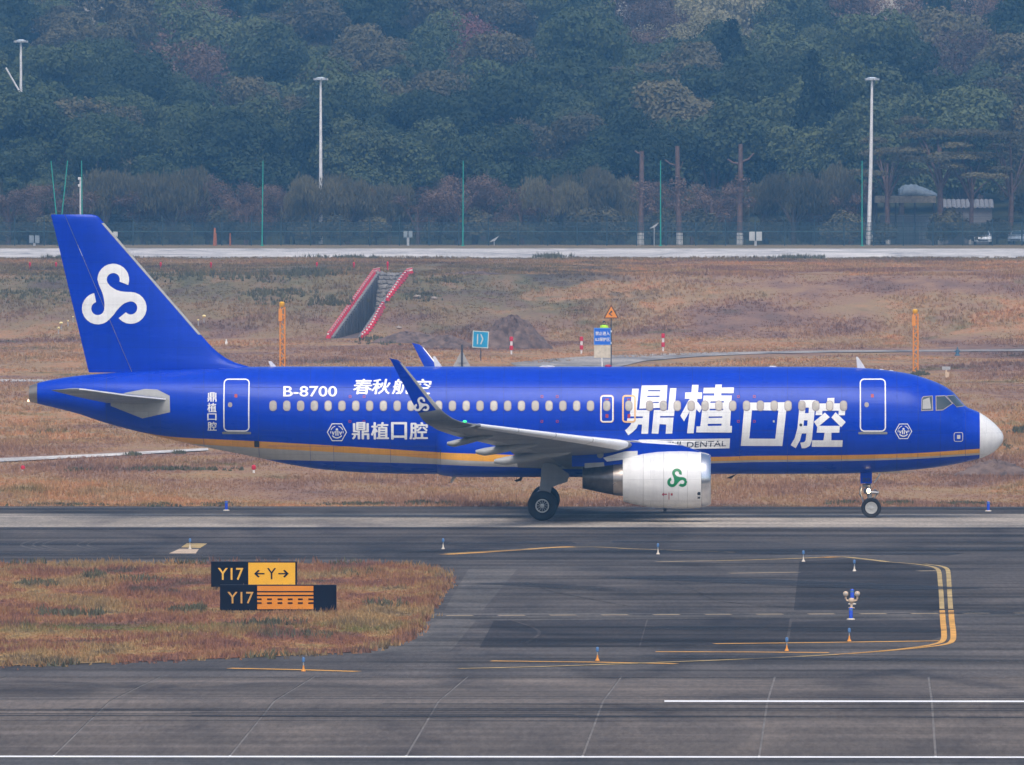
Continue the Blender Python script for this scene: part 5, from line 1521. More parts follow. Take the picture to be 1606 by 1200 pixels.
e, P, g = plate_sign('warning_sign', 947, 970, 478, 499, 577, SIGNO, 'orange triangular warning sign with a dark digging figure on a tall post')
g_w = g
pl = quad(P, [(958.6, 477.5), (970.8, 499.5), (946.6, 499.5)], 0, 0.03, 'plate', plain('sign_brown_border', (0.10, 0.035, 0.01), 0.5), e)
quad(P, [(958.6, 480.6), (968.2, 498.0), (949.2, 498.0)], -0.008, 0.006, 'face', plain('warning_orange', (0.80, 0.27, 0.015), 0.45), pl)
quad(P, [(957.5, 487.5), (960, 487.5), (960.6, 489.5), (958.5, 491), (956.8, 492.2), (960.6, 494.8), (959.8, 496), (954.6, 492.6), (954.8, 491.2), (957.2, 489.6)], -0.018, 0.006, 'pictogram', POSTD, pl)
b = MB(); b.tube([(0, 0.06, 0), (0, 0.06, P(958, 482)[1])], 0.035, 8); b.build('post', POSTD, e, smooth=40)
for py0, py1, m_ in ((508, 516, POSTD), (527, 537, POSTD), (518, 521, WHITEP), (536, 539, WHITEP), (546, 556, POSTD)):
    b = MB(); b.tube([(0, 0.06, P(0, py1)[1]), (0, 0.06, P(0, py0)[1])], 0.045, 8); b.build('sleeve', m_, e, smooth=40)
e, P, g = plate_sign('notice_board', 931, 959, 514, 560, 577, SIGNB, 'blue notice board with white characters above a blank beige panel')
pl = quad(P, [(931.5, 514.3), (957.8, 514.3), (957.8, 541), (931.5, 541)], 0, 0.04, 'plate', plain('notice_border', (0.12, 0.3, 0.7), 0.5), e)
quad(P, [(932.6, 515.4), (956.8, 515.4), (956.8, 540), (932.6, 540)], -0.008, 0.006, 'face', SIGNB, pl)
text_on(pl, P, '禁止进入', 934, 956, 520, 526, LETTER, 0.02)
text_on(pl, P, 'ILS保护区', 933.8, 956.4, 529.5, 535.2, LETTER, 0.02)
quad(P, [(931.8, 541.8), (957.6, 541.8), (957.6, 561), (931.8, 561)], 0.0, 0.04, 'lower_panel', plain('beige_panel', (0.55, 0.48, 0.37), 0.6, wear=0.2, scale=4), e)
b = MB(); b.tube([(-0.03, 0.08, 0), (-0.03, 0.08, P(945, 516)[1])], 0.05, 10); b.build('post', WHITEP, e, smooth=40)

# ---- worker behind the notice board: one skinned body, jacket, cap
def worker():
    gY = 913.0 * math.cos(PHI) + CY
    p = onY(947.5, 520, gY)
    e = empty('person', (p.x, gY, gz(gY)), 0, 'person in a bright yellow-green safety jacket standing behind the blue notice board', 'person')
    J = {'pelvis': (0, 0, 0.95), 'chest': (0, 0.02, 1.25), 'neck': (0, 0.02, 1.43), 'headb': (0, 0.0, 1.52), 'head': (0, -0.02, 1.62),
         'shl': (-0.18, 0.02, 1.38), 'ell': (-0.25, 0.0, 1.10), 'wrl': (-0.22, -0.12, 0.88), 'hal': (-0.21, -0.17, 0.80), 'shr': (0.18, 0.02, 1.38), 'elr': (0.25, 0.0, 1.10), 'wrr': (0.22, -0.12, 0.88), 'har': (0.21, -0.17, 0.80),
         'hpl': (-0.10, 0, 0.90), 'knl': (-0.11, -0.02, 0.50), 'anl': (-0.11, 0.02, 0.09), 'tol': (-0.12, -0.14, 0.04), 'hpr': (0.10, 0, 0.90), 'knr': (0.11, -0.02, 0.50), 'anr': (0.11, 0.02, 0.09), 'tor': (0.12, -0.14, 0.04)}
    Rd = {'pelvis': .15, 'chest': .16, 'neck': .06, 'headb': .085, 'head': .10, 'shl': .075, 'ell': .05, 'wrl': .035, 'hal': .04, 'shr': .075, 'elr': .05, 'wrr': .035, 'har': .04, 'hpl': .095, 'knl': .065, 'anl': .045, 'tol': .04, 'hpr': .095, 'knr': .065, 'anr': .045, 'tor': .04}
    E = [('pelvis', 'chest'), ('chest', 'neck'), ('neck', 'headb'), ('headb', 'head'), ('chest', 'shl'), ('shl', 'ell'), ('ell', 'wrl'), ('wrl', 'hal'), ('chest', 'shr'), ('shr', 'elr'), ('elr', 'wrr'), ('wrr', 'har'), ('pelvis', 'hpl'), ('hpl', 'knl'), ('knl', 'anl'), ('anl', 'tol'), ('pelvis', 'hpr'), ('hpr', 'knr'), ('knr', 'anr'), ('anr', 'tor')]
    ks = list(J)
    me = bpy.data.meshes.new('body')
    me.from_pydata([J[k] for k in ks], [(ks.index(a), ks.index(b_)) for a, b_ in E], [])
    o = link(bpy.data.objects.new('body', me), e)
    bm = bmesh.new(); bm.from_mesh(me); bm.verts.ensure_lookup_table()
    sk_ = bm.verts.layers.skin.verify()
    for i, k in enumerate(ks):
        bm.verts[i][sk_].radius = (Rd[k], Rd[k] * (0.75 if k in ('pelvis', 'chest') else 1))
        bm.verts[i][sk_].use_root = (k == 'pelvis')
    bm.to_mesh(me); bm.free()
    me.materials.append(plain('work_trousers', (0.03, 0.04, 0.07), 0.8))
    o.modifiers.new('skin', 'SKIN')
    s_ = o.modifiers.new('soft', 'SUBSURF'); s_.levels = s_.render_levels = 2
    JK = plain('safety_jacket', (0.42, 0.80, 0.02), 0.7, wear=0.1)
    b = MB()
    secs = [(0.82, .19, .13), (0.95, .19, .14), (1.1, .195, .145), (1.25, .21, .15), (1.36, .235, .13), (1.41, .19, .105), (1.45, .08, .08)]
    b.loft([[(w * math.cos(2 * math.pi * i / 20), 0.015 + d * math.sin(2 * math.pi * i / 20), z) for i in range(20)] for z, w, d in secs], 0, True, True)
    for s in (-1, 1): b.tube([(s * 0.19, 0.02, 1.39), (s * 0.26, 0, 1.1), (s * 0.225, -0.11, 0.9)], [0.085, 0.066, 0.05], 12)
    jk = b.build('jacket', JK, e, smooth=50)
    b = MB()
    for z, w, d in ((1.0, .2, .149), (1.16, .205, .153)):
        b.loft([[(w * math.cos(2 * math.pi * i / 20), 0.015 + d * math.sin(2 * math.pi * i / 20), z + q) for i in range(20)] for q in (0, 0.05)], 0, True, False)
    b.build('reflective_band', WHITEP, jk, smooth=50)
    b = MB(); b.ball((0, -0.01, 1.645), 0.118, 16, sq=(0.9, 1.0, 0.85)); b.build('hair', plain('black_hair', (0.012, 0.011, 0.012), 0.6), e, smooth=60)
    b = MB(); b.ball((0, -0.075, 1.575), 0.062, 12, sq=(1.05, 0.8, 1.35)); b.ball((0, -0.128, 1.57), 0.018, 8, sq=(0.7, 1, 1.3)); b.build('face', plain('skin', (0.45, 0.27, 0.19), 0.6), e, smooth=60)
worker()

# ---- earth heap, mounds
EARTH, n, b = newmat('dug_earth')
c = ramp(n, noise_of(n, 1.6, 6, 0.7), [(0.3, (0.055, 0.04, 0.036)), (0.5, (0.125, 0.085, 0.072)), (0.7, (0.19, 0.135, 0.11))])
n.links.new(c, b.inputs['Base Color']); b.inputs['Roughness'].default_value = 0.95
def heap(px, py, wpx, hpx, dpx, seed, lab, name='earth_heap', mat=EARTH, lean=0.0):
    g = gnd(px, py); k = pxm(g.y)
    w, h = wpx / k / 2, hpx / k
    r = random.Random(seed)
    N, M = 40, 22
    ph = [r.uniform(0, 6.28) for _ in range(12)]
    V_, F_ = [(lean * w, 0, h)], []
    for j in range(1, M + 1):
        t = j / M
        for i in range(N):
            a = 2 * math.pi * i / N
            q = 1 + 0.12 * math.sin(3 * a + ph[0]) + 0.09 * math.sin(5 * a + ph[1] + 4 * t) + 0.05 * math.sin(9 * a + ph[2] - 6 * t)
            zz0 = (1 - t ** 1.35) * (1 - 0.18 * math.sin(2 * a + ph[3]) * t) + 0.10 * math.sin(7 * a + ph[4] + 9 * t) * (1 - t) * t * 3 + 0.07 * math.sin(11 * a + ph[5] - 17 * t) * (1 - t) * t * 3 + r.uniform(-0.05, 0.05) * (1 - t)
            x = lean * w * (1 - t) + w * q * t * math.cos(a); y = dpx * w * q * t * math.sin(a)
            V_.append((x + r.uniform(-.03, .03) * w, y, max(-0.25, h * zz0 - (0.25 if j == M else 0))))
    for i in range(N): F_.append((0, 1 + i, 1 + (i + 1) % N))
    for j in range(M - 1):
        for i in range(N):
            a, c_ = 1 + j * N + i, 1 + j * N + (i + 1) % N
            F_.append((a, a + N, c_ + N, c_))
    b = MB(); b.add(V_, F_)
    o = b.build(name, mat, smooth=25)
    o.location = tuple(g)
    return tag(o, lab, 'heap', 'heaps of dug earth')
heap(795, 547, 125, 52, 0.8, 3, 'tall brown heap of dug earth behind the teal sign', lean=0.15)
heap(700, 546, 96, 20, 1.0, 5, 'low long heap of dug earth left of the teal sign')
heap(640, 538, 120, 18, 0.8, 8, 'low dark earth heap at the near mouth of the concrete cut')
heap(740, 446, 200, 20, 0.7, 9, 'wide dark earth mound on the bank right of the concrete cut')
heap(1560, 745, 130, 24, 1.2, 12, 'grey earth mound behind the white nose cone')
ROCK = plain('pale_rock', (0.30, 0.25, 0.21), 0.9, wear=0.3)
for px, py, w, lab in ((655, 468, 12, 'pale rock on the bank beside the right row of red barriers'), (681, 470, 9, 'smaller pale rock lying right of the larger rock on the bank'), (626, 516, 9, 'pale rock near the lower end of the right barrier row'), (1508, 742, 5, 'white stone in the grass under the nose')):
    g = gnd(px, py); k = pxm(g.y)
    r = random.Random(px)
    b = MB(); b.ball((0, 0, w / k * 0.25), w / k / 2, 8, sq=(1.1, 1, 0.6))
    b.v = [tuple(c_ * r.uniform(0.8, 1.15) for c_ in v) for v in b.v]
    o = b.build('rock', ROCK, smooth=30); o.location = tuple(g); tag(o, lab, 'rock', 'rocks in the field')

# ---- drainage cut: sheet-pile walls, floor, stone end slope, barriers
STONE = plain('rubble_stone', (0.19, 0.18, 0.17), 0.9, wear=0.35, scale=0.9)
PILE, n, b = newmat('sheet_pile')
f = noise_of(n, 1.2, 5, 0.7, 'Object', (3, 3, 0.4))
n.links.new(ramp(n, f, [(0.3, (0.05, 0.052, 0.056)), (0.55, (0.09, 0.093, 0.10)), (0.75, (0.15, 0.15, 0.15))]), b.inputs['Base Color'])
b.inputs['Roughness'].default_value = 0.8
def cut_x(u, Y): return u + skew(Y)
e = empty('retaining_wall', (cut_x(U0, BANK0), BANK0, 0), 0, 'grey ribbed retaining wall lining the cut between the red barriers', 'wall')
ox, oy = e.location.x, e.location.y
for side, u in ((-1, U0), (1, U0 + UW)):
    N = 52
    for i in range(N):
        ya, yb = lerp(BANK0, BANK1, i / N), lerp(BANK0, BANK1, (i + 0.97) / N)
        off = 0.16 if i % 2 else 0.0
        za, zb = gz(ya) + 0.06, gz(yb) + 0.06
        inn = -side * off
        P_ = [(cut_x(u, ya) + inn - ox, ya - oy, -0.4), (cut_x(u, yb) + inn - ox, yb - oy, -0.4), (cut_x(u, yb) + inn - ox, yb - oy, zb), (cut_x(u, ya) + inn - ox, ya - oy, za)]
        b = MB(); b.prism(P_, (side * 0.22, 0, 0)); b.build('pile', PILE, e)
    b = MB()
    b.loft([[(cut_x(u, y) - ox + side * q, y - oy, gz(y) + z_) for q, z_ in ((-0.06, 0.03), (-0.06, 0.12), (0.14, 0.12), (0.14, 0.0))] for y in np.linspace(BANK0, BANK1, 10)], 0, True, True)
    b.build('coping', STONE, e)
struct(sheet('cut_floor', [(cut_x(U0, BANK0 - 8) - 0.4, BANK0, -0.05), (cut_x(U0 + UW, BANK0) + 0.4, BANK0, -0.05), (cut_x(U0 + UW, BANK1) + 0.4, BANK1, -0.05), (cut_x(U0, BANK1) - 0.4, BANK1, -0.05)], EARTH))
e = empty('stone_slope', (cut_x(U0 + UW / 2, BANK1), BANK1 - 4, 0), 0, 'grey rubble-stone slope closing the far end of the cut', 'stone slope')
b = MB(); b.add([(-UW / 2 - .3, -6, -0.1), (UW / 2 + .3, -6, -0.1), (UW / 2 + .3, 4.4, 4.2), (-UW / 2 - .3, 4.4, 4.2), (UW / 2 + .3, 4.4, -0.3), (-UW / 2 - .3, 4.4, -0.3)], [(0, 1, 2, 3), (3, 2, 4, 5)]); b.build('backing', STONE, e)
r = random.Random(11)
b = MB()
for j in range(13):
    for i in range(8):
        x = lerp(-UW / 2, UW / 2, (i + 0.5 + r.uniform(-.25, .25)) / 8); t = (j + 0.5 + r.uniform(-.2, .2)) / 13
        s = r.uniform(0.16, 0.26)
        o_ = len(b.v)
        b.ball((x, lerp(-6, 4.4, t), lerp(-0.1, 4.2, t) + 0.03), s, 6, sq=(1, 1.2, 0.9))
        b.v[o_:] = [tuple(q + r.uniform(-.04, .04) for q in v) for v in b.v[o_:]]
o = b.build('rubble', STONE, e, smooth=20); o['kind'] = 'stuff'
# red barriers
def make_barrier(lab, grp):
    e = empty('barrier', (0, 0, 0), 0, lab, 'barrier', grp)
    b = MB()
    prof = [(-0.17, 0), (-0.17, 0.08), (-0.08, 0.24), (-0.06, 0.5), (0.06, 0.5), (0.08, 0.24), (0.17, 0.08), (0.17, 0)]
    b.loft([[(x, y, z) for x, z in prof] for y in (-0.55, -0.5, 0.5, 0.55)], 0, True, True); b.build('body', REDP, e, smooth=30)
    for y in (-0.3, 0.3):
        b = MB(); b.lathe([(0, 0.04), (0.02, 0.035), (0.02, 0.001)], (0.0, y, 0.5), axis=(0, 0, 1), n=10); b.build('cap', WHITEP, e)
    b = MB(); b.box((0, -0.556, 0.34), (0.12, 0.01, 0.12)); b.build('reflector', WHITEP, e)
    return e
protos = {}
def put_barrier(x, y, z, rz, lab, grp):
    if grp not in protos:
        o = protos[grp] = make_barrier(lab, grp)
    else:
        o = tree_copy(protos[grp])
        o['label'] = lab
    o.location = (x, y, z); o.rotation_euler = (0, 0, rz)
dirz = -math.atan2(SKEW, BANK1 - BANK0)
N = 38
for i in range(N):
    t = i / (N - 1)
    y = lerp(BANK0 - 1, BANK1 + 8, t)
    put_barrier(cut_x(U0, y) - 0.30, y, gz(y) + 0.02, dirz, 'red plastic barrier, %s from the near end of the straight left row' % ordinal(i), 'left row of red barriers')
N = 30
for i in range(N):
    t = i / (N - 1)
    y = lerp(BANK0 - 1, BANK1 + 8, t)
    if 0.42 < t < 0.5: continue
    put_barrier(cut_x(U0 + UW, y) + 0.32 + 0.08 * math.sin(9 * t), y, gz(y) + 0.02 + (0.0), dirz + 0.1 * math.sin(14 * t), 'red plastic barrier, %s place from the near end of the crooked right row' % ordinal(i), 'right row of red barriers')
# ================================================================== fence line, poles, wood on the hill
def Yabs(a): return a * math.cos(PHI) + CY
FENCE_Y = Yabs(1296)
FENCEM = plain('fence_green', (0.016, 0.040, 0.048), 0.6, wear=0.2)
POLEG = plain('pole_green', (0.02, 0.30, 0.22), 0.5)
LAMPW = plain('pole_white', (0.66, 0.64, 0.62), 0.5, wear=0.12)
# perimeter fence: posts and wire panels, bay by bay
fence = empty('perimeter_fence', (0, FENCE_Y, 4.0), 0, 'dark green wire perimeter fence along the far road', 'fence')
BAY = 3.0
b = MB()
for i in range(22): b.box((BAY * (i + 0.5) / 22, 0, 1.2), (0.055, 0.02, 2.3))
for z in (0.15, 0.6, 1.05, 1.5, 1.95, 2.32): b.box((BAY / 2, 0.022, z), (BAY, 0.02, 0.045))
pm = b.build('wire_panel', FENCEM, fence)
b = MB(); b.box((0, 0, 1.4), (0.09, 0.09, 2.8)); b.box((0, -0.14, 2.85), (0.05, 0.05, 0.4))
pst = b.build('post', FENCEM, fence)
b = MB()
for z, y in ((2.62, -0.02), (2.78, -0.07), (2.92, -0.12), (3.0, -0.16)): b.box((BAY / 2, y, z), (BAY, 0.02, 0.022))
brb = b.build('barbed_wire', FENCEM, fence)
nb = 36
for i in range(-nb, nb):
    for src in (pm, pst, brb):
        if i == -nb: o = src
        else: o = src.copy(); COL.objects.link(o)
        o.location = (i * BAY, 0, 0)
b = MB(); b.box((0, 0.06, 1.42), (2 * nb * BAY, 0.04, 0.05)); b.build('top_rail', plain('rail_teal', (0.10, 0.22, 0.24), 0.6), fence)

# green poles
def green_pole(px, pyt, lab, lean=0.0):
    Y = FENCE_Y - 3.0
    g = onY(px, 384, Y); t = onY(px - lean, pyt, Y)
    e = empty('green_pole', (g.x, Y, 4.0), 0, lab, 'pole', 'thin green poles along the fence')
    h = t.z - 4.0
    b = MB(); b.tube([(0, 0, 0), ((t.x - g.x) * 0.5, 0, h * 0.5), (t.x - g.x, 0, h)], [0.07, 0.06, 0.045], 8); b.build('shaft', POLEG, e, smooth=40)
    b = MB(); b.box((0, 0, 0.02), (0.4, 0.4, 0.08)); b.build('foot', POLEG, e)
for px, lean, lab in ((93, 13, 'thin green pole leaning left above the top of the tail fin'), (92, -14, 'thin green pole leaning right above the top of the tail fin'), (129, 1, 'thin upright green pole next to the short lamp post above the tail fin'), (411, -1.5, 'thin green pole at the fence below the tall white lamp mast at left'), (726, -0.5, 'thin green pole at the fence behind the middle of the fuselage'), (1036, 0, 'thin green pole at the fence among the pollarded trunks'), (1352, 0, 'thin green pole beside the base of the tall white lamp mast at right')):
    green_pole(px, 252, lab, lean)
# lamp masts
def lamp_mast(px, pyt, Ya, r, lab, side_arm=False, lean=0.0):
    Y = Yabs(Ya); z0_ = gz(Y)
    g = onY(px, 380, Y); t = onY(px, pyt, Y); h = t.z - z0_
    e = empty('lamp_mast', (g.x, Y, z0_), 0, lab, 'lamp mast', 'white lamp masts along the perimeter')
    b = MB(); b.tube([(-lean, 0, 0), (-lean * 0.3, 0, h * 0.5), (0, 0, h - 0.3)], [r, r * 0.8, r * 0.5], 12); b.build('shaft', LAMPW, e, smooth=40)
    b = MB(); b.lathe([(h - 0.35, 0.12), (h - 0.3, 0.5), (h - 0.1, 0.55), (h, 0.2), (h, 0.001)], (0, 0, 0), axis=(0, 0, 1), n=14); hd = b.build('lamp_ring', plain('lamp_ring_paint', (0.55, 0.6, 0.65), 0.5), e, smooth=40)
    for k in range(4):
        a = k * math.pi / 2 + 0.4
        b = MB(); b.box((0.6 * math.cos(a), 0.6 * math.sin(a), h - 0.22), (0.34, 0.26, 0.2), rz=a); b.build('floodlight', GALV, hd)
    if side_arm:
        b = MB(); b.tube([(-0.1, 0, h * 0.08 + (h - 5) * 0.85), (-1.6, 0, h - 3.0)], 0.09, 8); b.build('side_arm', LAMPW, e, smooth=40)
lamp_mast(503, 121, 1312, 0.21, 'tall white lamp mast rising from a shrub left of centre')
lamp_mast(1367.5, 121, 1303, 0.23, 'tall white lamp mast standing clear at right, fully visible to its foot', lean=0.35)
lamp_mast(33, 62, 1356, 0.22, 'white lamp mast with a side arm at the upper left edge', True)
Y = FENCE_Y - 1.5
g, t = onY(126, 384, Y), onY(126, 280, Y)
e = empty('camera_post', (g.x, Y, 4.0), 0, 'short white post with small boxes above the tail fin', 'post')
b = MB(); b.tube([(0, 0, 0), (0, 0, t.z - 4)], 0.08, 8); b.build('shaft', LAMPW, e, smooth=40)
for z in (t.z - 4, t.z - 4.7): b = MB(); b.box((-0.08, 0, z), (0.3, 0.3, 0.25)); b.build('camera_housing', LAMPW, e)
# small cabinets and pegs by the fence
def cabinet(px, py, w, h, lab, mat, n_=1):
    Y = FENCE_Y - 1.2
    g = onY(px, py, Y); k = pxm(Y)
    e = empty('cabinet', (g.x, Y, 4.0), 0, lab, 'cabinet', 'small cabinets by the fence')
    for i in range(n_):
        x = (i - (n_ - 1) / 2) * (w / k + 0.12)
        b = MB(); b.box((x, 0, (384 - py) / k), (w / k, 0.4, h / k)); bx = b.build('box', mat, e)
        b = MB(); b.box((x, -0.21, (384 - py) / k), (w / k * 0.8, 0.02, h / k * 0.8)); b.build('door', mat, e)
    b = MB(); b.box((0, 0, (384 - py) / k / 2 - h / k / 4), (0.25, 0.25, max(0.1, (384 - py - h / 2) / k))); b.build('stand', GALV, e)
cabinet(1185, 369, 9, 14, 'pair of pale grey cabinets by the fence right of the pollarded trunks', plain('cabinet_grey', (0.42, 0.43, 0.42), 0.5), 2)
cabinet(640, 366, 6, 10, 'pair of dim grey cabinets behind the fence left of centre', plain('cabinet_dull', (0.22, 0.26, 0.28), 0.6), 2)
cabinet(54, 374, 7, 12, 'pair of dull cabinets behind the fence at far left', plain('cabinet_dull_b', (0.2, 0.24, 0.28), 0.6), 2)
cabinet(181, 366, 7, 8, 'white meter box beside the top of the fin\'s leading edge', plain('meter_box', (0.5, 0.5, 0.48), 0.5))
for px, w, h, lab in ((337, 4.2, 28, 'rusty orange post by the fence right of the fin'), (361, 2.0, 20, 'thin brown stake by the fence right of the rusty post')):
    Y = FENCE_Y - 2; g = onY(px, 384, Y); k = pxm(Y)
    e = empty('stake', (g.x, Y, 4.0), 0, lab, 'stake')
    b = MB(); b.tube([(-w / k / 4, 0, 0), (0, 0, h / k)], [w / k / 2, w / k / 2.6], 8); b.build('shaft', plain('rust_orange', (0.36, 0.12, 0.04), 0.8), e, smooth=40)
    b = MB(); b.tube([(w / k * 0.5, 0.05, 0), (w / k * 0.4, 0.05, h / k * 0.7)], w / k / 4, 6); b.build('brace', plain('rust_orange_b', (0.3, 0.10, 0.04), 0.8), e, smooth=40)
for px, py, lab in ((676 + 350, 355, 'white dish-shaped sign behind the fence beside the middle green pole'), (775, 376, 'pale angled panel at the road edge behind the fuselage')):
    Y = FENCE_Y - 2.2; k = pxm(Y); g = onY(px, py, Y)
    e = empty('tilted_panel', (g.x, Y, 4.0), 0, lab, 'panel')
    b = MB(); b.prism([(-0.5, 0, g.z - 4 - 0.25), (0.1, 0, g.z - 4 - 0.1), (0.5, 0, g.z - 4 + 0.4), (-0.1, 0, g.z - 4 + 0.05)], (0, 0.06, 0)); b.build('plate', GALV, e)
    b = MB(); b.tube([(0, 0.05, 0), (0, 0.05, g.z - 4)], 0.04, 6); b.build('post', GALV, e)

# ---- tree making
def leafmat(name, a, b_, c_, trans=0.25):
    m, n, bs = newmat(name)
    f = noise_of(n, 0.55, 4, 0.7)
    oi = n.nodes.new('ShaderNodeObjectInfo')
    f = math_n(n, 'ADD', math_n(n, 'MULTIPLY', f, 0.6), math_n(n, 'MULTIPLY', oi.outputs['Random'], 0.4))
    col = ramp(n, f, [(0.32, a), (0.5, b_), (0.68, c_)])
    n.links.new(col, bs.inputs['Base Color'])
    bs.inputs['Roughness'].default_value = 0.75
    bs.inputs['Specular IOR Level'].default_value = 0.2
    tr = n.nodes.new('ShaderNodeBsdfTranslucent')
    n.links.new(col, tr.inputs['Color'])
    ms = n.nodes.new('ShaderNodeMixShader')
    ms.inputs[0].default_value = trans
    n.links.new(bs.outputs[0], ms.inputs[1]); n.links.new(tr.outputs[0], ms.inputs[2])
    n.links.new(ms.outputs[0], n.nodes['Material Output'].inputs['Surface'])
    return m
L_DARK = leafmat('leaf_dark', (0.026, 0.042, 0.020), (0.052, 0.074, 0.031), (0.092, 0.112, 0.048))
L_MID = leafmat('leaf_mid', (0.042, 0.064, 0.026), (0.078, 0.102, 0.040), (0.120, 0.142, 0.060))
L_OLIVE = leafmat('leaf_olive', (0.070, 0.064, 0.034), (0.115, 0.102, 0.052), (0.165, 0.145, 0.075))
L_RUST = leafmat('leaf_rust', (0.10, 0.066, 0.046), (0.15, 0.096, 0.064), (0.20, 0.13, 0.088))
L_RED = leafmat('leaf_red', (0.12, 0.055, 0.05), (0.19, 0.082, 0.075), (0.25, 0.12, 0.105))
L_TAN = leafmat('leaf_tan', (0.15, 0.14, 0.07), (0.23, 0.21, 0.11), (0.31, 0.28, 0.16))
L_PINE = leafmat('leaf_pine', (0.014, 0.026, 0.017), (0.025, 0.040, 0.022), (0.042, 0.058, 0.028))
BARK = plain('bark', (0.10, 0.075, 0.06), 0.9, wear=0.3)
BARKR = plain('bark_red', (0.115, 0.07, 0.055), 0.9, wear=0.3)
WASH = plain('whitewash', (0.52, 0.50, 0.47), 0.8)
def leaf_cloud(lobes, n_, size, seed, hang=0.0, shell=0.22, flat_=1.0):
    r = np.random.default_rng(seed)
    vol = np.array([l[1][0] * l[1][1] * l[1][2] for l in lobes]) ** 0.67
    cnt = (n_ * vol / vol.sum()).astype(int)
    C, Nn = [], []
    for (c_, rad), k in zip(lobes, cnt):
        d = r.normal(size=(k, 3)); d /= np.linalg.norm(d, axis=1)[:, None]
        d[:, 2] = np.where(d[:, 2] < -0.55, -d[:, 2], d[:, 2])
        rr = 1 - np.abs(r.normal(0, shell, k)) + r.uniform(0, 0.08, k)
        wob = 1 + 0.16 * np.sin(5 * d[:, 0] + 3 * d[:, 2] + c_[0]) * np.sin(4 * d[:, 1] + 2 * d[:, 2] + c_[1])
        C.append(np.array(c_) + d * np.array(rad) * (rr * wob)[:, None]); Nn.append(d)
    C, Nn = np.concatenate(C), np.concatenate(Nn)
    k = len(C)
    nrm = Nn + r.normal(0, 0.55, (k, 3)); nrm[:, 2] += 0.25; nrm /= np.linalg.norm(nrm, axis=1)[:, None]
    u = np.cross(nrm, r.normal(size=(k, 3))); u /= np.linalg.norm(u, axis=1)[:, None]
    w = np.cross(nrm, u)
    if hang > 0:
        u = np.stack([r.normal(0, 0.12, k), r.normal(0, 0.12, k), -np.ones(k)], 1)
        a = r.uniform(0, 6.28, k); w = np.stack([np.cos(a), np.sin(a), np.zeros(k)], 1)
    s = (size * r.uniform(0.55, 1.25, k))[:, None]
    lu, lw = s * (1 + hang), s * (0.62 if hang == 0 else 0.28)
    q = np.stack([C - u * lu, C + w * lw * r.uniform(.7, 1.2, (k, 1)) + nrm * s * 0.15, C + u * lu, C - w * lw * r.uniform(.7, 1.2, (k, 1)) - nrm * s * 0.1], 1)
    return q.reshape(-1, 3), np.arange(4 * k).reshape(-1, 4)
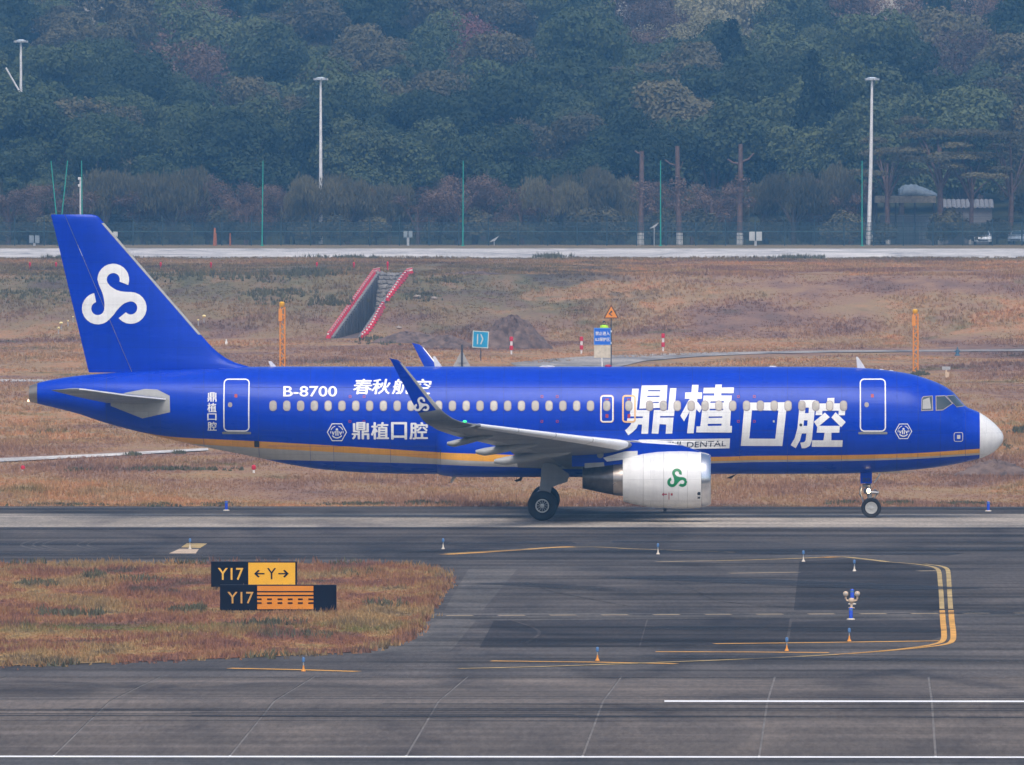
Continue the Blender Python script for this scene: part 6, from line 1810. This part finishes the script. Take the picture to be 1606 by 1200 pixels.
def make_tree(kind, seed):
    "prototype crown and trunk meshes, about 11 m tall"
    r = random.Random(seed)
    lobes, b = [], MB()
    leaf, bark, n_, size, hang, shell = L_DARK, BARK, 13000, 0.17, 0.0, 0.2
    H = 11.0
    if kind in ('broad', 'mid', 'rust', 'red', 'olive', 'tan'):
        nl = r.randint(12, 16)
        for i in range(nl):
            a = r.uniform(0, 6.28); q = r.uniform(0.2, 1) ** 0.6
            z = r.uniform(2.6, 9.3)
            wr = 3.6 * (1 - ((z - 6.2) / 5.2) ** 2) ** 0.5
            rr = r.uniform(1.35, 2.3)
            lobes.append(((wr * q * math.cos(a), wr * q * math.sin(a), z), (rr, rr, rr * r.uniform(0.62, 0.85))))
        lobes.append(((0, 0, 6.5), (2.6, 2.6, 2.9)))
        leaf = {'broad': L_DARK, 'mid': L_MID, 'rust': L_RUST, 'red': L_RED, 'olive': L_OLIVE, 'tan': L_TAN}[kind]
        if kind in ('rust', 'red'): n_, size, shell = 6500, 0.13, 0.35
        if kind == 'tan': n_, size = 10000, 0.15
    elif kind == 'pine':
        leaf, n_ = L_PINE, 11000
        for i in range(9):
            z = 2.6 + i * 1.05; wr = 2.6 * (1 - i / 10.5)
            for k in range(5 if i < 6 else 3):
                a = r.uniform(0, 6.28)
                lobes.append(((wr * 0.55 * math.cos(a), wr * 0.55 * math.sin(a), z), (wr * 0.62, wr * 0.62, 0.75)))
    elif kind == 'willow':
        leaf, n_, size, hang, shell = L_OLIVE, 11000, 0.16, 0.5, 0.45
        H = 8.0
        for i in range(8):
            a = r.uniform(0, 6.28); q = r.uniform(0.3, 1) * 2.7
            lobes.append(((q * math.cos(a), q * math.sin(a), r.uniform(3.6, 5.6)), (1.5, 1.5, r.uniform(1.6, 2.3))))
    elif kind == 'thin':
        leaf, bark, n_, size, shell, hang = L_RUST, BARKR, 3600, 0.11, 0.5, 0.0
        H = 8.0
        for i in range(9):
            a = r.uniform(0, 6.28); q = r.uniform(0.3, 1) * 2.7
            lobes.append(((q * math.cos(a), q * math.sin(a), r.uniform(3.2, 6.8)), (1.2, 1.2, 0.9)))
    elif kind == 'layer':
        leaf, bark, n_, size, shell = L_OLIVE, BARKR, 8000, 0.15, 0.3
        for i in range(12):
            a = r.uniform(0, 6.28); q = r.uniform(0.5, 1) * 3.9
            lobes.append(((q * math.cos(a), q * math.sin(a), r.choice((5.6, 7.0, 8.2, 9.4)) + r.uniform(-.2, .2)), (2.0, 1.8, 0.5)))
    elif kind == 'shrub':
        leaf, n_, size, shell = L_OLIVE, 5000, 0.13, 0.35
        H = 3.0
        for i in range(7):
            a = r.uniform(0, 6.28); q = r.uniform(0, 1) * 1.6
            lobes.append(((q * math.cos(a), q * math.sin(a), r.uniform(0.8, 1.9)), (1.0, 1.0, 0.9)))
    V_, F_ = leaf_cloud(lobes, n_, size, seed, hang, shell)
    cm = bpy.data.meshes.new('crown')
    cm.vertices.add(len(V_)); cm.vertices.foreach_set('co', V_.astype(np.float32).ravel())
    cm.loops.add(F_.size); cm.loops.foreach_set('vertex_index', F_.astype(np.int32).ravel())
    cm.polygons.add(len(F_)); cm.polygons.foreach_set('loop_start', np.arange(0, F_.size, 4, dtype=np.int32))
    cm.materials.append(leaf); cm.update(calc_edges=True)
    tr = 0.26 if kind != 'shrub' else 0.09
    tp = min(lb[0][2] for lb in lobes)
    b.tube([(0, 0, -0.6), (r.uniform(-.15, .15), r.uniform(-.15, .15), tp * 0.6), (0, 0, max(tp, H * 0.62))], [tr * 1.25, tr, tr * 0.45], 8)
    for c_, rad in lobes[:10]:
        s0 = r.uniform(0.35, 0.6) * max(tp, 0.8)
        b.tube([(0, 0, s0), (c_[0] * 0.5, c_[1] * 0.5, lerp(s0, c_[2], 0.6)), c_], [tr * 0.5, tr * 0.33, 0.03], 5)
    if kind in ('thin', 'rust', 'red'):
        for c_, rad in lobes:
            for _ in range(7):
                d = Vector((r.gauss(0, 1), r.gauss(0, 1), r.gauss(0.5, 0.7))).normalized() * rad[0] * 1.25
                b.tube([c_, Vector(c_) + d], [0.035, 0.012], 4)
    to = b.build('trunk', bark, smooth=40)
    tm = to.data
    bpy.data.objects.remove(to)
    return cm, tm
PROTO = {k: [make_tree(k, 40 + 7 * i + 100 * j) for j in range(n_)] for i, (k, n_) in enumerate((('broad', 4), ('mid', 3), ('rust', 2), ('red', 1), ('olive', 2), ('tan', 2), ('pine', 3), ('willow', 3), ('thin', 3), ('layer', 2), ('shrub', 2)))}
NAMES = {'broad': 'broadleaf_tree', 'mid': 'broadleaf_tree', 'rust': 'bare_tree', 'red': 'red_tree', 'olive': 'broadleaf_tree', 'tan': 'pale_tree', 'pine': 'conifer_tree', 'willow': 'willow_tree', 'thin': 'bare_tree', 'layer': 'spreading_tree', 'shrub': 'shrub'}
ADJ = {'broad': 'dark green bushy tree', 'mid': 'mid green leafy tree', 'rust': 'brownish half-bare tree', 'red': 'dull red-leaved tree', 'olive': 'olive green tree', 'tan': 'pale yellowish tree', 'pine': 'dark pointed conifer', 'willow': 'drooping olive willow', 'thin': 'reddish bare-twigged tree', 'layer': 'spreading flat-layered tree', 'shrub': 'low olive shrub'}
_tr = random.Random(77)
def plant(kind, x, Y, sc_, lab, grp, zs=1.0, lift=0.0):
    cm, tm = _tr.choice(PROTO[kind])
    e = empty(NAMES[kind], (x, Y, gz(Y) - 0.1 + lift), _tr.uniform(0, 6.28), lab, 'shrub' if kind == 'shrub' else 'tree', grp)
    e.scale = (sc_, sc_, sc_ * zs)
    link(bpy.data.objects.new('trunk', tm), e); link(bpy.data.objects.new('crown', cm), e)
    return e
ORD = ['first', 'second', 'third', 'fourth', 'fifth', 'sixth', 'seventh', 'eighth', 'ninth', 'tenth', 'eleventh', 'twelfth', 'thirteenth', 'fourteenth', 'fifteenth', 'sixteenth', 'seventeenth', 'eighteenth', 'nineteenth', 'twentieth', 'twenty-first', 'twenty-second', 'twenty-third', 'twenty-fourth', 'twenty-fifth', 'twenty-sixth']
ORD_X = ['twenty-seventh', 'twenty-eighth', 'twenty-ninth', 'thirtieth', 'thirty-first', 'thirty-second', 'thirty-third', 'thirty-fourth']
def zone(px, py, r):
    "what grows where on the hill, seen by its place"
    def near(cx, cy, rx, ry): return ((px - cx) / rx) ** 2 + ((py - cy) / ry) ** 2 < 1
    if near(757, 88, 38, 40): return 'red'
    if near(1005, 60, 60, 60): return r.choice(('rust', 'rust', 'tan'))
    if near(1150, 60, 75, 60): return 'tan'
    if near(60, 70, 50, 30) or near(1480, 30, 60, 30): return r.choice(('olive', 'tan', 'rust'))
    if near(290, 85, 120, 50): return r.choice(('rust', 'olive', 'mid'))
    if near(110, 115, 70, 45): return 'mid'
    if near(335, 110, 60, 40): return 'mid'
    if near(640, 45, 50, 40): return r.choice(('olive', 'broad'))
    if near(1340, 40, 60, 40): return r.choice(('rust', 'olive'))
    if near(1570, 110, 80, 90): return r.choice(('rust', 'broad', 'olive'))
    if 1090 < px < 1480 and 60 < py < 240: return r.choice(('pine', 'broad', 'mid', 'broad'))
    if px > 820 and 60 < py < 220: return r.choice(('olive', 'broad', 'broad', 'mid'))
    return r.choice(('broad', 'broad', 'broad', 'broad', 'mid', 'mid', 'mid', 'olive', 'olive'))
rr = random.Random(5)
rows = [1334, 1352, 1372, 1393, 1416, 1440, 1464, 1490, 1518, 1548, 1580, 1612, 1642]
for ri, ya in enumerate(rows):
    sp = 8.2 + 0.08 * ri
    half = 62 + 0.030 * (ya - 1300) * 1.0 + 8
    n_ = int(2 * half / sp)
    for i in range(n_):
        x = -half + (i + 0.5) * sp + rr.uniform(-2.4, 2.4)
        Y = Yabs(ya + rr.uniform(-7, 7))
        x += -math.sin(PHI) * (Y - CY) + CX
        zb = gz(Y)
        px, py = project((x, Y, zb + 8.0))
        kind = zone(px, py, rr)
        s = rr.uniform(1.0, 1.42)
        if ri == 0: s *= 1.0
        if kind == 'pine': s *= 1.1
        # keep the small house and the gaps at top open
        if 1422 < px < 1500 and ya < 1475: continue
        top = project((x, Y, zb + 11 * s))[1]
        lab = '%s, %s from left in the %s tree row up the hill' % (ADJ[kind], ORD[min(i, 25)], ORD[ri])
        plant(kind, x, Y, s, lab, 'trees of the wooded hill', rr.uniform(0.9, 1.15))
# front row along the fence, each where it stands
FRONT = [(-40, 'willow', 1.0, 1312), (12, 'thin', 0.95, 1310), (70, 'broad', 0.75, 1322), (110, 'thin', 0.9, 1308), (165, 'willow', 1.05, 1314), (225, 'thin', 0.95, 1312), (270, 'willow', 1.2, 1312), (325, 'rust', 0.72, 1318), (385, 'thin', 0.8, 1308), (415, 'rust', 0.62, 1316), (490, 'willow', 1.0, 1309), (545, 'willow', 1.02, 1314), (610, 'willow', 0.85, 1316), (655, 'thin', 0.75, 1310), (718, 'thin', 1.05, 1309), (772, 'rust', 0.68, 1312), (820, 'thin', 0.8, 1318), (868, 'willow', 1.05, 1311), (925, 'willow', 1.12, 1314), (975, 'willow', 0.95, 1318), (1085, 'thin', 0.78, 1316), (1115, 'thin', 0.92, 1309), (1200, 'willow', 1.02, 1316), (1245, 'willow', 1.12, 1312), (1300, 'willow', 1.15, 1315), (1640, 'willow', 1.1, 1314), (45, 'rust', 0.62, 1316), (140, 'rust', 0.66, 1318), (250, 'rust', 0.66, 1319), (360, 'thin', 0.95, 1314), (450, 'thin', 0.9, 1315), (580, 'rust', 0.6, 1318), (690, 'rust', 0.66, 1318), (745, 'thin', 1.0, 1313), (850, 'rust', 0.6, 1319), (905, 'rust', 0.62, 1320), (1040, 'rust', 0.66, 1319), (1140, 'rust', 0.64, 1318), (1270, 'rust', 0.68, 1320), (1335, 'thin', 0.95, 1314)]
FRONT.sort()
for i, (px, kind, s, ya) in enumerate(FRONT):
    Y = Yabs(ya); g = onY(px, 384, Y)
    plant(kind, g.x, Y, s, '%s close behind the fence, %s from left in the front row' % (ADJ[kind], ordinal(i)), 'trees close behind the fence')
for i in range(34):
    Y = Yabs(1306 + rr.uniform(-3, 10)); px = -60 + i * 51 + rr.uniform(-18, 18)
    if 1395 < px < 1455: continue
    g = onY(px, 384, Y)
    plant('shrub', g.x, Y, rr.uniform(0.8, 1.5), 'low olive shrub at the foot of the trees, %s along the fence from left' % (ORD[i] if i < 26 else ORD_X[i - 26]), 'shrubs behind the fence')
# trees on whitewashed trunks at the right
def street_tree(px, kind, s, ya, trunk_h, lab):
    Y = Yabs(ya); g = onY(px, 384, Y)
    e = plant(kind, g.x, Y, s, lab, 'trees on whitewashed trunks', 1.0, trunk_h)
    b = MB(); b.tube([(0, 0, -trunk_h / s), (0.08, 0, -trunk_h / s * 0.4), (0, 0, 1.5)], [0.30, 0.24, 0.22], 10); b.build('lower_trunk', BARKR, e, smooth=40)
    b = MB(); b.tube([(0, 0, -trunk_h / s), (0.02, 0, -trunk_h / s + 1.2)], [0.33, 0.31], 10); b.build('whitewash', WASH, e, smooth=40)
street_tree(1392, 'layer', 0.85, 1310, 2.6, 'spreading layered tree behind the tall white mast at right')
street_tree(1475, 'layer', 1.0, 1308, 3.2, 'layered tree on a tall reddish trunk in front of the beige house')
street_tree(1523, 'layer', 0.8, 1308, 2.6, 'layered tree with whitewashed trunk left of the parked cars at right')
street_tree(1585, 'layer', 0.92, 1312, 2.6, 'layered tree at the right edge beside the parked car')
# pollarded trunks
def pollard(px, top, lean, limbs, lab):
    Y = Yabs(1303); g = onY(px, 383, Y); t = onY(px, top, Y); h = t.z - 4.0
    e = empty('pollarded_tree', (g.x, Y, 4.0), 0, lab, 'tree', 'pollarded trunks along the fence')
    b = MB(); b.tube([(0, 0, -0.2), (lean * 0.4, 0, h * 0.35), (lean * 0.8, 0, h * 0.7), (lean, 0, h)], [0.34, 0.28, 0.25, 0.22], 10); tk = b.build('trunk', BARKR, e, smooth=40)
    b = MB(); b.tube([(0, 0, -0.1), (lean * 0.1, 0, 1.25)], [0.365, 0.335], 10); b.build('whitewash', WASH, e, smooth=40)
    for z, dx, dz, rd in limbs:
        b = MB(); b.tube([(lean * z, 0, h * z), (lean * z + dx * 0.6, 0.2, h * z + dz * 0.35), (lean * z + dx, 0.2, h * z + dz)], [rd, rd * 0.8, rd * 0.7], 8); lb = b.build('limb', BARKR, e, smooth=40)
        b = MB(); b.lathe([(0, rd * 0.66), (0.02, 0.001)], (lean * z + dx, 0.2, h * z + dz), axis=(dx, 0, dz), n=10); b.build('sawn_face', plain('fresh_wood', (0.5, 0.36, 0.22), 0.8), lb)
    V_, F_ = leaf_cloud([((lean, 0, h * 0.55), (1.3, 1.2, 1.6)), ((lean + 0.8, 0, h * 0.4), (1.0, 1.0, 1.0))], 420, 0.16, px, 0, 0.5)
    np_mesh('crown', V_, F_, L_RUST, e)
pollard(1005, 237, 0.1, [(0.97, -0.7, 0.3, 0.10), (0.9, 0.3, 0.5, 0.08)], 'thick pollarded trunk, leftmost of the three cut trunks at the fence')
pollard(1066, 229, -0.25, [(0.8, -1.3, 0.6, 0.10), (0.75, 0.5, 0.9, 0.07), (0.35, 1.2, 1.6, 0.1)], 'pollarded trunk just right of the green pole, middle of the three')
pollard(1160, 226, 0.1, [(0.82, 1.35, 0.9, 0.12), (0.8, -1.3, 0.5, 0.12), (0.45, -0.9, 1.4, 0.09)], 'tallest pollarded trunk with raised cut limbs, rightmost of the three')

# ---- small house on the slope, canopy stall, cars
def house():
    Y = Yabs(1478); a, c_ = onY(1436, 236, Y), onY(1480, 203, Y)
    e = empty('house', ((a.x + c_.x) / 2, Y, gz(Y)), 0, 'small beige flat-roofed house half hidden by trees on the slope', 'house')
    w, zt, z0_ = c_.x - a.x, c_.z - gz(Y), a.z - gz(Y)
    b = MB(); b.box((0, 2, zt / 2 - 0.3), (w, 4, zt + 0.6)); wl = b.build('wall', plain('beige_render', (0.52, 0.44, 0.33), 0.8), e)
    b = MB(); b.box((0, 2, zt + 0.13), (w + 0.5, 4.5, 0.22)); b.build('roof', plain('roof_slab', (0.35, 0.34, 0.33), 0.8), e)
    for x in (-0.75, 0.75):
        b = MB(); b.box((x, -0.02, z0_ + (zt - z0_) * 0.45), (0.6, 0.06, 0.8)); wn = b.build('window', WFRAME, e)
        b = MB(); b.box((x, -0.06, z0_ + (zt - z0_) * 0.45), (0.5, 0.02, 0.7)); b.build('pane', GLASS, wn)
    b = MB(); b.lathe([(zt + 0.24, 0.5), (zt + 1.1, 0.5), (zt + 1.2, 0.2), (zt + 1.2, 0.001)], (-0.9, 1.5, 0), axis=(0, 0, 1), n=14); b.build('water_tank', plain('tank_steel', (0.5, 0.52, 0.54), 0.3, 0.6), e, smooth=40)
house()
def stall():
    Y = Yabs(1316); a, c_ = onY(1372, 384, Y), onY(1468, 312, Y)
    e = empty('canopy_stall', ((a.x + c_.x) / 2, Y, 4.0), 0, 'open stall with beige fascia under a crumpled pale blue tarpaulin', 'stall')
    w, h = c_.x - a.x, c_.z - 4.0
    for x in np.linspace(-w / 2 + 0.2, w / 2 - 0.2, 4):
        b = MB(); b.tube([(x, 0, 0), (x, 0, h - 0.3)], 0.07, 8); b.build('post', POSTD, e, smooth=40)
        b = MB(); b.tube([(x, 2.5, 0), (x, 2.5, h - 0.3)], 0.07, 8); b.build('post', POSTD, e, smooth=40)
    b = MB(); b.box((0, 1.2, h - 0.05), (w, 3.0, 0.7)); b.build('fascia', plain('fascia_beige', (0.30, 0.26, 0.20), 0.8, wear=0.35, scale=2), e)
    TARP = plain('tarpaulin', (0.19, 0.235, 0.27), 0.55, wear=0.2)
    r = random.Random(8)
    N, M = 22, 10
    V_ = []
    for j in range(M):
        for i in range(N):
            u, v = i / (N - 1), j / (M - 1)
            x = lerp(-w * 0.12, w * 0.52, u)
            z = h + 0.34 + 1.45 * math.sin(math.pi * min(1, u * 0.82 + 0.12)) ** 0.8 * math.sin(math.pi * v) ** 0.6 * (1 - 0.55 * u) + r.uniform(-.10, .10)
            V_.append((x, lerp(-0.3, 2.8, v), z))
    F_ = [(j * N + i, j * N + i + 1, (j + 1) * N + i + 1, (j + 1) * N + i) for j in range(M - 1) for i in range(N - 1)]
    b = MB(); b.add(V_, F_); o = b.build('tarpaulin', TARP, e, smooth=35)
    o.modifiers.new('thick', 'SOLIDIFY').thickness = 0.03
    b = MB(); b.box((0.3, 2.6, 1.5), (w * 0.9, 0.15, 3.0)); b.build('back_wall', plain('stall_wall', (0.30, 0.30, 0.31), 0.8), e)
    b = MB(); b.box((-0.2, 1.4, 0.6), (w * 0.5, 0.8, 1.2)); b.build('counter', plain('counter_grey', (0.12, 0.14, 0.15), 0.7), e)
stall()
def shed():
    Y = Yabs(1322); a, c_ = onY(1474, 384, Y), onY(1556, 318, Y)
    e = empty('corrugated_shed', ((a.x + c_.x) / 2, Y, 4.0), 0, 'low grey shed behind the parked cars at right', 'shed')
    w, h = c_.x - a.x, c_.z - 4.0
    b = MB(); b.box((0, 2, h / 2 - 0.2), (w, 4, h - 0.4)); b.build('wall', plain('shed_wall', (0.20, 0.19, 0.195), 0.8), e)
    RF = plain('shed_roof', (0.17, 0.165, 0.17), 0.7)
    for k in range(12):
        x = lerp(-w / 2 - 0.2, w / 2 + 0.2, (k + 0.5) / 12)
        b = MB(); b.add([(x - w / 25, -0.4, h - 0.55), (x + w / 25, -0.4, h - 0.55), (x + w / 25, 4.2, h + 0.3), (x - w / 25, 4.2, h + 0.3), (x, -0.4, h - 0.46), (x, 4.2, h + 0.39)], [(0, 4, 5, 3), (4, 1, 2, 5)]); b.build('roof_sheet', RF, e)
    b = MB(); b.box((-1, -0.03, 1.0), (1.6, 0.08, 2.0)); b.build('door', POSTD, e)
shed()
def car(px, ya, col, lab, rz=0.0):
    Y = Yabs(ya); g = onY(px, 384, Y)
    e = empty('parked_car', (g.x, Y, 4.0), rz, lab, 'car', 'cars parked behind the fence')
    PNT = plain('car_paint', col, 0.3, coat=0.6, wear=0.04)
    # body along Y, bonnet towards -Y
    prof = [(-2.1, 0.35), (-2.15, 0.62), (-2.0, 0.82), (-1.0, 0.98), (1.7, 1.0), (2.1, 0.95), (2.15, 0.5), (2.1, 0.32)]
    b = MB(); rings = []
    for x, k in ((-0.86, 0.96), (-0.80, 1.0), (0.80, 1.0), (0.86, 0.96)):
        rings.append([(x, y * k, 0.66 + (z - 0.66) * k) for y, z in prof])
    b.loft(rings, 0, True, True); b.build('body', PNT, e, smooth=35)
    b = MB(); cab = [(-0.95, 0.97), (-0.25, 1.42), (1.1, 1.45), (1.75, 1.0)]
    rings = [[(x * (1 if z < 1.1 else 0.84), y, z) for y, z in cab] for x in (-0.76, 0.76)]
    b.loft(rings, 0, True, True); cb = b.build('cabin', PNT, e, smooth=30)
    b = MB(); b.add([(-0.66, -0.90, 1.04), (0.66, -0.90, 1.04), (0.56, -0.34, 1.40), (-0.56, -0.34, 1.40)], [(0, 1, 2, 3)]); b.build('windscreen', plain('car_glass', (0.05, 0.08, 0.12), 0.1, coat=0.5), cb)
    for s in (-1, 1):
        b = MB(); b.box((s * 0.62, -2.06, 0.68), (0.3, 0.08, 0.15)); b.build('headlight', HUB, e)
        b = MB(); b.box((s * 0.92, -0.65, 1.0), (0.14, 0.1, 0.12)); b.build('mirror', PNT, e)
        for y in (-1.3, 1.3):
            b = MB(); b.lathe([(-0.1, 0.001), (-0.1, 0.31), (0.1, 0.31), (0.1, 0.001)], (s * 0.78, y, 0.31), n=18); wh = b.build('wheel', TYRE, e, smooth=40)
            b = MB(); b.lathe([(0, 0.19), (0.01, 0.001)], (s * 0.885, y, 0.31), axis=(s, 0, 0), n=14); b.build('rim', HUB, wh)
    b = MB(); b.box((0, -2.14, 0.5), (1.0, 0.05, 0.16)); b.build('grille', POSTD, e)
car(1541, 1306, (0.62, 0.66, 0.72), 'white car parked nose-on behind the fence at far right')
car(1373, 1308, (0.55, 0.56, 0.52), 'pale car parked nose-on beside the foot of the tall white mast', 0.1)
car(1598, 1312, (0.30, 0.36, 0.45), 'bluish car cut by the right edge behind the fence', -0.2)

# ================================================================== haze
hb = bpy.data.materials.new('haze_air')
hb.use_nodes = True
n = hb.node_tree
n.nodes.clear()
pv = n.nodes.new('ShaderNodeVolumePrincipled')
pv.inputs['Color'].default_value = (0.20, 0.54, 1.0, 1)
pv.inputs['Density'].default_value = 0.00019
pv.inputs['Anisotropy'].default_value = 0.0
ho = n.nodes.new('ShaderNodeOutputMaterial')
n.links.new(pv.outputs[0], ho.inputs['Volume'])
b = MB(); b.box((0, 620, 75.0), (5400, 2900, 155.0))
hz_o = b.build('haze', hb)
tag(hz_o, 'thin bluish haze over the whole airfield', 'haze', kind='stuff')
